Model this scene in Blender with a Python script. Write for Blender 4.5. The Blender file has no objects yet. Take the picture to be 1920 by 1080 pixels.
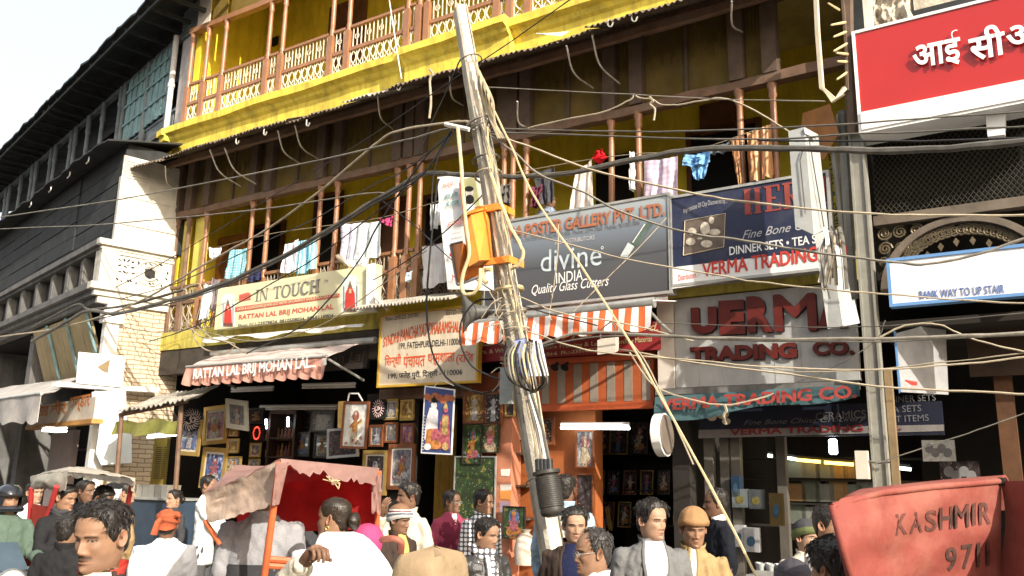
import bpy, bmesh, math, random
from mathutils import Vector, Matrix, noise
random.seed(7)
R_ = math.radians
scene = bpy.context.scene
COL = scene.collection
# ------------------------------------------------------------------ camera
PITCH, ROLL, YAW, CAMZ, D0, FPX = R_(12.6), R_(1.08), R_(57.1), 1.85, 11.0, 1600.0
FWD = Vector((0, math.cos(PITCH), math.sin(PITCH)))
UP0 = Vector((0, -math.sin(PITCH), math.cos(PITCH)))
RT0 = Vector((1, 0, 0))
RT = RT0 * math.cos(ROLL) + UP0 * math.sin(ROLL)
UP = UP0 * math.cos(ROLL) - RT0 * math.sin(ROLL)
CAM = Vector((0, 0, CAMZ))
cd = bpy.data.cameras.new('camera')
cam = bpy.data.objects.new('camera', cd)
COL.objects.link(cam)
cd.sensor_width = 36.0
cd.lens = 36.0 * FPX / 1920.0
cd.clip_start = 0.05
cd.clip_end = 2000
mw = Matrix((RT, UP, -FWD)).transposed().to_4x4()
mw.translation = CAM
cam.matrix_world = mw
scene.camera = cam
# ------------------------------------------------------------------ sky and sun
SUN_A, SUN_E = R_(31), R_(28)
SUN = Vector((math.sin(SUN_A) * math.cos(SUN_E), -math.cos(SUN_A) * math.cos(SUN_E), math.sin(SUN_E)))
world = bpy.data.worlds.new('World')
scene.world = world
world.use_nodes = True
nt = world.node_tree
nt.nodes.clear()
sky = nt.nodes.new('ShaderNodeTexSky')
sky.sky_type = 'NISHITA'
sky.sun_disc = False
sky.sun_elevation = SUN_E
sky.sun_rotation = math.pi - SUN_A
sky.dust_density = 6.0
sky.air_density = 1.2
hz = nt.nodes.new('ShaderNodeMixRGB')
hz.blend_type = 'ADD'
hz.inputs[0].default_value = 1.0
hz.inputs[2].default_value = (4.6, 4.55, 4.4, 1)
bg = nt.nodes.new('ShaderNodeBackground')
bg.inputs[1].default_value = 0.115
out = nt.nodes.new('ShaderNodeOutputWorld')
nt.links.new(sky.outputs[0], hz.inputs[1])
nt.links.new(hz.outputs[0], bg.inputs[0])
nt.links.new(bg.outputs[0], out.inputs[0])
sl = bpy.data.lights.new('sun', 'SUN')
sl.energy = 5.0
sl.angle = R_(0.5)
sl.color = (1.0, 0.93, 0.80)
so = bpy.data.objects.new('sun', sl)
so.rotation_euler = SUN.to_track_quat('Z', 'Y').to_euler()
so.location = (6, -10, 14)
COL.objects.link(so)
scene.view_settings.view_transform = 'Standard'
scene.view_settings.look = 'None'
scene.view_settings.exposure = 0.45
scene.view_settings.gamma = 1.0
scene.cycles.max_bounces = 6
scene.cycles.diffuse_bounces = 3
scene.cycles.use_denoising = True
# ------------------------------------------------------------------ frames of reference
EU = Vector((math.sin(YAW), -math.cos(YAW), 0))          # along the street to the right
EN = Vector((-math.cos(YAW), -math.sin(YAW), 0))         # out of the facade
P0 = Vector((0, D0, 0))
def ray(px, py):
 return FWD + RT * ((px - 960) / FPX) - UP * ((py - 540) / FPX)
def FW(s, d, z):
 return P0 + EU * s + EN * d + Vector((0, 0, z))
def G(px, py, d):
 r = ray(px, py)
 return CAM + r * (((P0 + EN * d - CAM).dot(EN)) / r.dot(EN))
def SZ(px, py, d=0.0):
 p = G(px, py, d)
 return (p - P0).dot(EU), p.z
def DP(px, py, Y):
 return CAM + ray(px, py) * Y
LYAW = R_(43)
LA = Vector((-math.sin(LYAW), math.cos(LYAW), 0))        # left building: along its street front, away
LB = Vector((-math.cos(LYAW), -math.sin(LYAW), 0))       # left building: out of its street front
LQ = Vector((-6.86, 14.25, 0))
def LW(a, b, z):
 return LQ + LA * a + LB * b + Vector((0, 0, z))
def LP(px, py, b=0.0):
 r = ray(px, py)
 p = CAM + r * (((LQ + LB * b - CAM).dot(LB)) / r.dot(LB))
 return (p - LQ).dot(LA), p.z
# side face of the left building: plane through LQ spanned by -LB (going back) and z
def SP(px, py, a=0.0):
 r = ray(px, py)
 p = CAM + r * (((LQ + LA * a - CAM).dot(LA)) / r.dot(LA))
 return -(p - LQ).dot(LB), p.z
# ------------------------------------------------------------------ materials
MATS = {}
def mat(name, col, rough=0.75, var=0.18, scale=6.0, metal=0.0, bump=0.15, dirt=0.0, dcol=(0.05, 0.04, 0.03),
  spec=0.35, streak=False, coat=0.0, fine=None, transl=0.0):
 if name in MATS: return MATS[name]
 m = bpy.data.materials.new(name); m.use_nodes = True
 n = m.node_tree.nodes; l = m.node_tree.links
 b = n['Principled BSDF']
 tc = n.new('ShaderNodeTexCoord')
 nz = n.new('ShaderNodeTexNoise'); nz.inputs['Scale'].default_value = scale; nz.inputs['Detail'].default_value = 7; nz.inputs['Roughness'].default_value = 0.62
 oi = n.new('ShaderNodeObjectInfo'); va = n.new('ShaderNodeVectorMath'); l.new(tc.outputs['Object'], va.inputs[0]); l.new(oi.outputs['Location'], va.inputs[1])
 l.new(va.outputs[0], nz.inputs['Vector'])
 rp = n.new('ShaderNodeMapRange'); rp.inputs[1].default_value = 0.3; rp.inputs[2].default_value = 0.7
 rp.inputs[3].default_value = 1 - var; rp.inputs[4].default_value = 1 + var
 l.new(nz.outputs[0], rp.inputs[0])
 mx = n.new('ShaderNodeMixRGB'); mx.blend_type = 'MULTIPLY'; mx.inputs[0].default_value = 1
 mx.inputs[1].default_value = (*col, 1)
 l.new(rp.outputs[0], mx.inputs[2])
 cur = mx.outputs[0]
 if dirt > 0:
  mp = n.new('ShaderNodeMapping')
  mp.inputs['Scale'].default_value = (2.6, 2.6, 0.5) if streak else (1.3, 1.3, 1.3)
  l.new(va.outputs[0], mp.inputs[0])
  n2 = n.new('ShaderNodeTexNoise'); n2.inputs['Scale'].default_value = 2.2; n2.inputs['Detail'].default_value = 9; n2.inputs['Roughness'].default_value = 0.7
  l.new(mp.outputs[0], n2.inputs['Vector'])
  r2 = n.new('ShaderNodeMapRange'); r2.inputs[1].default_value = 0.47; r2.inputs[2].default_value = 0.72; r2.inputs[3].default_value = 0; r2.inputs[4].default_value = dirt
  l.new(n2.outputs[0], r2.inputs[0])
  m2 = n.new('ShaderNodeMixRGB'); m2.inputs[2].default_value = (*dcol, 1)
  l.new(r2.outputs[0], m2.inputs[0]); l.new(cur, m2.inputs[1]); cur = m2.outputs[0]
 l.new(cur, b.inputs['Base Color'])
 b.inputs['Roughness'].default_value = rough
 b.inputs['Metallic'].default_value = metal
 b.inputs['Specular IOR Level'].default_value = spec
 b.inputs['Coat Weight'].default_value = coat
 if transl:
  tl = n.new('ShaderNodeBsdfTranslucent'); l.new(cur, tl.inputs[0]); ms = n.new('ShaderNodeMixShader'); ms.inputs[0].default_value = transl
  l.new(b.outputs[0], ms.inputs[1]); l.new(tl.outputs[0], ms.inputs[2]); l.new(ms.outputs[0], n['Material Output'].inputs[0])
 if bump > 0:
  n3 = n.new('ShaderNodeTexNoise'); n3.inputs['Scale'].default_value = fine or scale * 5; n3.inputs['Detail'].default_value = 5
  l.new(tc.outputs['Object'], n3.inputs['Vector'])
  bp = n.new('ShaderNodeBump'); bp.inputs['Strength'].default_value = bump; bp.inputs['Distance'].default_value = 0.02
  l.new(n3.outputs[0], bp.inputs['Height']); l.new(bp.outputs[0], b.inputs['Normal'])
 MATS[name] = m
 return m
def glow(name, col, power):
 if name in MATS: return MATS[name]
 m = bpy.data.materials.new(name); m.use_nodes = True
 b = m.node_tree.nodes['Principled BSDF']
 b.inputs['Base Color'].default_value = (*col, 1)
 b.inputs['Emission Color'].default_value = (*col, 1)
 b.inputs['Emission Strength'].default_value = power
 MATS[name] = m
 return m
def stripes(name, cols, freq, axis=0, rough=0.8, duty=None, second=None):
 """woven cloth or painted stripes along an object axis; second = crossing stripes (plaid)"""
 if name in MATS: return MATS[name]
 m = bpy.data.materials.new(name); m.use_nodes = True
 n = m.node_tree.nodes; l = m.node_tree.links; b = n['Principled BSDF']
 uv = n.new('ShaderNodeUVMap')
 sp = n.new('ShaderNodeSeparateXYZ'); l.new(uv.outputs[0], sp.inputs[0])
 def band(ax, fr):
  mu = n.new('ShaderNodeMath'); mu.operation = 'MULTIPLY'; mu.inputs[1].default_value = fr; l.new(sp.outputs[ax], mu.inputs[0])
  fr_ = n.new('ShaderNodeMath'); fr_.operation = 'FRACT'; l.new(mu.outputs[0], fr_.inputs[0])
  return fr_.outputs[0]
 cr = n.new('ShaderNodeValToRGB'); cr.color_ramp.interpolation = 'CONSTANT'
 e = cr.color_ramp.elements
 k = len(cols)
 while len(e) < k: e.new(0.5)
 for i, c in enumerate(cols):
  e[i].position = (duty[i] if duty else i / k); e[i].color = (*c, 1)
 l.new(band(axis, freq), cr.inputs[0])
 cur = cr.outputs[0]
 if second:
  c2 = n.new('ShaderNodeValToRGB'); c2.color_ramp.interpolation = 'CONSTANT'
  e2 = c2.color_ramp.elements
  e2[0].position = 0; e2[0].color = (1, 1, 1, 1); e2[1].position = 1 - second[1]; e2[1].color = (*second[2], 1)
  l.new(band(1 - axis, second[0]), c2.inputs[0])
  mx = n.new('ShaderNodeMixRGB'); mx.blend_type = 'MULTIPLY'; mx.inputs[0].default_value = 1
  l.new(cur, mx.inputs[1]); l.new(c2.outputs[0], mx.inputs[2]); cur = mx.outputs[0]
 tc = n.new('ShaderNodeTexCoord')
 nz = n.new('ShaderNodeTexNoise'); nz.inputs['Scale'].default_value = 8; nz.inputs['Detail'].default_value = 6; l.new(tc.outputs['Object'], nz.inputs['Vector'])
 rp = n.new('ShaderNodeMapRange'); rp.inputs[3].default_value = 0.82; rp.inputs[4].default_value = 1.12; l.new(nz.outputs[0], rp.inputs[0])
 mm = n.new('ShaderNodeMixRGB'); mm.blend_type = 'MULTIPLY'; mm.inputs[0].default_value = 1; l.new(cur, mm.inputs[1]); l.new(rp.outputs[0], mm.inputs[2])
 l.new(mm.outputs[0], b.inputs['Base Color']); b.inputs['Roughness'].default_value = rough; b.inputs['Specular IOR Level'].default_value = 0.2
 MATS[name] = m
 return m
# ------------------------------------------------------------------ mesh builder
def tag(o, label=None, cat=None, group=None, kind=None):
 if label: o['label'] = label
 if cat: o['category'] = cat
 if group: o['group'] = group
 if kind: o['kind'] = kind
 return o
WLOC = {}
def thing(name, label, cat, loc, group=None, kind=None):
 o = bpy.data.objects.new(name, None)
 o.empty_display_size = 0.1
 COL.objects.link(o)
 o.location = loc
 WLOC[o.name] = Vector(loc)
 return tag(o, label, cat, group, kind)
class MB:
 def __init__(s):
  s.v = []; s.f = []; s.m = []; s.uv = {}
 def add(s, vs, fs, mi=0, uvs=None):
  b = len(s.v)
  s.v += [Vector(v) for v in vs]
  for f in fs:
   if uvs: s.uv[len(s.f)] = [uvs[i] for i in f]
   s.f.append([i + b for i in f]); s.m.append(mi)
  return s
 def hexa(s, c, mi=0):
  """8 corners: 0-3 bottom ring, 4-7 top ring"""
  return s.add(c, [(3, 2, 1, 0), (4, 5, 6, 7), (0, 1, 5, 4), (1, 2, 6, 5), (2, 3, 7, 6), (3, 0, 4, 7)], mi)
 def box(s, s0, s1, d0, d1, z0, z1, W=FW, mi=0):
  if s0 > s1: s0, s1 = s1, s0
  if d0 > d1: d0, d1 = d1, d0
  if z0 > z1: z0, z1 = z1, z0
  return s.hexa([W(s0, d1, z0), W(s1, d1, z0), W(s1, d0, z0), W(s0, d0, z0), W(s0, d1, z1), W(s1, d1, z1), W(s1, d0, z1), W(s0, d0, z1)], mi)
 def prism(s, pts, off, mi=0, uvs=None):
  """polygon (world points) extruded by vector off"""
  n = len(pts); off = Vector(off)
  fs = [tuple(range(n)), tuple(range(2 * n - 1, n - 1, -1))]
  for i in range(n): fs.append((i, i + n, (i + 1) % n + n, (i + 1) % n))
  return s.add(list(pts) + [Vector(p) + off for p in pts], fs, mi, (uvs + uvs) if uvs else None)
 def tube(s, path, r, n=6, mi=0, cap=True, sx=1.0):
  path = [Vector(p) for p in path]
  m = len(path)
  rs = r if isinstance(r, (list, tuple)) else [r] * m
  b = len(s.v)
  prev = None
  for i, p in enumerate(path):
   t = (path[min(i + 1, m - 1)] - path[max(i - 1, 0)])
   if t.length < 1e-9: t = Vector((0, 0, 1))
   t.normalize()
   if prev is None:
    a = Vector((0, 0, 1)) if abs(t.z) < 0.9 else Vector((1, 0, 0))
    x = t.cross(a).normalized()
   else:
    x = (prev - t * prev.dot(t))
    x = x.normalized() if x.length > 1e-6 else t.orthogonal().normalized()
   prev = x
   y = t.cross(x)
   for k in range(n):
    an = 2 * math.pi * k / n
    s.v.append(p + x * (math.cos(an) * rs[i] * sx) + y * (math.sin(an) * rs[i]))
  for i in range(m - 1):
   for k in range(n):
    a = b + i * n + k; c = b + i * n + (k + 1) % n
    s.f.append([a, c, c + n, a + n]); s.m.append(mi)
  if cap:
   s.f.append([b + k for k in range(n - 1, -1, -1)]); s.m.append(mi)
   s.f.append([b + (m - 1) * n + k for k in range(n)]); s.m.append(mi)
  return s
 def lathe(s, base, prof, n=12, axis=Vector((0, 0, 1)), mi=0):
  axis = Vector(axis).normalized()
  x = axis.orthogonal().normalized(); y = axis.cross(x)
  b = len(s.v); base = Vector(base)
  for (r, h) in prof:
   for k in range(n):
    an = 2 * math.pi * k / n
    s.v.append(base + axis * h + x * (r * math.cos(an)) + y * (r * math.sin(an)))
  for i in range(len(prof) - 1):
   for k in range(n):
    a = b + i * n + k; c = b + i * n + (k + 1) % n
    s.f.append([a, c, c + n, a + n]); s.m.append(mi)
  s.f.append([b + k for k in range(n - 1, -1, -1)]); s.m.append(mi)
  s.f.append([b + (len(prof) - 1) * n + k for k in range(n)]); s.m.append(mi)
  return s
 def grid(s, fn, nu, nv, mi=0, thick=None):
  """fn(u,v)->point; two-sided thin sheet when thick is a vector fn or vector"""
  b = len(s.v)
  for j in range(nv + 1):
   for i in range(nu + 1):
    s.v.append(Vector(fn(i / nu, j / nv)))
  def fa(o, flip):
   for j in range(nv):
    for i in range(nu):
     a = o + j * (nu + 1) + i
     q = [a, a + 1, a + nu + 2, a + nu + 1]
     u = [(i / nu, j / nv), ((i + 1) / nu, j / nv), ((i + 1) / nu, (j + 1) / nv), (i / nu, (j + 1) / nv)]
     if flip: q.reverse(); u.reverse()
     s.uv[len(s.f)] = u
     s.f.append(q); s.m.append(mi)
  fa(b, False)
  if thick is not None:
   t = Vector(thick)
   b2 = len(s.v)
   N = (nu + 1) * (nv + 1)
   for i in range(N): s.v.append(s.v[b + i] + t)
   fa(b2, True)
   ring = [i for i in range(nu + 1)] + [j * (nu + 1) + nu for j in range(1, nv + 1)] + [nv * (nu + 1) + i for i in range(nu - 1, -1, -1)] + [j * (nu + 1) for j in range(nv - 1, 0, -1)]
   for k in range(len(ring)):
    p, q = ring[k], ring[(k + 1) % len(ring)]
    s.uv[len(s.f)] = [(0, 0)] * 4
    s.f.append([b + q, b + p, b2 + p, b2 + q]); s.m.append(mi)
  return s
 def build(s, name, mats, parent=None, smooth=False, label=None, cat=None, group=None, kind=None, origin=None):
  if not isinstance(mats, (list, tuple)): mats = [mats]
  if parent is not None: org = WLOC[parent.name]
  elif origin is not None: org = Vector(origin)
  else:
   xs = [v.x for v in s.v]; ys = [v.y for v in s.v]; zs = [v.z for v in s.v]
   org = Vector(((min(xs) + max(xs)) / 2, (min(ys) + max(ys)) / 2, min(zs)))
  me = bpy.data.meshes.new(name)
  me.from_pydata([v - org for v in s.v], [], s.f)
  for m in mats: me.materials.append(m)
  me.polygons.foreach_set('material_index', s.m)
  if s.uv:
   ul = me.uv_layers.new(name='UVMap')
   li = 0
   for k, p in enumerate(me.polygons):
    u = s.uv.get(k)
    if u:
     for q, li in enumerate(p.loop_indices): ul.data[li].uv = u[q]
  if smooth:
   me.polygons.foreach_set('use_smooth', [True] * len(me.polygons))
   try: me.set_sharp_from_angle(angle=R_(50))
   except Exception: pass
  me.update()
  o = bpy.data.objects.new(name, me)
  COL.objects.link(o)
  if parent is not None:
   o.parent = parent; WLOC[o.name] = org.copy()
  else:
   o.location = org; WLOC[o.name] = org.copy()
  return tag(o, label, cat, group, kind)
def curve(pts, n=6):
 """Catmull-Rom through the points"""
 pts = [Vector(p) for p in pts]
 if len(pts) < 3:
  return [pts[0].lerp(pts[-1], i / n) for i in range(n + 1)]
 P = [pts[0] * 2 - pts[1]] + pts + [pts[-1] * 2 - pts[-2]]
 o = []
 for i in range(1, len(P) - 2):
  for k in range(n):
   t = k / n
   a, b, c, d = P[i - 1], P[i], P[i + 1], P[i + 2]
   o.append(0.5 * ((2 * b) + (c - a) * t + (2 * a - 5 * b + 4 * c - d) * t * t + (3 * b - a - 3 * c + d) * t ** 3))
 o.append(pts[-1])
 return o
def fbm(p, s=1.0, o=3):
 return noise.fractal(Vector(p) * s, 0.6, 2.1, o)
# ------------------------------------------------------------------ lettering (fonts are turned into mesh at the end)
TEXTQ = []
def text(body, bl, br, hh, parent, m, bold=0.0, shear=0.0, arc=0.0, grow=0.0, depth=0.004, name='lettering', W=G, d=0.0, up=None, surf=None):
 """bl, br: pixel of bottom left / bottom right; hh: pixel height of the text box; d: facade depth (or a W function giving world points)"""
 p0 = W(bl[0], bl[1], d); p1 = W(br[0], br[1], d); p2 = W(bl[0], bl[1] - hh, d)
 q = dict(body=body, p0=p0, ux=p1 - p0, h=abs(p2.z - p0.z) if up is None else (p2 - p0).length, up=up, parent=parent, m=m, bold=bold, shear=shear, arc=arc, grow=grow, depth=depth, name=name, surf=surf and (surf, bl, br, hh))
 TEXTQ.append(q)
def text_w(body, p0, ux, uy, parent, m, bold=0.0, shear=0.0, arc=0.0, depth=0.004, name='lettering'):
 TEXTQ.append(dict(body=body, p0=Vector(p0), ux=Vector(ux), h=Vector(uy).length, up=Vector(uy).normalized(), parent=parent, m=m, bold=bold, shear=shear, arc=arc, grow=0.0, depth=depth, name=name))
def flush_text():
 tmp = []
 for q in TEXTQ:
  c = bpy.data.curves.new('t', 'FONT'); c.body = q['body']; c.size = 1; c.shear = q['shear']; c.offset = 0 if set('MWQ') & set(q['body']) else q['bold']; c.resolution_u = 3; c.fill_mode = 'FRONT'
  o = bpy.data.objects.new('t', c); COL.objects.link(o); tmp.append(o)
 bpy.context.view_layer.update()
 dg = bpy.context.evaluated_depsgraph_get()
 for q, o in zip(TEXTQ, tmp):
  me = bpy.data.meshes.new_from_object(o.evaluated_get(dg))
  vs = [v.co.copy() for v in me.vertices]
  if not vs: continue
  fs = [list(p.vertices) for p in me.polygons]
  x0 = min(v.x for v in vs); x1 = max(v.x for v in vs); y0 = min(v.y for v in vs); y1 = max(v.y for v in vs)
  up = q['up'] or Vector((0, 0, 1))
  nn = q['ux'].cross(up).normalized()
  b = MB()
  pts = []
  for v in vs:
   t = (v.x - x0) / max(1e-6, x1 - x0); w = (v.y - y0) / max(1e-6, y1 - y0)
   hs = q['h'] * (1 + q['grow'] * (1 - (2 * t - 1) ** 2))
   if q.get('surf'):
    fs_, bl, br, hh = q['surf']; pts.append(fs_(bl[0] + (br[0] - bl[0]) * t, bl[1] + (br[1] - bl[1]) * t - hh * w, 0)); continue
   pts.append(q['p0'] + q['ux'] * t + up * (w * hs + q['arc'] * q['h'] * (1 - (2 * t - 1) ** 2)) + nn * q['depth'])
  b.add(pts, fs)
  if set('MWQ') & set(q['body']) and q['bold'] > .008:
   ks = q['ux'].length / max(1e-6, x1 - x0) * q['bold'] * .8; kz = q['h'] / max(1e-6, y1 - y0) * q['bold'] * .7; e_ = q['ux'].normalized()
   for j, (sx, sy) in enumerate([(1, 0), (-1, 0), (0, 1), (0, -1), (.7, .7), (-.7, .7), (.7, -.7), (-.7, -.7)]): b.add([p + e_ * (sx * ks) + up * (sy * kz) + nn * (.0003 * (j + 1)) for p in pts], fs)
  par = q['parent']
  b.build(q['name'], q['m'], par)
  bpy.data.meshes.remove(me)
 for o in tmp:
  c = o.data
  bpy.data.objects.remove(o); bpy.data.curves.remove(c)
# ------------------------------------------------------------------ setting: street and pavement
M_asph = mat('asphalt', (0.13, 0.118, 0.10), 0.9, 0.3, 1.2, dirt=0.5, dcol=(0.2, 0.175, 0.14))
M_pave = mat('paving', (0.22, 0.2, 0.17), 0.9, 0.3, 3, dirt=0.5)
MB().add([(-300, -150, 0), (300, -150, 0), (300, 400, 0), (-300, 400, 0)], [(0, 1, 2, 3)]).build('street', M_asph, kind='structure')
b = MB(); b.box(-9, 12, -3.5, 1.0, -0.02, 0.12); b.box(-9, 12, 1.0, 1.12, -0.02, 0.14)
b.build('pavement', M_pave, kind='structure')
# ------------------------------------------------------------------ paints
M_yel = mat('yellow_limewash', (0.80, 0.63, 0.09), 0.85, 0.2, 3.0, dirt=0.75, dcol=(0.28, 0.2, 0.05), streak=True)
M_yel2 = mat('yellow_wall', (0.86, 0.66, 0.05), 0.85, 0.15, 2.0, dirt=0.4, dcol=(0.25, 0.17, 0.02), streak=True)
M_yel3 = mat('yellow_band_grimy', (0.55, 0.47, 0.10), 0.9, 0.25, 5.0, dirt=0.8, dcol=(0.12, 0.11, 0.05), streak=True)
M_brn = mat('brown_gloss_paint', (0.32, 0.15, 0.075), 0.38, 0.2, 5.0, dirt=0.5, dcol=(0.2, 0.11, 0.07), spec=0.5)
M_beam = mat('dusty_brown_beam', (0.17, 0.10, 0.065), 0.8, 0.3, 5.0, dirt=0.6, dcol=(0.2, 0.16, 0.12))
M_dkwood = mat('dark_post_wood', (0.10, 0.066, 0.046), 0.75, 0.3, 5, dirt=0.5, dcol=(0.12, 0.09, 0.07))
M_screen = mat('dusty_wire_screen', (0.15, 0.10, 0.022), 0.9, 0.35, 2.0, dirt=0.5, dcol=(0.12, 0.10, 0.07))
M_iron = mat('cream_iron_grille', (0.72, 0.66, 0.55), 0.6, 0.25, 9.0, dirt=0.4, dcol=(0.3, 0.24, 0.18))
M_iron2 = mat('dusty_iron_grille', (0.42, 0.36, 0.28), 0.7, 0.3, 9.0, dirt=0.6, dcol=(0.15, 0.12, 0.09))
M_rust = mat('rusty_corrugated_iron', (0.16, 0.13, 0.10), 0.7, 0.4, 4.0, metal=0.2, dirt=0.8, dcol=(0.10, 0.055, 0.03))
M_zinc = mat('zinc_corrugated_iron', (0.45, 0.43, 0.38), 0.55, 0.3, 4.0, metal=0.35, dirt=0.7, dcol=(0.18, 0.12, 0.08))
M_door = mat('brown_door', (0.16, 0.065, 0.03), 0.55, 0.25, 4.0)
M_door2 = mat('orange_brown_board', (0.38, 0.17, 0.055), 0.6, 0.25, 4.0)
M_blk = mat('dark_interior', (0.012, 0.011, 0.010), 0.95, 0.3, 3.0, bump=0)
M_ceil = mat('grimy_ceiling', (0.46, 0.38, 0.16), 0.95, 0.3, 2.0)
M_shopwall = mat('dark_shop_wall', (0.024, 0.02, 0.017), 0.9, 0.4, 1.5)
M_white = mat('chalky_white', (0.76, 0.74, 0.70), 0.8, 0.15, 4.0, dirt=0.4, dcol=(0.4, 0.36, 0.3), streak=True)
M_rod = mat('pale_steel_rod', (0.55, 0.52, 0.46), 0.45, 0.2, 9.0, metal=0.4)
# ------------------------------------------------------------------ yellow building
YB = thing('yellow_building', 'tall yellow building with two tiers of brown timber balconies hung with washing', 'building', FW(-7.4, 0, 0))
S_L, S_R = -7.42, 4.35
b = MB()
b.box(S_L, S_R, -1.6, -1.75, 4.2, 12.2)                    # balcony back wall
b.box(S_L - 0.06, S_L + 0.1, -1.6, -0.12, 8.1, 12.2)       # end wall, second floor
b.box(S_L - 0.06, S_L + 0.1, -1.6, -0.12, 4.2, 8.1)
b.build('wall', M_yel2, YB)
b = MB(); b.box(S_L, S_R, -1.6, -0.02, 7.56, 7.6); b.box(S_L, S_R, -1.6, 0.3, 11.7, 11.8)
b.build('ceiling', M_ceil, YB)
# floor slab of the upper balcony with its moulded yellow fascia
def fascia(s0, s1, ex, sk=0.0):
 prof = [(-1.6, 8.10), (0.26 + ex, 8.13), (0.30 + ex, 8.10), (0.29 + ex, 7.99), (0.20 + ex, 7.955), (0.17 + ex, 7.90), (0.12 + ex, 7.86), (0.10 + ex, 7.60), (-1.6, 7.60)]
 n = 14; m_ = MB(); k = len(prof)
 for i in range(n + 1):
  s = s0 + (s1 - s0) * i / n
  for j, (d, z) in enumerate(prof):
   w = 0.018 * fbm((s * 0.9, j * 0.31 + ex, 2), 1.0) if 0 < j < k - 1 else 0
   m_.v.append(FW(s, d + w, z + sk * (s - s0) + w * 0.8))
 for i in range(n):
  for j in range(k):
   a = i * k + j; c = i * k + (j + 1) % k
   m_.f.append([a, a + k, c + k, c]); m_.m.append(0)
 m_.f.append([j for j in range(k)]); m_.m.append(0)
 m_.f.append([n * k + j for j in range(k - 1, -1, -1)]); m_.m.append(0)
 return m_
fascia(S_L - 0.15, -1.86, 0.0).build('cornice', M_yel, YB)
fascia(-1.858, 0.02, 0.10).build('cornice', M_yel, YB)
fascia(0.022, S_R + 0.4, -0.04, 0.0).build('cornice', M_yel, YB)
# floor slab of the lower balcony
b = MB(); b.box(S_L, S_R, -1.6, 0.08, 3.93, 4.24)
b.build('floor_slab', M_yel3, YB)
b = MB(); b.box(-2.05, -0.3, 0.085, 0.16, 3.98, 4.27)
b.build('floor_slab', M_yel2, YB)
# columns
def colmesh(s, z0, z1, w, sq, d=0.0):
 m_ = MB()
 m_.box(s - w, s + w, d - w, d + w, z0, sq)
 base = FW(s, d, 0)
 r = w * 0.92
 prof = [(r * 1.0, sq - 0.002), (r * 1.12, sq + 0.02), (r * 0.8, sq + 0.05), (r * 1.05, sq + 0.09), (r * 0.8, sq + 0.14), (r * 0.88, sq + 0.3), (r * 0.80, z1 - 0.35), (r * 0.76, z1 - 0.2), (r * 1.1, z1 - 0.16), (r * 0.85, z1 - 0.12), (r * 1.25, z1 - 0.05), (r * 1.4, z1)]
 m_.lathe(base, prof, 10)
 return m_
cols2 = [(346, 228), (376, 218), (410, 205), (496, 178), (523, 170), (618, 137), (650, 127), (763, 85), (785, 78), (801, 70), (933, 20), (957, 13), (992, 3), (1060, -20), (1085, -28), (1200, -65), (1330, -100), (1450, -140)]
S2 = [SZ(x, y, 0)[0] for x, y in cols2]
for s in S2:
 colmesh(s, 8.135, 10.12, 0.052, 8.98).build('column', M_brn, YB, smooth=True)
cols1 = [(314, 600), (342, 545), (376, 537), (463, 527), (493, 523), (592, 507), (624, 503), (735, 562), (758, 560), (779, 553), (945, 337), (962, 320), (987, 317), (1147, 360), (1199, 360), (1391, 300), (1455, 300)]
S1 = [SZ(x, y, 0)[0] for x, y in cols1]
for i, s in enumerate(S1):
 colmesh(s, 4.245, 6.37, 0.052, 4.98).build('column', M_beam if i < 2 else M_brn, YB, smooth=True)
 b = MB(); b.box(s - 0.085, s + 0.085, -0.09, 0.085, 6.47, 7.5)
 b.build('upper_post', M_dkwood, YB)
def wob_beam(s0, s1, d0, d1, z0, z1, n=26, amp=0.02, seed=0):
 m_ = MB(); k = 4
 for i in range(n + 1):
  s = s0 + (s1 - s0) * i / n
  w = amp * fbm((s * 0.8, seed, 1), 1.0); w2 = amp * 0.6 * fbm((s * 2.5, seed, 4), 1.0)
  m_.v += [FW(s, d1 + w2, z0 + w), FW(s, d0, z0 + w), FW(s, d0, z1 + w), FW(s, d1 + w2, z1 + w + w2)]
 for i in range(n):
  for j in range(4):
   a = i * k + j; c = i * k + (j + 1) % k
   m_.f.append([a, c, c + k, a + k]); m_.m.append(0)
 m_.f.append([3, 2, 1, 0]); m_.m.append(0); m_.f.append([n * k + j for j in range(4)]); m_.m.append(0)
 return m_
wob_beam(S_L - 0.05, S_R, -0.075, 0.07, 6.36, 6.475, amp=0.03).build('beam', M_beam, YB)
wob_beam(S_L - 0.05, S_R, -0.1, 0.12, 7.42, 7.56, amp=0.02, seed=3).build('beam', M_beam, YB)
wob_beam(S_L - 0.05, S_R, -0.06, 0.06, 10.1, 10.2, amp=0.02, seed=5).build('beam', M_brn, YB)
wob_beam(S_L - 0.05, S_R, 0.25, 0.33, 7.26, 7.36, amp=0.02, seed=8).build('eave_purlin', M_beam, YB)
# wire screens between the upper posts of the first floor
for i in range(len(S1) - 1):
 s0, s1 = S1[i] + 0.09, S1[i + 1] - 0.09
 if s1 - s0 < 0.05: continue
 b = MB(); b.box(s0, s1, -0.05, -0.035, 6.48, 7.42)
 n = max(2, int((s1 - s0) / 0.035))
 for k in range(1, n):
  s = s0 + (s1 - s0) * k / n
  b.box(s - 0.004, s + 0.004, -0.03, -0.022, 7.05 + 0.12 * math.sin(k * 1.7), 7.42)
 b.build('wire_screen', M_screen, YB)
 if s1 - s0 > 0.7:
  b = MB(); m = (s0 + s1) / 2; b.box(m - 0.02, m + 0.02, -0.034, 0.0, 6.48, 7.42)
  b.build('mullion', M_dkwood, YB)
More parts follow.
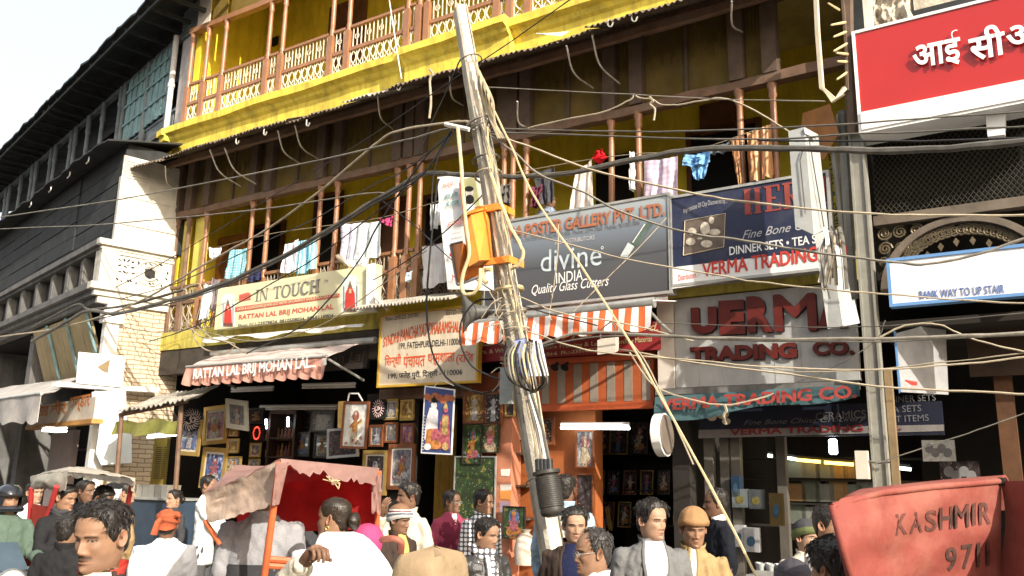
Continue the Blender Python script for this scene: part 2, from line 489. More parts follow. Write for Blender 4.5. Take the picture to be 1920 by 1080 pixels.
# panes between beam and upper slab on the second floor
M_pane2 = mat('brown_glass', (0.20, 0.14, 0.04), 0.25, 0.3, 2.0, spec=0.6)
M_pale = mat('pale_board', (0.62, 0.56, 0.50), 0.7, 0.15, 3.0)
for i in range(len(S2) - 1):
 s0, s1 = S2[i] + 0.05, S2[i + 1] - 0.05
 b = MB(); b.box(s0, s1, -0.03, -0.012, 10.2, 11.7)
 b.build('glazing_panel', M_pale if i == 0 else M_pane2, YB)
# railings
def railing(s0, s1, zb, zm, zt, wood, iron, seed=0):
 L = s1 - s0
 if L < 0.06: return
 MB().box(s0, s1, -0.03, 0.03, zt - 0.045, zt).build('hand_rail', wood, YB); MB().box(s0, s1, -0.03, 0.03, zm - 0.06, zm).build('mid_rail', wood, YB)
 m_ = MB()
 n = max(1, round(L / 0.085))
 for k in range(n):
  s = s0 + L * (k + 0.5) / n
  m_.box(s - 0.007, s + 0.007, -0.008, 0.006, zm, zt - 0.045)
  if k % 3 == 1:
   c = FW(s, 0, (zm + zt - 0.04) / 2)
   m_.tube([c + EU * (0.04 * math.cos(a)) + Vector((0, 0, 0.05 * math.sin(a))) + EN * 0.008 for a in [2 * math.pi * q / 10 for q in range(11)]], 0.007, 4)
 m_.build('iron_bars', iron, YB)
 m_ = MB()
 n = max(1, round(L / 0.15)); h = zm - 0.06 - zb
 for k in range(n):
  c = s0 + L * (k + 0.5) / n; w = L / n / 2
  for sg in (-1, 1):
   p = [FW(c + sg * w * 0.92 * math.sin(t * math.pi * 2.0) * (1 - 0.25 * t), 0.004 * sg, zb + 0.01 + h * 0.96 * t) for t in [q / 14 for q in range(15)]]
   m_.tube(p, 0.011, 4)
  m_.box(c - w - 0.006, c - w + 0.006, -0.008, 0.008, zb, zb + h)
  pc = FW(c, 0.01, zb + h * 0.25)
  m_.tube([pc + EU * (0.035 * math.cos(a)) + Vector((0, 0, 0.035 * math.sin(a))) for a in [2 * math.pi * q / 8 for q in range(9)]], 0.009, 4)
 m_.box(s0, s1, -0.012, 0.012, zb + 0.0, zb + 0.02)
 m_.build('iron_lattice', iron, YB)
for i in range(len(S2) - 1):
 railing(S2[i] + 0.064, S2[i + 1] - 0.064, 8.14, 8.66, 9.06, M_brn, M_iron, i)
for i in range(len(S1) - 1):
 if S1[i] > 0.5 or S1[i] < -7.0 and i > 2: continue
 railing(S1[i] + 0.064, S1[i + 1] - 0.064, 4.25, 4.80, 5.08, M_beam if i < 2 else M_brn, M_iron2, i + 40)
railing(S1[9] + 0.064, S1[10] - 0.064, 4.25, 4.80, 5.08, M_brn, M_iron2, 77)
# lit yellow boards in the two end bays
for i in (0, 1):
 b = MB(); b.box(S1[i] + 0.07, S1[i + 1] - 0.07, -0.12, -0.09, 4.86, 6.34)
 b.build('bay_panel', M_yel3 if False else mat('yellow_bay_board', (0.66, 0.55, 0.12), 0.8, 0.15, 3, dirt=0.3, dcol=(0.3, 0.24, 0.08)), YB)
# doors in the balcony walls
def wallrect(x0, y0, x1, y1, d=-1.6):
 a = SZ(x0, y1, d); c = SZ(x1, y0, d)
 return a[0], c[0], a[1], c[1]
def door(x0, y0, x1, zb, d, m, frame=None, name='door'):
 s0, z1 = SZ(x0, y0, d); s1 = SZ(x1, y0, d)[0]
 m_ = MB(); m_.box(s0, s1, d, d + 0.05, zb, z1)
 o = m_.build(name, m, YB)
 if frame:
  m_ = MB(); m_.box(s0 - 0.07, s0 - 0.002, d, d + 0.08, zb, z1 + 0.07); m_.box(s1 + 0.002, s1 + 0.07, d, d + 0.08, zb, z1 + 0.07); m_.box(s0, s1, d, d + 0.08, z1 + 0.002, z1 + 0.07)
  m_.build('door_frame', frame, o)
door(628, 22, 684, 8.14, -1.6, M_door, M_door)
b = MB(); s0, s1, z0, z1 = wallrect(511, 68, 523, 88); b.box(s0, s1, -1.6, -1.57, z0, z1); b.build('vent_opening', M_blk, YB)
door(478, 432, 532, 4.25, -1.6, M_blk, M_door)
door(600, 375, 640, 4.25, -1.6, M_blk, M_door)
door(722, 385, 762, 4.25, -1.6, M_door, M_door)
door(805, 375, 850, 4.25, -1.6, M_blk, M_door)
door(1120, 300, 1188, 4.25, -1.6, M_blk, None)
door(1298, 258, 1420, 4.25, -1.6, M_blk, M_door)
b = MB(); s0, s1, z0, z1 = wallrect(1314, 185, 1378, 256, -1.55); b.box(s0, s1, -1.6, -1.52, z0, z1); b.build('door_transom', M_door, YB)
# loose diamond-panelled board leaning in the left bay
s0, s1, z0, z1 = wallrect(396, 436, 460, 590, -0.9)
b = MB(); b.box(s0, s1, -0.95, -0.9, 4.26, z1)
bd = b.build('panel_board', M_door2, None, label='orange brown diamond panelled door leaf standing open on the left balcony', cat='door leaf')
cx, cz = (s0 + s1) / 2, z1 - 0.62
b = MB(); b.prism([FW(cx - 0.27, -0.898, cz), FW(cx, -0.898, cz - 0.5), FW(cx + 0.27, -0.898, cz), FW(cx, -0.898, cz + 0.5)], EN * 0.02)
b.build('diamond_inlay', M_door, bd)
# ------------------------------------------------------------------ corrugated eave with its stay rods
def corr(s0, s1, d0, z0, d1, z1, wl=0.078, amp=0.016, nd=5, th=0.006, seed=0, rag=0.03):
 n = int((s1 - s0) / wl * 8)
 def fn(u, v):
  s = s0 + (s1 - s0) * u
  e = rag * fbm((s * 1.2, seed, 0), 1.0) + rag * 0.5 * fbm((s * 6, seed, 3), 1.0)
  return FW(s, d0 + (d1 + e - d0) * v, z0 + (z1 - z0) * v + amp * math.sin(2 * math.pi * s / wl) + 0.02 * fbm((s * 0.7, v * 2, seed), 1.0))
 return MB().grid(fn, n, nd, thick=(0, 0, th))
ev = [(-7.62, -6.6, 0.93, 7.06), (-6.6, -4.9, 0.92, 7.10), (-4.9, -3.6, 0.93, 7.12), (-3.6, -2.3, 0.88, 7.09), (-2.3, -1.6, 0.97, 7.10), (-1.6, 0.1, 0.90, 7.15), (0.1, 1.6, 0.86, 7.16), (1.6, 3.2, 0.90, 7.18), (3.2, 4.7, 0.9, 7.18)]
for i, (s0, s1, d1, z1) in enumerate(ev):
 corr(s0 - 0.04, s1 + 0.04, 0.05, 7.585 + 0.012 * (i % 2), d1, z1 + 0.012 * (i % 2), seed=i * 3, rag=0.05).build('roof_sheet', M_rust if i not in (4,) else M_zinc, YB, smooth=True)
# pale torn sheet lying on the eave
b = MB(); b.prism([G(1005, 63, 0.86), G(1052, 68, 0.86), G(1066, 60, 0.75), G(1020, 66, 0.72)], (0, 0, 0.012)); b.build('torn_sheet', M_white, YB)
rods = [((310, 312), (330, 352)), ((393, 280), (452, 350)), ((421, 277), (480, 345)), ((521, 245), (562, 306)), ((553, 235), (596, 298)), ((708, 180), (737, 242)), ((843, 142), (868, 198)), ((1062, 85), (1112, 165)), ((1110, 65), (1162, 157)), ((1372, 2), (1392, 60)), ((970, 190), (990, 240))]
for (a, c) in rods:
 p, q = G(a[0], a[1], 0.8), G(c[0], c[1], 0.1)
 m1 = p.lerp(q, 0.4) + EU * -0.05 + Vector((0, 0, -0.12))
 MB().tube(curve([p, m1, q], 6), 0.012, 5).build('stay_rod', M_rod, YB, smooth=True)
for (x, y) in [(443, 262), (495, 245), (745, 160), (1140, 40), (1185, 30), (575, 228)]:
 p = G(x, y, 0.88)
 MB().tube(curve([p + Vector((0, 0, 0.03)), p + Vector((0, 0, -0.05)), p + EU * 0.04 + Vector((0, 0, -0.08)), p + EU * 0.07 + Vector((0, 0, -0.03))], 4), 0.01, 5).build('eave_hook', M_rod, YB)
# ------------------------------------------------------------------ ground floor of the yellow building
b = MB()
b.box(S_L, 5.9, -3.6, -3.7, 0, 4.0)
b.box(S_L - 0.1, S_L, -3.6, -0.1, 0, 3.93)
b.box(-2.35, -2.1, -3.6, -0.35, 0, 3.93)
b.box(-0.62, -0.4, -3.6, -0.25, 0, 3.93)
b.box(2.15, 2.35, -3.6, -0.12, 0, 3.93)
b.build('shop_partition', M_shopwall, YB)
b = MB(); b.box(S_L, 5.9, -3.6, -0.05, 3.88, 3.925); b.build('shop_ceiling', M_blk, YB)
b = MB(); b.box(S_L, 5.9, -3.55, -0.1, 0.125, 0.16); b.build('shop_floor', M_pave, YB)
# dark lintel above the left shop
b = MB(); b.box(-7.3, -2.2, -0.1, 0.06, 3.5, 3.92); b.build('lintel', mat('soot_lintel', (0.06, 0.05, 0.04), 0.9, 0.4, 3), YB)
# ------------------------------------------------------------------ old timber building on the left
M_grey = mat('weathered_grey_timber', (0.17, 0.20, 0.215), 0.8, 0.3, 4.0, dirt=0.6, dcol=(0.05, 0.05, 0.05), streak=True)
M_char = mat('charcoal_boards', (0.026, 0.029, 0.031), 0.85, 0.4, 4.0, dirt=0.5, dcol=(0.05, 0.045, 0.04), streak=True)
M_teal = mat('faded_teal_paint', (0.20, 0.33, 0.34), 0.75, 0.25, 4.0, dirt=0.6, dcol=(0.14, 0.14, 0.13), streak=True)
M_stone = mat('grimy_plaster', (0.60, 0.57, 0.50), 0.85, 0.2, 3.0, dirt=0.6, dcol=(0.22, 0.20, 0.17), streak=True)
M_stoned = mat('shaded_sooty_plaster', (0.15, 0.145, 0.14), 0.9, 0.3, 3.0, dirt=0.7, dcol=(0.06, 0.06, 0.055), streak=True)  # plaster copy darkened for the unlit street face, with soot streaks
M_tan = mat('tan_board', (0.36, 0.28, 0.15), 0.8, 0.2, 2.0, dirt=0.5, dcol=(0.15, 0.12, 0.08), streak=True)
def brick_mat():
 m = bpy.data.materials.new('pale_brick'); m.use_nodes = True
 n = m.node_tree.nodes; l = m.node_tree.links; b = n['Principled BSDF']
 uv = n.new('ShaderNodeUVMap')
 nz = n.new('ShaderNodeTexNoise'); nz.inputs['Scale'].default_value = 5; l.new(uv.outputs[0], nz.inputs['Vector'])
 ad = n.new('ShaderNodeVectorMath'); ad.operation = 'SCALE'; ad.inputs['Scale'].default_value = 0.05; l.new(nz.outputs[1], ad.inputs[0])
 a2 = n.new('ShaderNodeVectorMath'); l.new(uv.outputs[0], a2.inputs[0]); l.new(ad.outputs[0], a2.inputs[1])
 bk = n.new('ShaderNodeTexBrick'); bk.inputs['Scale'].default_value = 1.0
 bk.inputs['Brick Width'].default_value = 0.24; bk.inputs['Row Height'].default_value = 0.075; bk.inputs['Mortar Size'].default_value = 0.007
 bk.inputs['Color1'].default_value = (0.62, 0.50, 0.36, 1); bk.inputs['Color2'].default_value = (0.52, 0.43, 0.32, 1); bk.inputs['Mortar'].default_value = (0.25, 0.17, 0.10, 1)
 bk.inputs['Bias'].default_value = 0.0
 l.new(a2.outputs[0], bk.inputs['Vector']); l.new(bk.outputs[0], b.inputs['Base Color'])
 bp = n.new('ShaderNodeBump'); bp.inputs['Strength'].default_value = 0.8; bp.inputs['Distance'].default_value = 0.012; bp.invert = True
 l.new(bk.outputs['Fac'], bp.inputs['Height']); l.new(bp.outputs[0], b.inputs['Normal']); b.inputs['Roughness'].default_value = 0.9
 return m
M_brick = brick_mat()
TB = thing('timber_building', 'dark weathered timber building with teal shutters and long overhanging roof left of the yellow building', 'building', LW(0, 0, 0))
def LBOX(m_, a0, a1, b0, b1, z0, z1, mi=0):
 return m_.box(a0, a1, b0, b1, z0, z1, W=LW, mi=mi)
# top storey: roof, posts, shutters, parapet
m_ = MB()
def roof_fn(u, v):
 a = -1.1 + 22 * u
 e = 0.06 * fbm((a * 1.3, 0, 0), 1.0)
 return LW(a, -2.75 + (2.6 + e) * v, 11.55 - 0.96 * v + 0.05 * fbm((a * 0.8, v, 5), 1.0))
m_.grid(roof_fn, 120, 4, thick=(0, 0, 0.05)); m_.build('roof', M_char, TB)
b = MB()
for k in range(30):
 q = -0.9 + k * 0.7 + random.uniform(-.2, .2); LBOX(b, q, q + .06, -1.2, -0.22, 10.52 + random.uniform(-.03, 0), 10.58)
LBOX(b, -1.0, 20, -0.26, -0.22, 10.44, 10.50)
b.build('roof_batten', M_char, TB)
b = MB(); LBOX(b, 0.64, 20, -2.6, -2.5, 7.0, 11.3); b.build('back_wall', M_char, TB)
b = MB(); LBOX(b, 1.0, 20, -1.18, -1.08, 10.42, 10.52); LBOX(b, 1.0, 20, -1.16, -1.1, 8.84, 8.9); b.build('rail_beam', M_grey, TB)
b = MB(); LBOX(b, 1.15, 20, -1.16, -1.12, 10.52, 11.15); b.build('clerestory_boards', M_char, TB)
b = MB(); LBOX(b, 1.1, 20, -1.16, -1.12, 8.25, 8.84); b.build('parapet', M_grey, TB)
for a in [1.28, 2.6, 4.0, 4.25, 5.44, 6.5, 7.5, 7.85, 9.2, 9.6, 11, 11.4, 12.6, 13.9, 14.3, 15.5, 17, 18.4]:
 b = MB(); b.lathe(LW(a, -1.06, 8.3), [(0.06, 0), (0.07, 0.5), (0.055, 0.55), (0.05, 1.6), (0.075, 1.7), (0.06, 1.75), (0.065, 2.12)], 8)
 b.build('post', M_grey, TB, smooth=True)
for k, a in enumerate([1.45, 2.75]):
 b = MB(); w = 1.1
 for j in range(7):
  o = 0.02 * (j % 2)
  LBOX(b, a + w * j / 7 + 0.006, a + w * (j + 1) / 7 - 0.006, -1.09 + o, -1.06 + o, 8.92, 10.38)
 for z in (9.3, 9.75, 10.1): LBOX(b, a, a + w, -1.035, -1.02, z, z + 0.05)
 b.build('shutter', M_teal, TB)
# white rainwater pipe at the corner and louvred return
b = MB(); b.tube([LW(1.0, -0.98, 8.2), LW(1.0, -0.98, 9.3), LW(1.0, -0.98, 10.4)], 0.055, 10); b.lathe(LW(1.0, -0.98, 9.28), [(0.07, 0), (0.07, 0.08)], 10)
b.build('rainwater_pipe', mat('white_pipe_paint', (0.66, 0.64, 0.62), 0.5, 0.1, 5, dirt=0.3), TB, smooth=True)
b = MB(); LBOX(b, 0.35, 0.95, -1.16, -1.1, 8.3, 10.3); b.build('corner_panel', mat('lilac_grey_board', (0.5, 0.47, 0.47), 0.8, 0.15, 3, dirt=0.4), TB)
b = MB()
for k in range(9): LBOX(b, 0.2, 0.95, -1.1, -1.05, 10.32 + k * 0.07, 10.36 + k * 0.07)
b.build('louvre', M_grey, TB)
# cornice below the top storey (continues the yellow one)
b = MB()
for (z0, z1, e) in [(8.1, 8.2, 0.16), (8.0, 8.1, 0.10), (7.55, 8.0, 0.0)]: LBOX(b, 0.78, 20, -1.1, -0.9 + e, z0 + 0.001, z1)
b.build('cornice', M_stoned, TB)
b = MB()
for (z0, z1, e) in [(8.08, 8.2, 0.17), (7.98, 8.08, 0.11), (7.5, 7.98, 0.02)]: LBOX(b, 0.52, 0.775, -1.1, -0.9 + e, z0 + 0.001, z1)
b.build('cornice', M_yel, TB)
# projecting lower storeys
m_ = MB()
def aw_fn(u, v):
 a = -0.15 + 12 * u
 return LW(a, -0.9 + (1.3 + 0.05 * fbm((a * 2, 1, 1), 1.0)) * v, 7.78 - 0.30 * v + 0.03 * fbm((a, v, 9), 1.0) - 0.10 * max(0, 0.4 - a) )
m_.grid(aw_fn, 90, 3, thick=(0, 0, 0.03)); m_.build('lean_to_roof', M_char, TB)
for a in (0.9, 2.0, 3.2, 4.6):
 b = MB(); p = LW(a, 0.36, 7.42); b.tube(curve([p, p + Vector((0, 0, -0.08)), p + LA * 0.12 + Vector((0, 0, -0.1))], 3), 0.012, 5); b.build('gutter_hook', M_rod, TB)
b = MB(); LBOX(b, 0.02, 12, -1.2, -0.02, 5.7, 7.55);
for k in range(6):
 for j in range(5): LBOX(b, 0.02 + j * 2.4, 2.4 + j * 2.4, -0.02, 0.004 + 0.012 * ((k * 3 + j * 2) % 3), 5.72 + k * 0.29, 6.0 + k * 0.29 - .015 * ((k + j) % 2))
b.build('louvred_wall', M_char, TB)
# side face, plastered, in the sun (thin skin proud of the louvred block)
def SBOX(m_, u0, u1, a0, a1, z0, z1, mi=0):   # u: distance back along the side face, a: outward is negative a
 return m_.box(a0, a1, -u1, -u0, z0, z1, W=LW, mi=mi)
b = MB(); SBOX(b, -0.04, 1.02, -0.02, 0.018, 5.725, 7.3)
for k in range(7): SBOX(b, -0.02, 1.02, -0.035, -0.021, 6.9 + k * 0.05, 6.93 + k * 0.05)
SBOX(b, -0.06, 0.02, -0.05, 0.05, 5.725, 6.9)
SBOX(b, 0.0, 1.0, -0.04, -0.021, 6.05, 6.12); SBOX(b, 0.02, 1.0, -0.035, -0.021, 6.55, 6.6)
b.build('side_wall', M_stone, TB)
# balcony with panelled parapet, wrapping the corner
b = MB()
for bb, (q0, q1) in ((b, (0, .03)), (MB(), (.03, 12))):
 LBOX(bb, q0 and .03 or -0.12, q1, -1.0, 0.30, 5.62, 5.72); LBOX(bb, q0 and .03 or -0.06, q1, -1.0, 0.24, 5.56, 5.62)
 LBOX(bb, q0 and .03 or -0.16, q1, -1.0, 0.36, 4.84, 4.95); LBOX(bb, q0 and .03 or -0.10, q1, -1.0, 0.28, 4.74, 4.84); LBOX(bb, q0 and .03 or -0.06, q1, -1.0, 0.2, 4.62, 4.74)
 if q0: bb.build('front_ledge', M_stoned, TB)  # shaded street side in the darker plaster, corner left light
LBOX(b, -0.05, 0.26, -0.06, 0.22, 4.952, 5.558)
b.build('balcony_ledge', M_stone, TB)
for a in [0.95, 1.8, 2.75, 3.8, 4.9, 6.0, 7.2, 8.4, 9.6]:
 b = MB(); LBOX(b, a - 0.10, a + 0.10, 0.02, 0.20, 4.952, 5.558); LBOX(b, a - 0.07, a + 0.07, 0.2, 0.225, 5.0, 5.5); b.build('parapet_pier', M_stoned, TB)
b = MB(); LBOX(b, 0.26, 12, 0.02, 0.06, 4.952, 5.558); b.build('parapet_panel', M_char, TB)
# pierced ornamental panel on the side face: flat dark leaf patches stand for the shade in its openings
b = MB(); SBOX(b, 0.04, 1.02, -0.022, 0.0, 4.952, 5.558); b.build('panel_back', M_stone, TB)
b = MB()
random.seed(3)
SBOX(b, 0.04, 1.02, -0.045, -0.022, 5.5, 5.556); SBOX(b, 0.04, 1.02, -0.045, -0.022, 4.954, 5.02)
cc = LW(0, 0, 0)
def sp(u, z, o=-0.03): return LW(o, -u, z)
for ring, r0 in ((0, 0.13), (1, 0.22)):
 c0 = (0.62, 5.26)
 n = 14 + ring * 8
 b.tube([sp(c0[0] + r0 * math.cos(t), c0[1] + r0 * math.sin(t)) for t in [2 * math.pi * k / n for k in range(n + 1)]], 0.018, 5)
b.build('pierced_relief', M_stone, TB)
b = MB()
for k in range(46):
 i_, j_ = k % 12, k // 12
 u, z = 0.1 + i_ * .075 + random.uniform(-.02, .02), 5.07 + j_ * .12 + random.uniform(-.025, .025)
 if abs(math.hypot(u - .62, z - 5.26) - .13) < .03 or abs(math.hypot(u - .62, z - 5.26) - .22) < .03: continue
 t = random.random() * 6.28; L = random.uniform(.022, .042); w_ = random.uniform(.010, .02)
 b.prism([sp(u + L * math.cos(a) * math.cos(t) - w_ * math.sin(a) * math.sin(t), z + L * math.cos(a) * math.sin(t) + w_ * math.sin(a) * math.cos(t), -.0225) for a in [2 * math.pi * q / 9 for q in range(9)]], LA * -.003)
b.prism([sp(.62 + .095 * math.cos(a), 5.26 + .095 * math.sin(a), -.0225) for a in [2 * math.pi * q / 14 for q in range(14)]], LA * -.003)
b.build('opening_shade_patches', mat('opening_shade', (.035, .032, .03), .95), TB)
# brick flank and pilaster below the balcony
m_ = MB()
u0, u1, z0, z1 = 0.2, 1.3, 0.0, 4.62
m_.add([LW(-0.0, -u0, z0), LW(-0.0, -u1, z0), LW(-0.0, -u1, z1), LW(-0.0, -u0, z1)], [(0, 1, 2, 3)], 0, [(0, 0), (u1 - u0, 0), (u1 - u0, z1), (0, z1)])
m_.build('brick_flank', M_brick, TB)
b = MB(); SBOX(b, -0.02, 0.2, -0.06, 0.1, 0.0, 4.62); SBOX(b, -0.08, 0.26, -0.1, 0.1, 4.3, 4.5); b.build('pilaster', mat('sunlit_whitewash', (0.80, 0.77, 0.73), 0.8, 0.1, 3, dirt=0.3, dcol=(0.45, 0.4, 0.34)), TB)
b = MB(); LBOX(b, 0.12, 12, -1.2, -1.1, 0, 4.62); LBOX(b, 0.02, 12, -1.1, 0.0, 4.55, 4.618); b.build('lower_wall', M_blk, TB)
for q in (4.3, 8): LBOX(MB(), q, q + .3, -1.0, 0.0, 0, 4.55).build('lower_pier', M_stoned, TB)
# leaning tan boards between ledge and shop awning
for k in range(6):
 a0 = 0.45 + k * 0.57
 b = MB(); b.hexa([LW(a0, -0.25, 3.45), LW(a0 + 0.54, -0.25, 3.45), LW(a0 + 0.54, -0.21, 3.45), LW(a0, -0.21, 3.45), LW(a0 + 0.1, 0.1, 4.56), LW(a0 + 0.64, 0.1, 4.56), LW(a0 + 0.64, 0.14, 4.56), LW(a0 + 0.1, 0.14, 4.56)])
 b.build('tan_board', M_tan, TB)
 if k % 2 == 0:
  b = MB(); b.tube([LW(a0 + 0.02, -0.2, 3.4), LW(a0 + 0.14, 0.17, 4.56)], 0.03, 6); b.build('board_batten', M_teal, TB)
# ------------------------------------------------------------------ its neighbour far down the street
FB = thing('grey_terrace', 'pale grey plastered house front beyond the dark timber building at the photo edge', 'building', LW(12.5, 0, 0))
b = MB(); LBOX(b, 12.3, 30, -4, 0.2, 0, 6.1); b.build('wall', M_stoned, FB)
b = MB(); LBOX(b, 12.2, 30, 0.2, 0.7, 5.5, 5.9); LBOX(b, 12.2, 30, 0.2, 0.5, 3.6, 3.9); b.build('cornice', M_stone, FB)
# ------------------------------------------------------------------ terrace across the street (behind the viewer), closing the street
OB = thing('opposite_terrace', 'long brown terrace across the street behind the viewer', 'building', (2, -9, 0))
M_opp = mat('brown_plaster', (0.34, 0.29, 0.22), 0.9, 0.3, 1.0)
b = MB(); b.box(-30, 22, 18.2, 22, 0, 8.2); b.build('wall', M_opp, OB)
b = MB(); b.box(-30, 22, 17.6, 18.2, 8.0, 8.25); b.build('cornice', M_opp, OB)
for k in range(10):
 b = MB(); b.box(-26 + k * 4.5, -24 + k * 4.5, 18.12, 18.199, 4.2, 6.6); b.build('window', M_blk, OB)
# ------------------------------------------------------------------ right-hand building: iron arcade, mesh and broken parapet
M_ipaint = mat('dull_grey_iron_paint', (0.25, 0.245, 0.215), 0.6, 0.2, 4.0, dirt=0.55, dcol=(0.14, 0.10, 0.07), streak=True)
M_iarch = mat('brown_grey_iron', (0.14, 0.112, 0.085), 0.65, 0.25, 5.0, dirt=0.5, dcol=(0.1, 0.07, 0.05))
M_scroll = mat('bronze_scroll_iron', (0.13, 0.10, 0.06), 0.5, 0.3, 8.0, metal=0.3)
M_meshw = mat('dull_wire', (0.06, 0.055, 0.04), 0.6, 0.3, 9.0, metal=0.4)
M_conc = mat('broken_plaster', (0.50, 0.44, 0.36), 0.9, 0.35, 6.0, dirt=0.6, dcol=(0.2, 0.15, 0.1), bump=0.5)
AB = thing('arcade_building', 'dark building with iron arch, wire mesh and scrollwork at the right edge', 'building', FW(4.5, 0, 0))
b = MB(); b.box(4.36, 11, -3.0, -3.1, 0, 11); b.box(4.36, 4.44, -3.0, -0.3, 3.9, 11); b.build('wall', M_blk, AB)
b = MB(); b.box(4.38, 11, -3, -0.2, 6.5, 6.7); b.box(4.4, 11, -3.0, -0.1, 3.42, 3.5); b.build('floor_slab', M_shopwall, AB)
# iron stanchion (channel section) carrying the arch
z_t = 5.62
b = MB(); s0 = SZ(1603, 400, 0.45)[0]; s1 = SZ(1627, 400, 0.45)[0]
b.box(s0, s1, 0.36, 0.44, 0, z_t); b.box(s0 - 0.012, s0 + 0.01, 0.32, 0.46, 0, z_t - 0.01); b.box(s1 - 0.01, s1 + 0.012, 0.32, 0.46, 0, z_t - 0.01)
b.build('stanchion', M_ipaint, AB)
ST0, ST1 = s0, s1
b = MB(); b.box(s1 + 0.02, s1 + 0.085, 0.28, 0.36, 0, 2.95); b.build('timber_strip', mat('old_pine', (0.22, 0.155, 0.085), 0.8, 0.25, 5), AB)
# mesh panel
b = MB()
sa, sb, za, zb = s1 + 0.02, 8.0, 4.54, 5.66
n = 64; h = zb - za
for k in range(-45, 90):
 for sg in (1, -1):
  x0 = sa + (k * 0.05 if sg > 0 else k * 0.05)
  # clip a 50 degree diagonal to the panel
  sl_ = 0.72 * h
  p0s, p1s = (x0, x0 + sl_) if sg > 0 else (x0 + sl_, x0)
  t0, t1 = 0.0, 1.0
  def cl(v0, v1, lo, hi):
   global t0, t1
  lo, hi = sa, sb
  ts = sorted([(lo - p0s) / (p1s - p0s), (hi - p0s) / (p1s - p0s)])
  t0, t1 = max(0, ts[0]), min(1, ts[1])
  if t1 <= t0: continue
  b.tube([FW(p0s + (p1s - p0s) * t0, 0.12 + 0.004 * sg, za + h * t0), FW(p0s + (p1s - p0s) * t1, 0.12 + 0.004 * sg, za + h * t1)], 0.0033, 4)
b.build('wire_mesh', M_meshw, AB)
b = MB(); b.box(s1 + 0.01, 8, -0.05, -0.04, 4.6, 5.7); b.build('mesh_backing', M_blk, AB)
b = MB(); b.box(s1 + 0.01, 8, 0.10, 0.22, 4.44, 4.54); b.build('iron_lintel', M_iarch, AB)
b = MB(); b.box(s1 - 0.05, 8, 0.16, 0.26, 5.62, 5.68); b.build('copper_rail', mat('copper_rail_paint', (0.35, 0.16, 0.07), 0.5, 0.2, 5), AB)
# arch ring
c_s = SZ(1800, 420, 0.15)[0]; r_o = c_s - SZ(1672, 480, 0.15)[0] + 0.12
zc = 4.44 - r_o * 0.92
b = MB()
pts_o = []
for k in range(33):
 t = math.pi * k / 32
 pts_o.append((c_s - r_o * math.cos(t), zc + r_o * 0.92 * math.sin(t)))
for k in range(32):
 (sa1, za1), (sb1, zb1) = pts_o[k], pts_o[k + 1]
 f = (r_o - 0.07) / r_o
 sa2, za2 = c_s + (sa1 - c_s) * f, zc + (za1 - zc) * f
 sb2, zb2 = c_s + (sb1 - c_s) * f, zc + (zb1 - zc) * f
 b.hexa([FW(sa2, 0.2, za2), FW(sb2, 0.2, zb2), FW(sb2, 0.1, zb2), FW(sa2, 0.1, za2), FW(sa1, 0.2, za1), FW(sb1, 0.2, zb1), FW(sb1, 0.1, zb1), FW(sa1, 0.1, za1)])
b.build('arch_ring', M_iarch, AB)
def scroll(m_, s, z, r, hand=1, r0=0.0):
 p = []
 for k in range(22):
  t = k / 21
  an = r0 + hand * t * 4.2 * math.pi
  rr = r * (1 - 0.86 * t)
  p.append(FW(s + rr * math.cos(an), 0.15, z + rr * math.sin(an)))
 m_.tube(p, 0.012, 5)
b = MB()
for i in range(3):
 for j in range(2): scroll(b, s1 + 0.09 + i * 0.15, 4.36 - j * 0.16, 0.07, 1 if (i + j) % 2 else -1, i)
for j in range(3): scroll(b, s1 + 0.07, 4.06 - j * 0.14, 0.055, 1, j)
for k in range(3, 30):
 t = math.pi * k / 32; rr = r_o - 0.15
 scroll(b, c_s - rr * math.cos(t), zc + rr * 0.92 * math.sin(t), 0.06, 1 if k < 16 else -1, t)
for k in range(6, 27, 3):
 t = math.pi * k / 32; rr = r_o - 0.27
 q = FW(c_s - rr * math.cos(t), 0.15, zc + rr * 0.92 * math.sin(t))
 b.prism([q + EU * -0.028, q + Vector((0, 0, -0.05)), q + EU * 0.028, q + Vector((0, 0, 0.04))], EN * 0.01)
b.build('scrollwork', M_scroll, AB)
# broken parapet chunk and dark joists over the red sign
b = MB()
def rough(u, v):
 s = 4.62 + 0.42 * u; z = 6.5 + 0.75 * v
 return FW(s + 0.04 * fbm((u * 3, v * 3, 2), 1.0), 0.12 + 0.12 * fbm((u * 2, v * 2, 7), 1.5), z)
b.grid(rough, 16, 22, thick=EN * -0.3); b.build('broken_parapet', M_conc, AB)
b = MB(); b.box(5.08, 8, 0.0, 0.3, 6.52, 6.66); b.box(4.42, 4.6, -0.2, 0.2, 6.2, 8.2); b.build('joist', M_char, AB)
b = MB(); b.box(4.62, 4.7, 0.32, 0.42, 6.5, 7.5); b.build('downpipe', M_stone, AB)
b = MB(); b.box(5.06, 8, -0.05, 0.0, 6.67, 11); b.build('upper_wall', M_conc, AB)
# dark brown shop front deep under the arch
b = MB(); b.box(5.4, 5.56, -0.9, -0.7, 0.1, 3.42); b.build('timber_post', mat('red_brown_post', (0.10, 0.045, 0.02), 0.7, 0.3, 4), AB)
b = MB(); b.box(5.2, 8, -0.62, -0.6, 2.95, 3.42); b.build('fascia_board', mat('dark_brown_fascia', (0.05, 0.03, 0.018), 0.7, 0.3, 4), AB)
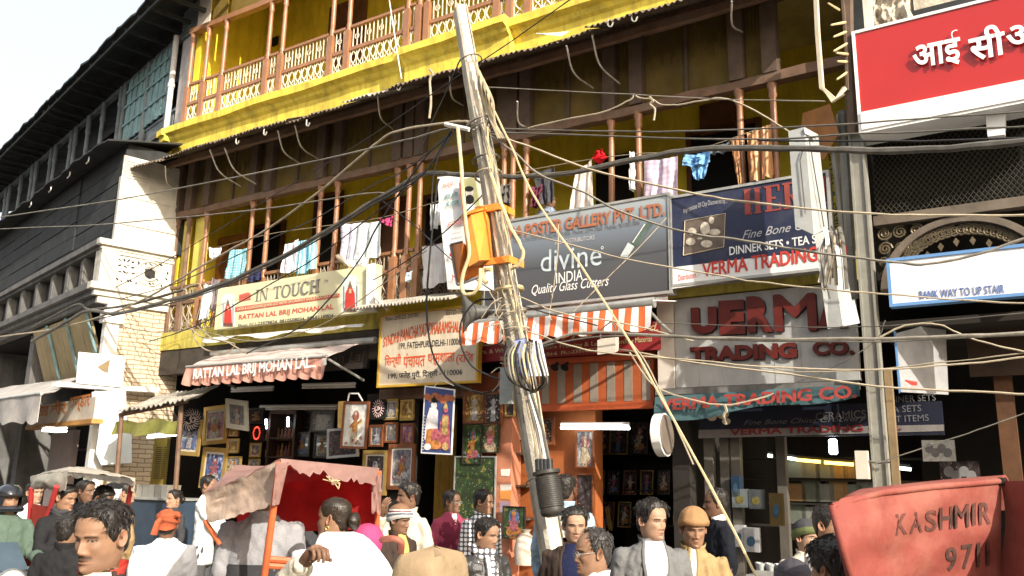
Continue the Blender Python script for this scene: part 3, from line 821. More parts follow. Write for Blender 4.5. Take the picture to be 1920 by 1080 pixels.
# ------------------------------------------------------------------ signs
M_cream = mat('cream_sign_vinyl', (0.70, 0.66, 0.42), 0.45, 0.06, 2.0, dirt=0.2, dcol=(0.55, 0.5, 0.34), bump=0.03)
M_sred = mat('sign_red', (0.55, 0.05, 0.035), 0.5, 0.1, 3, bump=0.02)
M_salm = mat('faded_red_print', (0.60, 0.13, 0.09), 0.55, 0.1, 3, bump=0.02)
M_sgrey = mat('sign_grey_letter', (0.20, 0.19, 0.17), 0.5, 0.1, 3, bump=0.02)
M_sblk = mat('sign_black_paint', (0.025, 0.025, 0.03), 0.5, 0.1, 3, bump=0.02)
M_swht = mat('sign_white', (0.80, 0.80, 0.78), 0.5, 0.06, 3, bump=0.02)
M_snavy = mat('sign_navy', (0.035, 0.05, 0.15), 0.4, 0.15, 2, bump=0.02)
M_sbrn = mat('painted_cream_board', (0.66, 0.56, 0.42), 0.65, 0.1, 3, dirt=0.4, dcol=(0.4, 0.3, 0.2), streak=True)
M_ored = mat('orange_red_enamel', (0.62, 0.10, 0.03), 0.5, 0.12, 4)
M_mustard = mat('mustard_wood', (0.55, 0.33, 0.04), 0.6, 0.15, 4)
M_edge = mat('sign_edge_metal', (0.42, 0.42, 0.40), 0.5, 0.2, 4, metal=0.4, dirt=0.3)
def board(name, label, px0, px1, d, th, m, zpad=(0, 0), cat='sign', tilt=0.0, edge=None):
 """board between pixel top-left px0 and bottom-right px1 on the facade plane d, with thickness th"""
 s0, z1 = SZ(px0[0], px0[1], d); s1, z0 = SZ(px1[0], px1[1], d)
 r = thing(name, label, cat, FW((s0 + s1) / 2, d - th, z0))
 b = MB(); b.box(s0, s1, d - th, d, z0, z1); b.build('panel', m, r)
 if edge:
  e = MB()
  w = 0.03
  e.box(s0 - w, s1 + w, d - th - 0.01, d + 0.015, z1, z1 + w); e.box(s0 - w, s1 + w, d - th - 0.01, d + 0.015, z0 - w, z0)
  e.box(s0 - w, s0, d - th - 0.01, d + 0.015, z0, z1); e.box(s1, s1 + w, d - th - 0.01, d + 0.015, z0, z1)
  e.build('frame', edge, r)
 return r, s0, s1, z0, z1
def patch(par, name, pts, d, m, th=0.004):
 """flat applied patch given by pixel corners on plane d"""
 b = MB(); b.prism([G(x, y, d) for x, y in pts][::-1], EN * th); return b.build(name, m, par)
def arch(par, name, x0, x1, yt, yb, d, m, skew=0.0, th=0.004):
 pts = [(x0, yb), (x1, yb + skew)]
 n = 10; w = (x1 - x0) / 2; cx = (x0 + x1) / 2
 for k in range(n + 1):
  t = math.pi * k / n
  pts.append((cx + w * math.cos(t), yt + w * 1.0 - w * math.sin(t) + skew * (0.5 + 0.5 * math.cos(t))))
 b = MB(); b.prism([G(x, y, d) for x, y in pts], EN * th); return b.build(name, m, par)
# serif capitals as strokes: (kind, ...) in a unit cell; thick stems, thin joins, slab serifs
def serif_word(word, bl, br, hh, par, m, d, name='lettering', tk=0.17, tn=0.06):
 p0 = G(bl[0], bl[1], d); ux = G(br[0], br[1], d) - p0; H = (G(bl[0], bl[1] - hh, d) - p0).z
 W = {'I': 0.42, 'N': 0.95, 'T': 0.82, 'O': 0.98, 'U': 0.92, 'C': 0.9, 'H': 0.98, ' ': 0.45, 'E': 0.82, 'R': 0.92}
 tot = sum(W[c] + 0.06 for c in word) - 0.06
 L = ux.length; e = ux.normalized(); up = Vector((0, 0, 1)); k = L / tot
 b = MB(); eps = [0.0]
 def P(x, y): return p0 + e * (x * k) + up * (y * H)
 def quad(x0, y0, x1, y1):
  eps[0] += 0.00025
  b.prism([P(x0, y0), P(x0, y1), P(x1, y1), P(x1, y0)][::-1], EN * (0.004 + eps[0]))
 def poly(ps):
  eps[0] += 0.00025
  b.prism([P(x, y) for x, y in ps], EN * (0.004 + eps[0]))
 def serif(x, y, w=0.3): quad(x - w / 2, y, x + w / 2, y + 0.05)
 def ringarc(cx, w, a0, a1):
  n = 22; o = []; i_ = []
  for q in range(n + 1):
   t = a0 + (a1 - a0) * q / n
   o.append((cx + w * math.cos(t), 0.5 + 0.52 * math.sin(t)))
   i_.append((cx + (w - tk) * math.cos(t), 0.5 + 0.47 * math.sin(t)))
  for q in range(n): poly([i_[q], o[q], o[q + 1], i_[q + 1]])
 x = 0.0
 for c in word:
  w = W[c]
  if c == 'I': quad(w / 2 - tk / 2, 0.05, w / 2 + tk / 2, 0.95); serif(w and x + w / 2, 0, 0.38) if False else None
  if c == 'I':
   b_ = x + w / 2
  X = x
  def q(a, y0, c1, y1): quad(X + a, y0, X + c1, y1)
  if c == 'I':
   pass
  if c == 'N':
   q(0.12, 0.05, 0.12 + tn, 0.95); q(w - 0.12 - tn, 0.05, w - 0.12, 0.95)
   poly([(X + 0.1, 0.97), (X + 0.1 + tk * 1.1, 0.97), (X + w - 0.12, 0.0), (X + w - 0.12 - tk * 0.7, 0.0)][::-1]); serif(X + 0.13, 0, 0.26); serif(X + w - 0.14, 0.95, 0.26); serif(X + 0.1, 0.95, 0.22)
  if c == 'T':
   q(w / 2 - tk / 2, 0.05, w / 2 + tk / 2, 0.95); q(0.02, 0.95, w - 0.02, 1.0); serif(X + w / 2, 0, 0.36); q(0.02, 0.78, 0.02 + tn, 0.95); q(w - 0.02 - tn, 0.78, w - 0.02, 0.95)
  if c == 'O': ringarc(X + w / 2, w / 2, 0, 2 * math.pi)
  if c == 'C': ringarc(X + w / 2 + 0.03, w / 2, 0.7, 2 * math.pi - 0.7); q(w - 0.12, 0.72, w - 0.12 + tn, 1.0)
  if c == 'U':
   q(0.12, 0.3, 0.12 + tk, 0.95); q(w - 0.12 - tn, 0.3, w - 0.12, 0.95); serif(X + 0.2, 0.95, 0.34); serif(X + w - 0.15, 0.95, 0.26)
   n = 12; cx = X + w / 2; ro = w / 2 - 0.12
   for g in range(n):
    t0, t1 = math.pi + math.pi * g / n, math.pi + math.pi * (g + 1) / n
    poly([(cx + (ro - 0.11) * math.cos(t0), 0.3 + 0.24 * math.sin(t0)), (cx + ro * math.cos(t0), 0.3 + 0.31 * math.sin(t0)), (cx + ro * math.cos(t1), 0.3 + 0.31 * math.sin(t1)), (cx + (ro - 0.11) * math.cos(t1), 0.3 + 0.24 * math.sin(t1))])
  if c == 'H':
   q(0.13, 0.05, 0.13 + tk, 0.95); q(w - 0.13 - tk, 0.05, w - 0.13, 0.95); q(0.13, 0.48, w - 0.13, 0.54)
   for sx in (0.13 + tk / 2, w - 0.13 - tk / 2): serif(X + sx, 0, 0.36); serif(X + sx, 0.95, 0.36)
  if c == 'E':
   q(0.13, 0.05, 0.13 + tk, 0.95); q(0.04, 0, w - 0.02, 0.07); q(0.04, 0.93, w - 0.05, 1.0); q(0.13, 0.46, w - 0.25, 0.54); q(w - 0.1, 0, w - 0.02, 0.28); q(w - 0.13, 0.74, w - 0.05, 1.0)
  if c == 'R':
   q(0.13, 0.05, 0.13 + tk, 0.95); serif(X + 0.13 + tk / 2, 0, 0.36); q(0.04, 0.93, w * 0.6, 1.0); q(0.13, 0.46, w * 0.6, 0.53); q(w * 0.66, 0.55, w * 0.66 + tk, 0.9)
   poly([(X + w * 0.45, 0.47), (X + w * 0.45 + tk, 0.47), (X + w, 0.0), (X + w - tk * 1.2, 0.0)][::-1]); q(w * 0.55, 0.9, w * 0.72, 0.98); q(w * 0.55, 0.48, w * 0.72, 0.56)
  if c == 'I':
   quad(b_ - tk / 2, 0.05, b_ + tk / 2, 0.95); serif(b_, 0, 0.38); serif(b_, 0.95, 0.38)
  x += w + 0.06
 return b.build(name, m, par)
def shrine_print(par, x0, x1, yt, yb, d, skew):
 a = arch(par, 'shrine_print', x0, x1, yt, yb, d, mat('pale_blue_print', (0.62, 0.68, 0.66), 0.5, 0.15, 6, bump=0.02), skew)
 cx = (x0 + x1) / 2; h = yb - yt; w = x1 - x0
 def e(nm, pts, m, o):
  b = MB(); b.prism([G(x, y, d + o) for x, y in pts], EN * 0.003); b.build(nm, m, a)
 sk = lambda x: skew * (x - x0) / w
 e('red_robe', [(cx - w * .30, yb - 4 + sk(cx)), (cx + w * .30, yb - 4 + sk(cx)), (cx + w * .26, yt + h * .5 + sk(cx)), (cx + w * .1, yt + h * .34 + sk(cx)), (cx - w * .1, yt + h * .34 + sk(cx)), (cx - w * .26, yt + h * .5 + sk(cx))], M_sred, 0.004)
 e('crown', [(cx - w * .12, yt + h * .34 + sk(cx)), (cx + w * .12, yt + h * .34 + sk(cx)), (cx, yt + h * .16 + sk(cx))], mat('crown_brown', (0.18, 0.12, 0.08), 0.6), 0.005)
 e('face', [(cx - w * .07, yt + h * .50 + sk(cx)), (cx + w * .07, yt + h * .50 + sk(cx)), (cx + w * .06, yt + h * .38 + sk(cx)), (cx - w * .06, yt + h * .38 + sk(cx))], mat('print_flesh', (0.6, 0.42, 0.25), 0.6), 0.008)
 e('pedestal', [(cx - w * .36, yb - 1 + sk(cx)), (cx + w * .36, yb - 1 + sk(cx)), (cx + w * .34, yb - 7 + sk(cx)), (cx - w * .34, yb - 7 + sk(cx))], mat('pedestal_brown', (0.16, 0.06, 0.04), 0.6), 0.008)
 for sx in (-.38, .36): e('pillar', [(cx + w * sx, yb - 7 + sk(cx)), (cx + w * (sx + .05), yb - 7 + sk(cx)), (cx + w * (sx + .05), yt + h * .3 + sk(cx)), (cx + w * sx, yt + h * .3 + sk(cx))], M_sgrey, 0.006)
# 1 cream sign
D = 0.36
SG, s0, s1, z0, z1 = board('shop_sign', 'cream sign with grey serif lettering and two small shrine pictures over the left shop awning', (409, 541), (702, 583), D, 0.12, M_cream)
serif_word('IN TOUCH', (478, 566), (600, 547), 22, SG, M_sgrey, D)
text('TM', (607, 531), (615, 530), 6, SG, M_sgrey, d=D)
patch(SG, 'red_stripe', [(441, 585), (637, 557), (637, 550), (441, 576)], D + 0.002, M_salm)
text('GOD & GODDESSES JEWELLED WITH 24 CARROT GOLD PLATED GEELS', (445, 584), (634, 556.5), 6, SG, M_cream, d=D + 0.006, bold=0.012)
text('RATTAN LAL BRIJ MOHAN LAL', (448, 602), (625, 582), 11, SG, M_salm, d=D, bold=0.03)
text('Shop: 011-23979824, 9810508034, 9868119904', (446, 616), (625, 597), 8, SG, M_sblk, d=D, bold=0.01)
b = MB(); b.prism([G(449, 566, D), G(470, 562, D), G(470, 551, D), G(466, 548, D), G(449, 553, D)][::1], EN * 0.006); b.build('red_tag', M_salm, SG)
shrine_print(SG, 415, 440, 552, 614, D, -3)
shrine_print(SG, 640, 673, 517, 587, D, -4)
# torn flex edge under the sign
def flap(name, label, x0, y0, x1, y1, drop, d, m, cat='sheet', n=30, sd=1):
 p0, p1 = G(x0, y0, d), G(x1, y1, d)
 hz_ = drop
 def fn(u, v):
  p = p0.lerp(p1, u)
  return p + Vector((0, 0, -hz_ * v * (0.6 + 0.5 * fbm((u * 5, sd, 0), 1.0) + 0.25 * math.sin(u * 17 + sd)))) + EN * (0.05 * v + 0.02 * fbm((u * 6, v * 2, sd), 1.0))
 return MB().grid(fn, n, 3, thick=EN * 0.006).build(name, m, label=label, cat=cat)
flap('sign_backing', 'torn pale sheet edge drooping below the cream sign', 385, 634, 684, 607, 0.10, 0.33, M_white)
# white upright board and folded arch bits at the sign's right end
b = MB(); b.prism([G(687, 497, 0.42), G(700, 493, 0.42), G(702, 582, 0.42), G(686, 584, 0.42)][::-1], EN * -0.05)
b.build('white_board', M_swht, label='narrow white upright board at the right end of the cream sign', cat='board')
b = MB(); b.tube([G(632, 480, 0.5), G(656, 499, 0.5)], 0.035, 4); b.tube([G(702, 555, 0.45), G(727, 580, 0.5)], 0.03, 4)
b.build('timber_prop', M_sbrn, label='pair of pale timber props beside the cream sign', cat='prop')
# 2 Sindhi board
D = 0.30
SB, s0, s1, z0, z1 = board('painted_board', 'hand painted cream lodging house board with red lettering in two scripts', (717, 594), (893, 713), D, 0.06, M_sbrn, edge=M_mustard)
text('SYNDHI PANCHAYAT DHARAMSHALA', (719, 651), (868, 622), 17, SB, M_ored, d=D, bold=0.018, arc=0.35, grow=0.35)
text('199, FATEHPURI DELHI-110006', (748, 657), (864, 648), 14, SB, M_sblk, d=D, bold=0.012)
text('ESTD 1930', (837, 591), (876, 588), 9, SB, M_sblk, d=D)
text('Phone: 23951225, 23939801', (723, 604), (786, 595), 9, SB, M_sblk, d=D)
text('\u093f\u0938\u0928\u094d\u0927\u0940', (721, 692), (752, 689), 26, SB, M_ored, d=D, bold=0.016)
text('\u092a\u0902\u091a\u093e\u092f\u0924', (756, 690), (797, 687), 27, SB, M_ored, d=D, bold=0.016)
text('\u0927\u0930\u094d\u092e\u0936\u093e\u0932\u093e', (802, 687), (852, 685), 24, SB, M_ored, d=D, bold=0.016)
text('(\u0930\u093f\u091c', (855, 685), (888, 683), 25, SB, M_ored, d=D, bold=0.016)
text('199, \u092b\u0924\u0947\u0939 \u092a\u0941\u0930\u0940, \u093f\u0926\u0932\u094d\u0932\u0940 - 110006', (728, 714), (867, 706), 16, SB, M_sblk, d=D, bold=0.015)
corr(-2.3, -0.55, 0.02, 4.33, 0.62, 4.12, wl=0.06, amp=0.02, seed=50, rag=0.03).build('canopy_sheet', M_zinc, label='small corrugated iron canopy over the painted lodging board', cat='canopy', smooth=True)
# 3 grey glass cutter sign
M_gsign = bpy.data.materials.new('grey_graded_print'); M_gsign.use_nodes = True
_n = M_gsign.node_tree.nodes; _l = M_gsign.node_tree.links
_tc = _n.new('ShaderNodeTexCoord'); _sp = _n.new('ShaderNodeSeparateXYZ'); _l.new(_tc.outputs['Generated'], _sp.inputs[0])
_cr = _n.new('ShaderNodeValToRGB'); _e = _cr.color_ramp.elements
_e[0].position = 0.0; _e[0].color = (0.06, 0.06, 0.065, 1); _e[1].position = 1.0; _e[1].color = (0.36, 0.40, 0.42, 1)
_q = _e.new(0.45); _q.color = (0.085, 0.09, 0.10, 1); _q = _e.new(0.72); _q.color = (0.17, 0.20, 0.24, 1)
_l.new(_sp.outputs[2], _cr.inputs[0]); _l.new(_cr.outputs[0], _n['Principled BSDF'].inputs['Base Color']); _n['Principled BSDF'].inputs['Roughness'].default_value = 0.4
D = 0.36
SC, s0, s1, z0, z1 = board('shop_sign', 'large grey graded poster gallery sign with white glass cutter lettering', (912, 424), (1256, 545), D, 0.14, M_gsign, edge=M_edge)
M_cop = mat('copper_letter', (0.38, 0.14, 0.075), 0.45, 0.1, 4, bump=0.02)
text('CHOPRA POSTER GALLERY PVT. LTD.', (905, 455), (1247, 404), 22, SC, M_cop, d=D + 0.01, bold=0.035)
text('1069-A, FATEHPURI, DELHI-110 006  Phone: 2394 7060  Mobile: 9810031806', (962, 458), (1200, 423), 9, SC, mat('mid_grey_ink', (0.14, 0.15, 0.16), 0.5), d=D)
text('SOLE DISTRIBUTORS', (1040, 459), (1115, 449), 8, SC, mat('faded_ink', (0.5, 0.5, 0.5), 0.5), d=D, bold=0.01)
text('divine', (1014, 511), (1128, 497), 41, SC, mat('silver_blue_letter', (0.50, 0.58, 0.62), 0.35), d=D + 0.002)
text('\u00b0', (1127, 468), (1132, 467), 6, SC, M_swht, d=D)
text('INDIA', (1043, 532), (1093, 525), 20, SC, M_swht, d=D)
text('Quality Glass Cutters', (997, 558), (1142, 541), 23, SC, M_swht, d=D, shear=0.35)
b = MB()
def px_quad(m_, pts, d, th): m_.prism([G(x, y, d) for x, y in pts][::-1], EN * th)
px_quad(b, [(1163, 481), (1178, 455), (1190, 462), (1176, 483)], D, 0.008)
b.build('cutter_head', mat('steel_print', (0.55, 0.62, 0.62), 0.3), SC)
b = MB(); px_quad(b, [(1186, 456), (1218, 412), (1226, 418), (1194, 463)], D, 0.006); b.build('cutter_handle', mat('green_grey_print', (0.10, 0.14, 0.12), 0.4), SC)
b = MB(); b.tube([G(1186, 455, D + 0.01), G(1209, 420, D + 0.01)], 0.006, 4); b.build('cutter_edge', M_swht, SC)
# torn silver backing below it
flap('sign_backing', 'torn silver sheet hanging below the grey poster gallery sign', 915, 592, 1255, 548, 0.11, 0.30, M_edge, sd=4)
# 4 navy crockery sign
D = 0.36
SH, s0, s1, z0, z1 = board('shop_sign', 'navy and white crockery sign with red block letters and a teacup picture', (1259, 373), (1560, 500), D, 0.12, mat('navy_print', (0.022, 0.028, 0.065), 0.4, 0.1, 3, dirt=0.3, dcol=(0.12, 0.12, 0.13), bump=0.02), edge=M_edge)
patch(SH, 'white_stripe', [(1257, 542), (1560, 500), (1560, 467), (1257, 502)], D + 0.001, M_swht, 0.006)
serif_word('HERIT', (1394, 404), (1560, 380), 48, SH, mat('brick_red_letter', (0.30, 0.06, 0.045), 0.5), D, tk=0.24, tn=0.12)
text('Fine Bone China', (1392, 449), (1545, 424), 16, SH, mat('dull_silver', (0.45, 0.45, 0.46), 0.5), d=D, shear=0.45)
text('DINNER SETS \u2022 TEA SETS', (1368, 479), (1560, 452), 16, SH, M_swht, d=D, bold=0.015)
text('VERMA TRADING CO', (1318, 519), (1590, 481), 25, SH, M_sred, d=D + 0.008, bold=0.03)
text('Distributors :-', (1272, 527), (1312, 519), 11, SH, M_sred, d=D + 0.008)
text('Impressions Of Clay Discovered By...', (1282, 403), (1364, 384), 12, SH, mat('dull_silver', (0.45, 0.45, 0.46), 0.5), d=D, arc=0.35)
patch(SH, 'picture_panel', [(1281, 479), (1357, 463), (1360, 400), (1284, 414)], D + 0.001, mat('brown_photo', (0.13, 0.10, 0.08), 0.5, 0.3, 8), 0.005)
b = MB()
def disc(m_, x, y, rx, ry, d, n=14, th=0.003): m_.prism([G(x + rx * math.cos(2 * math.pi * k / n), y - ry * math.sin(2 * math.pi * k / n), d) for k in range(n)], EN * th)
for (x, y, rx, ry) in [(1295, 453, 9, 7), (1325, 457, 11, 7), (1340, 435, 11, 6), (1322, 428, 9, 12), (1298, 434, 8, 7)]: disc(b, x, y, rx, ry, D + 0.0066 + 0.0005 * (x % 7))
for (x, y, rx, ry) in [(1334, 413, 5, 7), (1312, 447, 5, 2)]: disc(b, x, y, rx, ry, D + 0.0065)
b.build('teacups', mat('china_print', (0.52, 0.47, 0.38), 0.5, 0.35, 20), SH)
e_ = [(1281, 479), (1357, 463), (1360, 400), (1284, 414), (1281, 479)]
b = MB(); b.tube([G(x, y, D + 0.008) for x, y in e_], 0.005, 4); b.build('picture_border', M_sbrn, SH)
# 5 big white wall sign with red cut-out letters
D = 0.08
SV, s0, s1, z0, z1 = board('wall_sign', 'large shaded white wall sign with bulging red cut out trading company letters', (1264, 562), (1612, 712), D, 0.1, mat('shaded_white_panel', (0.43, 0.43, 0.42), 0.6, 0.12, 3, dirt=0.5, dcol=(0.25, 0.24, 0.22), streak=True))  # panel greyed to carry shade that does not fall on it
M_cut = mat('maroon_cutout', (0.12, 0.015, 0.010), 0.5, 0.2, 4)
bl_ = [('V', 1296, 1345, 627, 50), ('E', 1349, 1398, 628, 64), ('R', 1402, 1450, 624, 68), ('M', 1455, 1530, 620, 66), ('A', 1533, 1590, 616, 62)]
for c, x0, x1, y, h in bl_:
 for o in range(1): text(c if c != 'V' else 'U', (x0, y), (x1, y - 2), h, SV, M_cut, d=D + 0.05, bold=0.075 if c != 'M' else .03)
 text(c if c != 'V' else 'U', (x0 + 3, y + 2), (x1 + 3, y), h, SV, M_sblk, d=D + 0.012, bold=0.075 if c != 'M' else .03)
text('TRADING', (1294, 679), (1495, 671), 28, SV, M_cut, d=D + 0.04, bold=0.06)
text('TRADING', (1296, 681), (1497, 673), 28, SV, M_sblk, d=D + 0.01, bold=0.06)
text('CO.', (1524, 667), (1602, 664), 27, SV, M_cut, d=D + 0.04, bold=0.05)
text('CO.', (1526, 669), (1604, 666), 27, SV, M_sblk, d=D + 0.01, bold=0.05)
b = MB()
for k in range(1, 7):
 s = s0 + (s1 - s0) * k / 7; b.box(s - 0.003, s + 0.003, D, D + 0.003, z0, z1)
b.build('panel_seam', M_edge, SV)
b = MB(); a0 = SZ(1232, 740, 0.25)[0]; b.box(a0, s1, 0.08, 0.3, z0 - 0.10, z0 - 0.03); b.build('ledge', M_stoned, SV)
b = MB(); b.box(SZ(1232, 600, 0.1)[0], SZ(1262, 600, 0.1)[0], 0.0, 0.1, 2.85, 3.9); b.build('side_panel', M_pale, SV)
# 6 cyan cloth banner
D = 0.34
def banner(u, v):
 x = 1228 + (1612 - 1228) * u
 yt = 744 - 24 * u; yb = 786 - 46 * u * (1 - 0.5 * (1 - u)) + 6 * math.sin(u * 9)
 p = G(x, yt + (yb - yt) * v, D)
 return p + EN * (0.03 * math.sin(u * 14 + v * 2) * v + 0.02 * fbm((u * 4, v, 3), 1.0))
BN = thing('cloth_banner', 'sagging faded cyan cloth banner with red trading company name', 'banner', G(1400, 770, D))
MB().grid(banner, 40, 6, thick=EN * -0.004).build('cloth', mat('faded_cyan_cloth', (0.065, 0.135, 0.15), 0.85, 0.2, 4, dirt=0.5, dcol=(0.06, 0.12, 0.14)), BN, smooth=True)
text('VERMA TRADING CO.', (1240, 770), (1605, 745), 20, BN, mat('banner_red', (0.34, 0.05, 0.04), 0.7), d=D + 0.045, bold=0.05)
# 7 dark crockery fascia under the banner
D = -0.12
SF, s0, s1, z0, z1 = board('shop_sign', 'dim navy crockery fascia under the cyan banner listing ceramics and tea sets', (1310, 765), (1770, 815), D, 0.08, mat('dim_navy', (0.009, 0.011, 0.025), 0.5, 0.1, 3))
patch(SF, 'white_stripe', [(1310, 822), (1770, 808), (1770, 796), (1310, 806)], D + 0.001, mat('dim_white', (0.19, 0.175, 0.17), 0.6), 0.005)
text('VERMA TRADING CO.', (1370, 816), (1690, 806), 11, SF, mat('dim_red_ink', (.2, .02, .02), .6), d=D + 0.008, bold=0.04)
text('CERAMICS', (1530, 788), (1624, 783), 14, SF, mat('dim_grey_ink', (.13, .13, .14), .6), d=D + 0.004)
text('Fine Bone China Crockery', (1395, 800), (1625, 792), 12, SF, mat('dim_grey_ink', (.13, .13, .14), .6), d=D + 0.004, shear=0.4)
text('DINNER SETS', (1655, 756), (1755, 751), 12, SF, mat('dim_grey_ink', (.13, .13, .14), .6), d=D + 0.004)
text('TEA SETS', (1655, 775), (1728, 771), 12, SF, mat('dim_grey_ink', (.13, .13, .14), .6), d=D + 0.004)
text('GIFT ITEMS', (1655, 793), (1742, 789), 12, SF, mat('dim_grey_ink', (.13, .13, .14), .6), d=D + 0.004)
b = MB()
for (x, y, r) in [(1335, 782, 9), (1355, 776, 12), (1362, 790, 8)]: disc(b, x, y, r, r * .8, D, th=0.004 + 0.0007 * (x % 5))
b.build('china_print', M_sbrn, SF)
# 8 red bank sign
D = 0.62
SR, s0, s1, z0, z1 = board('bank_sign', 'big red illuminated style bank sign with raised white Hindi letters', (1603, 64), (2040, 165), D, 0.35, mat('bank_red', (0.42, 0.02, 0.018), 0.35, 0.06, 1.5, bump=0.01, coat=0.3), edge=M_swht)
za = SZ(1611, 213, D)[1]
b = MB(); b.box(s0, s1, D + 0.001, D + 0.03, z0, za); b.build('white_band', M_swht, SR)
M_l3 = mat('letter_white_plastic', (0.86, 0.85, 0.86), 0.4, 0.03, 3, bump=0)
for (tx, bl, br, hh) in [('\u0906\u0908', (1714, 137), (1805, 119), 64), ('\u0938\u0940', (1820, 117), (1888, 102), 61), ('\u0905\u0908', (1890, 99), (1985, 82), 62)]:
 for o in (0.036, 0.024): text(tx, bl, br, hh, SR, M_l3, d=D + o, bold=0.022)
b = MB(); p = G(1865, 215, 0.45); b.prism([G(1846, 200, .5), G(1886, 194, .5), G(1884, 252, .5), G(1852, 256, .5)][::-1], EN * -0.12); b.build('white_bracket', M_swht, SR)
# 9 white and blue stair sign
D = 0.5
SK, s0, s1, z0, z1 = board('stair_sign', 'white sheet sign edged in blue pointing to the bank upstairs', (1668, 491), (2020, 540), D, 0.1, mat('white_tin', (0.78, 0.78, 0.80), 0.5, 0.06, 2, dirt=0.2, dcol=(0.6, 0.58, 0.55)), edge=mat('blue_edge_paint', (0.13, 0.28, 0.55), 0.5, 0.1, 3))
text('BANK WAY TO UP STAIR', (1725, 561), (1884, 549), 15, SK, mat('blue_sign_paint', (0.10, 0.17, 0.42), 0.5), d=D, bold=0.012)
# 10 folded white board hanging below it
b = MB(); b.prism([G(1680, 625, 0.2), G(1690, 735, 0.2), G(1778, 740, -0.4), G(1772, 600, -0.4)], EN * -0.03)
HB = b.build('hanging_board', mat('shaded_white_board', (.3, .3, .31), .6), label='white hanging board with a blue edge and red arrow below the stair sign', cat='sign')  # white panel greyed for its side turned from the sun
b = MB(); b.prism([G(1676, 620, 0.21), G(1686, 738, 0.21), G(1690, 735, 0.21), G(1680, 622, 0.21)], EN * 0.02); b.build('blue_edge', mat('blue_edge_paint', (0.13, 0.28, 0.55)), HB)
b = MB(); b.prism([G(1694, 724, 0.14), G(1720, 722, 0.0), G(1720, 716, 0.0), G(1697, 712, 0.14)], EN * 0.006); b.build('red_arrow', M_sred, HB)
# 11 red picture framing board behind the striped awning
D = 0.12
SP_, s0, s1, z0, z1 = board('shop_sign', 'dark red picture framing board half hidden behind the striped awning', (880, 632), (1238, 655), D, 0.1, mat('deep_red_board', (0.30, 0.03, 0.035), 0.5, 0.12, 3, dirt=0.2), edge=None)
M_gold = mat('gold_letter', (0.62, 0.48, 0.26), 0.45, 0.2, 5)
text('Mfrs. & Wholesalers of Picture Framing & Lamination', (891, 667), (1170, 647), 10, SP_, M_gold, d=D, bold=0.02)
text('Raw Material', (1172, 645), (1222, 640), 10, SP_, M_gold, d=D, bold=0.01)
text('2040, Fatehpuri, Delhi-6  Ph.:-23914722', (937, 678), (1120, 661), 9, SP_, M_gold, d=D, bold=0.02)
text('Diamond', (900, 650), (1120, 632), 20, SP_, M_gold, d=D - 0.003 + 0.002, shear=0.3)
text('d.', (1218, 622), (1234, 620), 16, SP_, M_gold, d=D + 0.001, shear=0.3)
# 12 vertical strip sign behind the junction boxes
b = MB(); b.prism([G(1570, 218, 0.18), G(1582, 214, 0.18), G(1594, 440, 0.18), G(1576, 445, 0.18)][::-1], EN * 0.05)
VS = b.build('strip_sign', M_sbrn, label='narrow cream vertical strip sign beside the stanchion', cat='sign')
p = G(1579, 436, 0.235)
text_w('DIESEL & TRAVEL', p, Vector((0, 0, 1)) * 0.95, EU * -0.085, VS, M_sblk, bold=0.01)
# 13 dim name board behind the left awning
D = -0.03
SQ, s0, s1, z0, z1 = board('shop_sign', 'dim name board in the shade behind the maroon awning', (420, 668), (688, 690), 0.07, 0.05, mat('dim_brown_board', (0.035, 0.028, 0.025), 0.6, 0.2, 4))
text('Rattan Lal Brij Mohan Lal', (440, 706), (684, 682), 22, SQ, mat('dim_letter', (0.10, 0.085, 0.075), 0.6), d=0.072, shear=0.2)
# 14 Hindi sweet shop sign on the left and white sheets beside it
D = 0.0
a0, zz1 = LP(55, 764, 0.25); a1, zz0 = LP(175, 785, 0.25)
SL_ = thing('shop_sign', 'sun bleached Hindi sweet shop sign with orange letters at the far left', 'sign', LW(a1, 0.2, zz0))
b = MB(); b.box(a1, a0, 0.1, 0.25, zz0, zz1, W=LW); b.build('panel', mat('bleached_panel', (0.62, 0.54, 0.46), 0.6, 0.1, 2, dirt=0.3), SL_)
b = MB(); b.box(a1, a0, 0.1, 0.27, zz0 - 0.07, zz0, W=LW); b.build('orange_rim', mat('orange_rim', (0.45, 0.22, 0.06), 0.6), SL_)
M_or = mat('orange_letter', (0.55, 0.20, 0.06), 0.6, 0.15, 5)
def LGp(x, y, b_):
 r = ray(x, y); return CAM + r * (((LQ + LB * b_ - CAM).dot(LB)) / r.dot(LB))
text('\u092e\u093f\u0920\u093e\u0908', (58, 787), (90, 781), 26, SL_, M_or, d=0.25, bold=0.03, W=LGp)
text('\u0935\u0940\u0930', (94, 780), (124, 776), 26, SL_, M_or, d=0.25, bold=0.03, W=LGp)
text('\u092d\u0923\u094d\u0921\u093e\u0930', (128, 776), (167, 770), 30, SL_, M_or, d=0.25, bold=0.03, W=LGp)
def skin(name, label, pts, a, m, th=0.03, cat='board', par=None):
 def q(x, y):
  r = ray(x, y); return CAM + r * (((LQ + LA * a - CAM).dot(LA)) / r.dot(LA))
 b_ = MB(); b_.prism([q(x, y) for x, y in pts], LA * th)
 return b_.build(name, m, par, label=label, cat=cat if label else None)
M_glar = mat('bright_white_tin', (0.86, 0.86, 0.85), 0.5, 0.04, 2, bump=0.02)
skin('white_sheet', 'glaring white tin side of the Hindi shop sign', [(173, 735), (236, 730), (237, 790), (180, 790), (172, 788)][::-1], -0.28, M_glar)
skin('white_sheet', 'lower white tin side board beneath the Hindi shop sign', [(188, 792), (215, 790), (247, 800), (247, 868), (190, 872), (180, 850)][::-1], -0.30, mat('blue_white_tin', (0.72, 0.77, 0.80), 0.5, 0.05, 2))
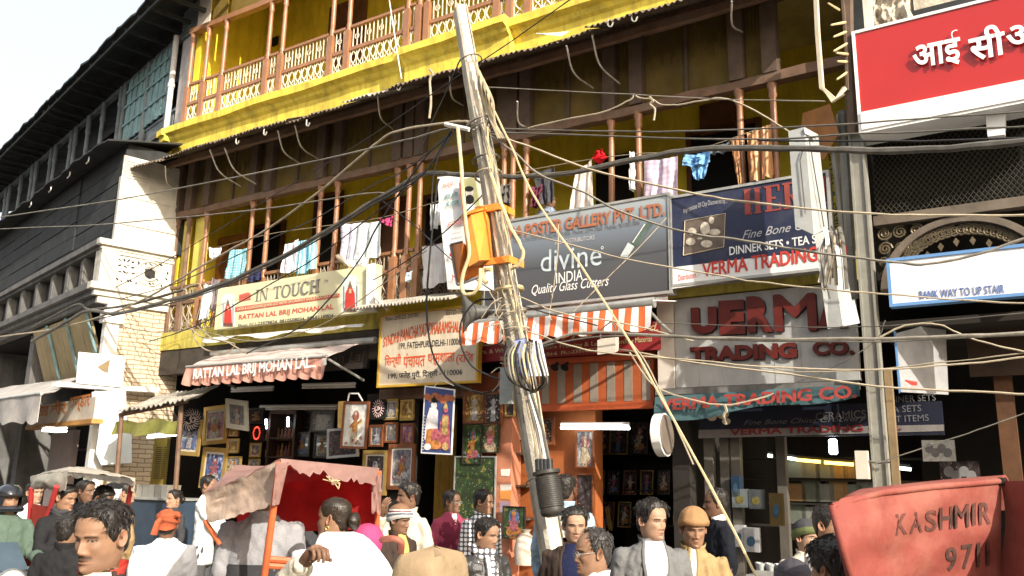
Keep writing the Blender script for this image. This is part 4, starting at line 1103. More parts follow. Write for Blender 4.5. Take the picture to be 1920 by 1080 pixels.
WP = skin('torn_poster', 'torn white poster with pale blue print standing before the brick flank', [(148, 660), (236, 668), (228, 726), (143, 718)][::-1], -0.34, M_glar, cat='poster')
skin('blue_print', None, [(159, 684), (170, 685), (169, 718), (158, 717)][::-1], -0.345, mat('pale_blue_print2', (0.35, 0.55, 0.62), 0.6), 0.003, par=WP)
skin('pale_figure', None, [(205, 690), (222, 695), (227, 720), (196, 716)][::-1], -0.345, mat('pale_cyan_print', (0.62, 0.76, 0.78), 0.6), 0.003, par=WP)
skin('torn_hole', None, [(182, 688), (207, 673), (202, 700), (192, 696)][::-1], -0.345, mat('brick_shadow', (0.22, 0.16, 0.09), 0.8), 0.003, par=WP)
skin('white_ledge', 'long white metal ledge over the Hindi shop sign', [(105, 716), (300, 727), (298, 736), (104, 724)][::-1], -0.30, M_glar, 0.2, cat='ledge')
# ------------------------------------------------------------------ awnings and canopies
M_awr = mat('maroon_awning_canvas', (0.46, 0.22, 0.17), 0.85, 0.2, 5, dirt=0.4, dcol=(0.55, 0.40, 0.32))
M_awg = mat('pink_grey_canvas', (0.60, 0.50, 0.46), 0.85, 0.15, 4, dirt=0.3, dcol=(0.42, 0.34, 0.3))
M_awgrey = mat('grey_tarpaulin', (0.46, 0.43, 0.40), 0.8, 0.2, 3, dirt=0.5, dcol=(0.25, 0.22, 0.2))
M_or_c = mat('orange_canvas', (0.60, 0.12, 0.035), 0.8, 0.12, 5, dirt=0.2, dcol=(0.4, 0.1, 0.04))
M_wh_c = mat('white_canvas', (0.78, 0.76, 0.74), 0.8, 0.1, 5, dirt=0.25, dcol=(0.5, 0.46, 0.42))
def scalloped(par, name, s0, s1, zt, zb, d0, d1, mats, period, scal, nstr=1, sd=0, W=FW):
 """hanging valance with a scalloped lower hem; alternate materials per stripe"""
 L = s1 - s0; n = round(L / period); per = max(8, nstr * 4)
 N = n * per
 b = MB()
 for i in range(N + 1):
  u = i / N; s = s0 + L * u
  ph = (i % per) / per
  z2 = zb - scal * math.sin(math.pi * ph) + 0.012 * fbm((s * 3, sd, 0), 1.0)
  for j in range(4):
   v = j / 3
   o = 0.025 * v * math.sin(2 * math.pi * ph + 1) + 0.02 * v * fbm((s * 4, v, sd), 1.0)
   b.v.append(W(s, d0 + (d1 - d0) * v + o, zt + (z2 - zt) * v))
 k = per // (2 * nstr) if nstr else per
 for i in range(N):
  mi = 0 if nstr == 0 else (i // max(1, k)) % 2
  for j in range(3):
   a = i * 4 + j
   b.f.append([a, a + 1, a + 5, a + 4]); b.m.append(mi)
 b.build(name, mats, par, smooth=True)
# striped shop awning
AW = thing('striped_awning', 'retracted orange and white striped awning with scalloped hem over the red board', 'awning', FW(1.2, 0.1, 3.5))
s0 = SZ(866, 615, 0.95)[0]; s1 = SZ(1221, 570, 0.95)[0]
b = MB(); b.tube([FW(s0, 0.86, 3.70), FW(s1, 0.86, 3.73)], 0.06, 10); b.build('roller_tube', M_edge, AW, smooth=True)
b = MB()
n = 34
for i in range(n):
 a0 = s0 + (s1 - s0) * i / n; a1 = s0 + (s1 - s0) * (i + 1) / n
 b.hexa([FW(a0, 0.90, 3.74), FW(a1, 0.90, 3.74), FW(a1, 0.2, 3.86), FW(a0, 0.2, 3.86), FW(a0, 0.90, 3.75), FW(a1, 0.90, 3.75), FW(a1, 0.2, 3.87), FW(a0, 0.2, 3.87)], i % 2)
b.build('canopy_cloth', [M_or_c, M_wh_c], AW)
scalloped(AW, 'valance', s0, s1, 3.68, 3.44, 0.93, 0.97, [M_or_c, M_wh_c], (s1 - s0) / 8.5, 0.035, nstr=2)
for s in (s0 + 0.1, s1 - 0.1):
 b = MB(); b.tube([FW(s, 0.1, 3.5), FW(s, 0.5, 3.58), FW(s, 0.86, 3.69)], 0.018, 6); b.build('folding_arm', M_edge, AW)
b = MB(); b.prism([G(871, 622, 1.03), G(881, 620, 1.03), G(882, 633, 1.03), G(872, 635, 1.03)][::-1], EN * 0.003); b.build('maker_label', M_swht, AW)
# orange striped pelmet over the frame shop
PL = thing('striped_pelmet', 'orange pelmet with grey stripes above the picture frame shop entrance', 'pelmet', FW(1.2, 0, 2.75))
s0, zt = SZ(1005, 690, 0.02); s1 = SZ(1224, 690, 0.02)[0]; zb = SZ(1017, 768, 0.02)[1]
b = MB(); b.box(s0 - 0.5, s1, -0.12, 0.0, zb, 3.45); b.build('board', mat('dull_orange_board', (0.40, 0.095, 0.03), .8, .15, 4, dirt=.3, dcol=(.2, .06, .03)), PL)
b = MB()
nst = 7
for i in range(nst):
 a = s0 + 0.08 + (s1 - s0) * i / nst
 b.box(a, a + 0.105, 0.0, 0.006, zb + 0.07, zt + 0.02)
b.build('grey_stripes', mat('warm_grey_stripe', (0.27, 0.23, 0.19), 0.7), PL)
b = MB(); b.box(s0 - 0.5, s1, -0.1, 0.03, zb - 0.02, zb + 0.05); b.box(s0 - 0.5, s1, 0.0, 0.05, zt + 0.03, zt + 0.1); b.build('rail', mat('dark_orange_rail', (0.45, 0.09, 0.03), 0.6), PL)
for (x, y) in ((1045, 680), (1064, 680)):
 b = MB(); b.lathe(G(x, y, 0.12), [(0.02, 0), (0.03, 0.05), (0.055, 0.1)], 8, axis=EN * 0.7 + Vector((0, 0, -0.7))); b.build('spot_lamp', M_blk, PL)
# maroon lettered awning
MA = thing('lettered_awning', 'maroon awning with white hand lettering over the left frame shop', 'awning', FW(-4.2, 0.1, 3.3))
pA, pB = G(350, 688, 0.95), G(614, 666, 0.95); pC, pD = G(690, 640, 0.3), G(415, 668, 0.3)
sA, zA = SZ(350, 688, 0.95); sB, zB = SZ(614, 668, 0.95); sC, zC = SZ(672, 645, 0.25); sD, zD = SZ(402, 667, 0.25)
b = MB()
def top(u, v):
 p = FW(sA + (sB - sA) * u, 0.95, zA + (zB - zA) * u); q = FW(sD + (sC - sD) * u, 0.25, zD + (zC - zD) * u)
 return p.lerp(q, v) + Vector((0, 0, 0.025 * fbm((u * 6, v * 3, 2), 1.0)))
b.grid(top, 40, 6, thick=(0, 0, -0.01)); b.build('canopy_cloth', M_awg, MA, smooth=True)
def Wm(s, d, z): return FW(s, d, z + (zB - zA) * ((s - sA) / (sB - sA)))
scalloped(MA, 'valance', sA, sB, zA - 0.0, zA - 0.27, 0.955, 0.99, [M_awr], (sB - sA) / 13, 0.035, nstr=0, sd=7, W=Wm)
b = MB(); b.tube([FW(sA, 0.96, zA), FW(sB, 0.96, zB)], 0.018, 8); b.tube([FW(sD - 0.1, 0.22, zD + 0.04), FW(sC + 0.3, 0.22, zC + 0.04)], 0.05, 8)
b.build('roller_tube', M_edge, MA, smooth=True)
text('RATTAN LAL BRIJ MOHAN LAL...', (362, 716), (592, 694), 23, MA, M_swht, d=1.03, bold=0.045)
for s in (sA + 0.15, sB - 0.1):
 b = MB(); b.tube([FW(s, 0.1, zA - 0.25), FW(s, 0.95, zA)], 0.018, 6); b.build('support_arm', M_edge, MA)
b = MB(); b.prism([G(604, 672, 1.04), G(612, 671, 1.04), G(612, 684, 1.04), G(604, 686, 1.04)][::-1], EN * 0.003); b.build('maker_label', M_awgrey, MA)
# grey tarpaulin awning at the far left
GA = thing('grey_awning', 'sunlit grey cloth awning at the left edge above the sweet shop', 'awning', LW(4, 0, 3))
def ga(u, v):
 x0, y0 = 78 + (-90 - 78) * u, 738 + (760 - 738) * u
 x1, y1 = 148 + (-60 - 148) * u, 708 + (735 - 708) * u
 a_, z_ = LP(x0, y0, 1.1); a2, z2 = LP(x1, y1, 0.1)
 p = LW(a_, 1.1, z_); q = LW(a2, 0.1, z2)
 return p.lerp(q, v) + Vector((0, 0, -0.05 * math.sin(math.pi * v) + 0.03 * fbm((u * 4, v * 2, 2), 1.0)))
MB().grid(ga, 20, 6, thick=(0, 0, -0.012)).build('canopy_cloth', M_awgrey, GA, smooth=True)
def gv(u, v):
 p = ga(u, 0); return p + Vector((0, 0, -0.42 * v - 0.03 * v * math.sin(u * 40))) + LB * (0.04 * v * math.sin(u * 23))
MB().grid(gv, 50, 4, thick=LB * 0.008).build('valance', M_awgrey, GA, smooth=True)
b = MB(); b.tube([ga(0, 0), ga(1, 0)], 0.025, 6); b.build('front_rail', M_edge, GA)
# shack roof in front of the brick flank
SK2 = thing('lean_to_canopy', 'small corrugated lean-to roof with a yellow green cloth beneath beside the brick flank', 'canopy', G(300, 800, 0.9))
def sh(u, v):
 p = G(222 + (352 - 222) * u, 771 - 22 * u, 1.35); q = G(300 + (412 - 300) * u, 742 - 18 * u, 0.35)
 t = p.lerp(q, v); return t + Vector((0, 0, 0.018 * math.sin(u * 90) + 0.03 * fbm((u * 5, v * 3, 1), 1.2)))
MB().grid(sh, 120, 5, thick=(0, 0, -0.01)).build('roof_sheet', M_zinc, SK2, smooth=True)
def shv(u, v):
 p = G(217 + (336 - 217) * u, 792 - 6 * u, 1.2); return p + Vector((0, 0, -0.20 * v + 0.03 * math.sin(u * 12))) + EN * (0.05 * math.sin(v * 2 + u * 15) * v)
MB().grid(shv, 40, 5, thick=EN * 0.006).build('green_cloth', mat('yellow_green_cloth', (0.24, 0.24, 0.06), 0.85, 0.3, 6, dirt=0.5, dcol=(0.3, 0.25, 0.12)), SK2, smooth=True)
b = MB(); b.tube([G(225, 778, 1.25), G(350, 752, 1.25)], 0.035, 6); b.tube([G(228, 778, 1.25), G(232, 870, 1.25) + Vector((0, 0, -2.2))], 0.035, 6); b.tube([G(340, 760, 1.2), G(343, 860, 1.2) + Vector((0, 0, -2.2))], 0.035, 6)
b.build('pole_frame', M_beam, SK2)
# ------------------------------------------------------------------ leaning concrete pole with its boxes
M_pole = mat('pole_concrete', (0.56, 0.51, 0.42), 0.9, 0.22, 7, dirt=0.5, dcol=(0.30, 0.26, 0.2), bump=0.4)
PD = 2.2
pt = G(862, 14, PD); pb = G(1032, 1005, PD)
ax = (pt - pb).normalized()
pg = pb + ax * (-(pb.z) / ax.z)                      # foot on the ground
def PA(t):
 """point on the pole axis, t = image y"""
 f = (G(862 + (1032 - 862) * (t - 14) / 991.0, t, PD) - pg).dot(ax)
 return pg + ax * f
UP_ = thing('utility_pole', 'leaning concrete utility pole wrapped in cables in the middle of the street', 'pole', pg)
Ltot = (pt - pg).length
xe = (EU * 0.8 + EN * 0.6).normalized(); ye = ax.cross(xe).normalized(); xe = ye.cross(ax).normalized()
b = MB()
n = 30
for i in range(n + 1):
 f = i / n; h = Ltot * f
 w = 0.135 - 0.05 * f; w2 = 0.105 - 0.035 * f
 c = pg + ax * h
 for (sx, sy) in ((-1, -1), (1, -1), (1, 1), (-1, 1)):
  j = 0.006 * fbm((h * 2, sx * 3, sy), 1.0)
  for (fx, fy) in (((1, .72), (.72, 1)) if sx * sy < 0 else ((.72, 1), (1, .72))):
   b.v.append(c + xe * (sx * (w * fx + j)) + ye * (sy * (w2 * fy + j)))
for i in range(n):
 for k in range(8):
  a = i * 8 + k; d_ = i * 8 + (k + 1) % 8
  b.f.append([a, d_, d_ + 8, a + 8]); b.m.append(0)
b.f.append([7, 6, 5, 4, 3, 2, 1, 0]); b.m.append(0); b.f.append([n * 8 + k for k in range(8)]); b.m.append(0)
b.build('shaft', M_pole, UP_)
M_cab = mat('dusty_black_cable', (0.09, 0.085, 0.075), 0.6, 0.25, 10, dirt=0.4, dcol=(0.3, 0.27, 0.22))
M_cab2 = mat('pale_dusty_cable', (0.36, 0.305, 0.22), 0.7, 0.2, 8, dirt=0.3, dcol=(0.25, 0.2, 0.15))
M_cab3 = mat('black_cable', (0.02, 0.02, 0.02), 0.45, 0.2, 8)
M_cab4 = mat('cream_cable', (0.54, 0.44, 0.25), 0.6, 0.15, 8)
M_grayc = mat('grey_cable', (0.17, 0.155, 0.13), 0.6, 0.3, 8, dirt=0.5, dcol=(0.38, 0.34, 0.28))
# strands tied to the pole
random.seed(11)
for k in range(14):
 t0 = random.choice([200, 240, 240, 250, 300, 330]); t1 = random.choice([560, 640, 700, 730, 870, 700])
 ph = random.uniform(0.5, 2.4); pts = []
 m = 12
 for i in range(m + 1):
  t = t0 + (t1 - t0) * i / m
  r = 0.12 + 0.05 * random.random() + 0.02 * (i % 2)
  a = ph + random.uniform(-0.35, 0.35)
  pts.append(PA(t) + EU * (0.09 * math.sin(a) + 0.025 * random.uniform(-1, 1) + 0.06) + EN * (0.10 + 0.05 * math.cos(a) ** 2))
 MB().tube(curve(pts, 4), random.choice([0.006, 0.008, 0.01]), 5).build('tied_cable', random.choice([M_cab2, M_cab, M_cab4, M_grayc, M_cab, M_grayc]), UP_, smooth=True)
for (t, r, m_) in [(300, 0.012, M_cab), (232, 0.016, M_grayc), (245, 0.012, M_cab), (545, 0.022, M_cab4), (330, 0.012, M_cab2), (900, 0.006, M_cab), (120, 0.008, M_cab), (620, 0.01, M_cab2), (655, 0.01, M_cab), (590, 0.008, M_cab2)]:
 c = PA(t)
 pts = [c + xe * (0.17 * math.cos(a)) + ye * (0.14 * math.sin(a)) + ax * (0.02 * math.sin(a + t)) for a in [2 * math.pi * q / 16 for q in range(17)]]
 MB().tube(pts, r, 6).build('binding_loop', m_, UP_, smooth=True)
b = MB();
for k in range(40):
 t = random.uniform(540, 740); c = PA(t) + EN * 0.14
 p0 = c + Vector((random.uniform(-.16, .16), random.uniform(-.05, .05), random.uniform(-.1, .1)))
 p1 = p0 + Vector((random.uniform(-.22, .22), random.uniform(-.04, .1), random.uniform(-.25, .1)))
 b.tube(curve([p0, p0.lerp(p1, 0.5) + Vector((0, -.05, random.uniform(-.1, .1))), p1], 4), 0.005, 4)
b.build('wire_tangle', M_cab2, UP_, kind='stuff')
# orange meter box clamped to the pole
M_box = mat('orange_enamel', (0.74, 0.27, 0.04), 0.5, 0.15, 4, dirt=0.45, dcol=(0.55, 0.33, 0.12))
OX = thing('meter_box', 'sunlit orange steel junction box clamped to the leaning pole with its door hanging open', 'junction box', G(895, 490, 2.35))
def Q(x, y, d): return G(x, y, d)
b = MB()
# front-left face + right face: prism in px with real depth
fl = [G(869, 412, 2.55), G(882, 402, 2.55), G(918, 497, 2.45), G(882, 500, 2.45)]
b.hexa([G(879, 500, 2.62), G(899, 488, 2.62), G(924, 487, 2.28), G(905, 498, 2.25), G(867, 406, 2.62), G(882, 400, 2.62), G(917, 392, 2.28), G(903, 398, 2.25)])
b.build('housing', M_box, OX)
b = MB(); b.hexa([G(864, 409, 2.66), G(884, 399, 2.66), G(921, 390, 2.26), G(901, 399, 2.2), G(866, 402, 2.66), G(886, 393, 2.66), G(920, 385, 2.26), G(902, 393, 2.2)]); b.build('lid', M_box, OX)
b = MB(); b.prism([G(846, 460, 2.5), G(868, 455, 2.66), G(905, 495, 2.3), G(905, 515, 2.25), G(858, 532, 2.5)], EN * -0.02)
dr = b.build('door', mat('orange_enamel_shade', (0.62, 0.19, 0.03), 0.5, 0.15, 4), OX)
for (p, q) in [((845, 459), (858, 534)), ((858, 534), (905, 517)), ((845, 459), (867, 454))]:
 b = MB(); b.tube([G(p[0], p[1], 2.52), G(q[0], q[1], 2.5 if q[0] < 880 else 2.28)], 0.016, 4); b.build('door_edge', mat('grey_steel_edge', (0.16, 0.16, 0.17), 0.5), dr)
for y in (398, 495):
 b = MB(); c = PA(y); b.box(-0.15, 0.17, 0.12, 0.16, -0.035, 0.035, W=lambda s, d, z: c + EU * s + EN * d + Vector((0, 0, z))); b.box(0.155, 0.17, -0.12, 0.12, -0.035, 0.035, W=lambda s, d, z: c + EU * s + EN * d + Vector((0, 0, z)))
 b.build('clamp', M_box, OX)
# blue folded junction board tied lower down
BX = thing('junction_box', 'small blue and silver metal junction box hanging among black loops low on the pole', 'junction box', G(985, 705, 2.45))
b = MB(); b.hexa([G(975, 700, 2.6), G(990, 710, 2.5), G(992, 706, 2.25), G(980, 700, 2.25), G(963, 640, 2.6), G(985, 635, 2.5), G(986, 632, 2.25), G(968, 636, 2.25)]); b.build('blue_case', mat('blue_enamel', (0.06, 0.09, 0.25), 0.4, 0.15, 4), BX)
b = MB(); b.prism([G(988, 706, 2.62), G(1026, 704, 2.55), G(1012, 636, 2.55), G(1000, 637, 2.62)], EN * -0.03); b.build('silver_lid', mat('silver_lid', (0.66, 0.68, 0.74), 0.35, 0.2, 10, metal=0.3), BX)
b = MB(); b.box(0, 0.14, 0, 0.04, -0.35, 0, W=lambda s, d, z: G(942, 690, 2.4) + EU * s + EN * d + Vector((0, 0, z))); b.build('grey_plate', mat('grey_green_plate', (0.27, 0.29, 0.27), 0.6), BX)
for k in range(11):
 x0 = 960 + k * 5; pts = [G(x0, 640 + 3 * (k % 3), 2.66), G(x0 - 14 + 2 * k, 670, 2.72), G(x0 - 4 + 2 * k, 712 + 3 * (k % 4), 2.68), G(1000 + 3 * (k % 3), 735, 2.5)]
 MB().tube(curve(pts, 5), 0.012 if k % 2 else 0.008, 5).build('cable_loop', [M_cab3, M_grayc, M_cab4][k % 3], BX, smooth=True)
# ribbed black splice joint
SJ = thing('cable_joint', 'black ribbed cable splice canister strapped to the foot of the leaning pole', 'cable joint', G(1042, 965, 2.5))
p0, p1 = G(1024, 882, 2.52), G(1037, 965, 2.52)
axj = (p1 - p0); Lj = axj.length; axj.normalize()
prof = [(0.09, 0), (0.125, 0.005), (0.125, 0.035), (0.10, 0.037)]
nr = 15
for k in range(nr):
 z0 = 0.05 + (Lj - 0.12) * k / nr; prof += [(0.095, z0), (0.112, z0 + 0.008), (0.112, z0 + 0.022), (0.095, z0 + 0.03)]
prof += [(0.105, Lj - 0.06), (0.11, Lj - 0.03), (0.10, Lj), (0.05, Lj + 0.02)]
MB().lathe(p0, prof, 20, axis=axj).build('canister', mat('dusty_black_plastic', (0.035, 0.033, 0.03), 0.5, 0.2, 6, dirt=0.35, dcol=(0.14, 0.12, 0.09)), SJ, smooth=True)
for k in range(4):
 x = 1012 + k * 7
 MB().tube([G(x - 2, 884, 2.55), G(x - 3, 862, 2.52)], 0.03, 8).build('spigot', M_cab3, SJ, smooth=True)
 MB().tube(curve([G(x - 3, 863, 2.5), G(x - 14 - k, 800, 2.46), G(984 - 3 + k * 3, 720, 2.4)], 6), 0.014, 6).build('feed_cable', [M_cab2, M_grayc, M_swht, M_cab][k], SJ, smooth=True)
# cone loudspeaker
LS = thing('loudspeaker', 'dark horn loudspeaker facing left beside the pole under the grey sign', 'loudspeaker', G(905, 590, 1.6))
axl = (EU * -0.75 + EN * 0.55 + Vector((0, 0, -0.05))).normalized()
MB().lathe(G(915, 585, 1.4), [(0.06, 0), (0.075, 0.02), (0.08, 0.1), (0.10, 0.16), (0.15, 0.22), (0.23, 0.28), (0.24, 0.29), (0.20, 0.27), (0.07, 0.17)], 20, axis=axl).build('horn', mat('grey_horn_paint', (0.09, 0.09, 0.085), 0.5, 0.2, 5), LS, smooth=True)
b = MB(); b.tube([G(915, 585, 1.4), G(945, 590, 1.9)], 0.03, 8); b.build('bracket', M_cab, LS)
# small white hanging box on the wire
LX = thing('hanging_box', 'small beige plastic box hanging from wires before the striped awning', 'box', G(1140, 663, 1.7))
b = MB(); b.hexa([G(1120, 665, 1.85), G(1154, 661, 1.85), G(1160, 657, 1.7), G(1128, 661, 1.7), G(1120, 638, 1.85), G(1154, 633, 1.85), G(1160, 632, 1.7), G(1128, 635, 1.7)]); b.build('case', mat('beige_plastic', (0.60, 0.55, 0.46), 0.5, 0.08, 4), LX)
for x in (1126, 1152):
 MB().tube(curve([G(x, 637, 1.8), G(x + 2, 618, 1.8), G(1147, 602, 1.8)], 5), 0.008, 5).build('hanger', M_cab, LX)
# ------------------------------------------------------------------ overhead cables, each a thing of its own
def wire(label, pts, d0, d1, r, m, name='cable', cat='cable', n=5, group=None):
 """px points; facade depth interpolated from d0 to d1 along the run"""
 tot = [0.0]
 for i in range(1, len(pts)): tot.append(tot[-1] + math.hypot(pts[i][0] - pts[i - 1][0], pts[i][1] - pts[i - 1][1]))
 P = [G(p[0], p[1], d0 + (d1 - d0) * t / tot[-1]) for p, t in zip(pts, tot)]
 Q_ = curve(P, n); jt = .006 + r * .25
 Q_ = [q + Vector((0, 0, jt * fbm((i * .33, len(label), 1), 1.0))) for i, q in enumerate(Q_)]; r *= .86
 return MB().tube(Q_, [r * (1 + .22 * fbm((i * .9, len(label), 7), 1.0)) for i in range(len(Q_))], 7 if r > 0.014 else 5).build(name, m, smooth=True, label=label, cat=cat, group=group)
wire('thick black trunk cable sagging across the whole street front past the pole', [(1960, 262), (1900, 267), (1700, 283), (1560, 281), (1440, 278), (1300, 280), (1190, 300), (1050, 326), (920, 331), (830, 325), (786, 330), (700, 378), (600, 440), (480, 505), (380, 546), (300, 568), (220, 588), (165, 583), (130, 600), (60, 640)], 2.4, 1.2, 0.034, M_cab)
wire('thinner black cable lashed under the left run of the trunk cable', [(845, 246), (790, 330), (700, 384), (600, 447), (480, 511), (380, 552), (290, 575), (150, 605)], 2.3, 1.2, 0.012, M_cab3)
wire('pale tan cable bowing from the pole head down to the far left', [(910, 250), (900, 237), (873, 228), (833, 231), (747, 245), (700, 273), (600, 358), (500, 430), (393, 490), (277, 557), (200, 590), (100, 617), (-20, 634)], 2.3, 1.0, 0.017, M_cab2)
wire('straight grey cable rising from the left edge to the pole bracket', [(-20, 410), (200, 378), (300, 360), (600, 300), (780, 257), (845, 240)], 1.5, 2.3, 0.012, M_grayc)
wire('low straight grey cable from the left edge ending at the trunk cable', [(-20, 430), (200, 420), (473, 394), (680, 364), (720, 362)], 1.4, 2.0, 0.011, M_grayc)
wire('thin dark wire slanting from the sky over the yellow cornice to the left bay', [(1075, -5), (1065, 2), (930, 97), (867, 137), (700, 252), (540, 350), (320, 484), (215, 540)], 2.0, 1.0, 0.008, M_cab3)
wire('thin taut pale wire running right from behind the pole', [(880, 162), (900, 163), (1180, 177), (1380, 187), (1547, 190)], 1.8, 1.2, 0.007, M_grayc)
wire('upper of the dark twin cables running level right of the pole', [(890, 238), (910, 240), (1180, 247), (1380, 243), (1607, 231), (1940, 208)], 2.2, 1.6, 0.010, M_cab)
wire('middle dark cable running level to the right edge', [(895, 246), (1100, 254), (1400, 262), (1560, 254), (1740, 246), (1940, 236)], 2.2, 1.6, 0.011, M_cab)
wire('dark straight cable just above the trunk cable at the right', [(1420, 263), (1600, 265), (1760, 264), (1940, 258)], 1.9, 1.7, 0.011, M_cab3)
wire('pale cable dropping from the pole head across the laundry to the right edge', [(873, 240), (920, 250), (1000, 278), (1100, 316), (1180, 336), (1300, 362), (1400, 379), (1580, 397), (1740, 404), (1940, 403)], 2.3, 1.4, 0.013, M_cab2)
wire('pale cable dropping over the grey sign and rising again at the right', [(905, 246), (960, 282), (1010, 326), (1100, 363), (1160, 395), (1287, 436), (1400, 452), (1527, 473), (1673, 492), (1740, 495), (1840, 475), (1940, 440)], 2.3, 1.4, 0.014, M_grayc)
wire('long sagging tan wire across the grey and navy signs', [(950, 430), (1100, 466), (1183, 488), (1367, 520), (1440, 531), (1580, 545), (1667, 552), (1790, 562), (1940, 569)], 2.2, 1.3, 0.009, M_cab2)
wire('bundled pale cable level across the white wall sign', [(985, 655), (1030, 640), (1090, 624), (1180, 625), (1280, 632), (1440, 635), (1680, 634), (1800, 630), (1940, 623)], 2.3, 1.4, 0.017, M_grayc)
wire('dark cable twisted under the bundled pale cable', [(985, 660), (1060, 640), (1180, 629), (1440, 640), (1680, 639), (1940, 627)], 2.3, 1.4, 0.009, M_cab)
wire('tan wire passing through the small hanging box', [(990, 622), (1060, 645), (1125, 660), (1300, 676), (1440, 688), (1640, 693), (1780, 684), (1940, 668)], 2.3, 1.4, 0.009, M_cab2)
wire('tan wire sagging low across the cyan banner to the right edge', [(1160, 655), (1300, 679), (1480, 702), (1640, 724), (1780, 732), (1940, 740)], 2.0, 1.4, 0.011, M_cab2)
wire('long bright guy wire slanting down from the pole to the right of the crowd', [(888, 112), (917, 187), (960, 277), (997, 360), (1090, 500), (1180, 640), (1225, 720), (1330, 908), (1425, 1095)], 2.2, 3.0, 0.012, M_cab4, name='guy_wire', cat='guy wire')
wire('short pale guy strand doubling the guy wire by the hanging box', [(1150, 600), (1190, 650), (1222, 700), (1300, 870)], 2.0, 2.4, 0.008, M_cab2, name='guy_wire', cat='guy wire')
wire('curved black cable crossing the cream sign from lower left', [(280, 640), (330, 625), (390, 601), (445, 569), (514, 529), (597, 480), (700, 402), (785, 335), (845, 250)], 1.2, 2.3, 0.010, M_cab3)
wire('black cable hooking down over the right half of the cream sign', [(850, 245), (800, 292), (749, 362), (703, 432), (679, 480), (612, 567), (554, 618), (463, 662)], 2.3, 0.9, 0.012, M_cab3)
wire('black cable drooping from trunk cable past the lodging board to the pole', [(823, 335), (818, 360), (806, 480), (800, 573), (807, 647), (825, 690), (850, 718), (905, 737), (945, 722)], 2.1, 2.2, 0.013, M_cab3)
wire('slack black loop around the awning end left of the pole', [(925, 560), (893, 565), (866, 600), (863, 640), (876, 675), (900, 697), (945, 714)], 2.1, 2.3, 0.012, M_cab3)
wire('fat cream cable looping under the orange box', [(858, 236), (864, 300), (868, 360), (875, 430), (880, 475), (868, 515), (867, 545), (882, 552), (898, 538), (901, 503)], 2.72, 2.6, 0.022, M_cab4)
wire('fat cream cable bulging out right of the orange box', [(920, 325), (935, 370), (955, 420), (976, 460), (981, 478), (972, 496), (958, 503)], 2.5, 2.5, 0.022, M_cab4)
wire('short curled cream pipe end below the orange box', [(922, 505), (908, 506), (905, 520), (912, 531)], 2.5, 2.5, 0.028, M_cab4)
wire('knotted tan rope draped between columns above the laundry', [(990, 240), (1070, 222), (1130, 210), (1182, 187), (1188, 177), (1200, 184), (1222, 186), (1240, 196), (1270, 197), (1310, 190), (1350, 184), (1390, 195), (1440, 222), (1480, 248)], 1.0, 0.9, 0.011, M_cab2, name='rope', cat='rope')
wire('dangling frayed rope end below the knot', [(1218, 180), (1224, 190), (1219, 196), (1228, 205), (1226, 226)], 1.0, 1.0, 0.016, M_cab2, name='rope', cat='rope')
wire('pale string hanging from the upper balcony to the eave', [(729, -5), (736, 40), (745, 100), (753, 148)], 0.9, 0.95, 0.009, M_swht, name='string', cat='string')
wire('bunched white rag knot with a trailing end on the eave edge', [(806, 130), (812, 140), (806, 150), (808, 190), (805, 222)], 1.0, 1.0, 0.02, M_cab2, name='string', cat='string')
wire('rising tan cable at the lower left of the stair sign', [(1640, 640), (1687, 613), (1730, 607), (1770, 612), (1813, 632), (1870, 648), (1940, 664)], 1.2, 1.0, 0.010, M_cab2)
wire('sagging string over the cyan banner with a knotted tail', [(1180, 660), (1225, 722), (1290, 748), (1358, 759), (1420, 748), (1450, 738)], 1.6, 1.0, 0.009, M_cab2, name='string', cat='string')
wire('knotted string tail hanging before the cyan banner', [(1358, 759), (1362, 770), (1357, 780), (1361, 796)], 1.25, 1.25, 0.016, M_cab2, name='string', cat='string')
wire('thin faint wire behind the white wall sign wires', [(1225, 605), (1440, 612), (1640, 612), (1760, 602), (1940, 585)], 1.0, 0.9, 0.006, M_cab)
wire('thin wire slanting up from the wall sign to the stanchion', [(1480, 722), (1560, 690), (1640, 640), (1660, 600)], 0.9, 0.8, 0.006, M_cab)
wire('pale wire crossing the stanchion below the wall sign', [(1440, 690), (1500, 697), (1640, 693), (1760, 680), (1940, 660)], 1.1, 1.0, 0.007, M_cab2)
wire('faint wire sloping up across the dark right shop', [(1640, 870), (1760, 830), (1850, 800), (1940, 768)], 0.9, 0.9, 0.006, M_grayc)
wire('hooked pale cable curl hanging over the left balcony corner', [(293, 556), (330, 548), (372, 532), (378, 560), (368, 600)], 0.9, 0.6, 0.011, M_cab2)
wire('looping tan cable curl left of the maroon awning', [(360, 610), (365, 635), (385, 655), (420, 662), (440, 645), (400, 635), (370, 612)], 0.7, 0.7, 0.012, M_cab2)
wire('tan cable curving from the balcony corner over the maroon awning', [(358, 615), (378, 632), (420, 640), (445, 652), (463, 663)], 0.7, 0.9, 0.013, M_cab2)
wire('thin wire crossing from the balcony corner to the cream sign foot', [(180, 600), (280, 622), (360, 618), (480, 640), (600, 610), (700, 545), (800, 470)], 0.9, 1.6, 0.008, M_cab2)
wire('black wire slanting from the lodging board up to the trunk cable', [(700, 525), (780, 478), (850, 420), (905, 365)], 1.0, 2.0, 0.009, M_cab3)
wire('black wire slanting down right behind the orange box', [(715, 375), (780, 425), (850, 490), (930, 550), (1000, 580), (1120, 610)], 1.2, 2.1, 0.008, M_cab3)
wire('tan wire slanting up over the dim grey sign end', [(1075, 585), (1140, 520), (1200, 462), (1250, 408)], 1.4, 0.9, 0.006, M_cab2)
wire('pale vertical wire hanging before the glass cutter lettering', [(1047, 420), (1046, 470), (1038, 540), (1030, 590), (1035, 600)], 0.9, 1.1, 0.008, M_cab2)
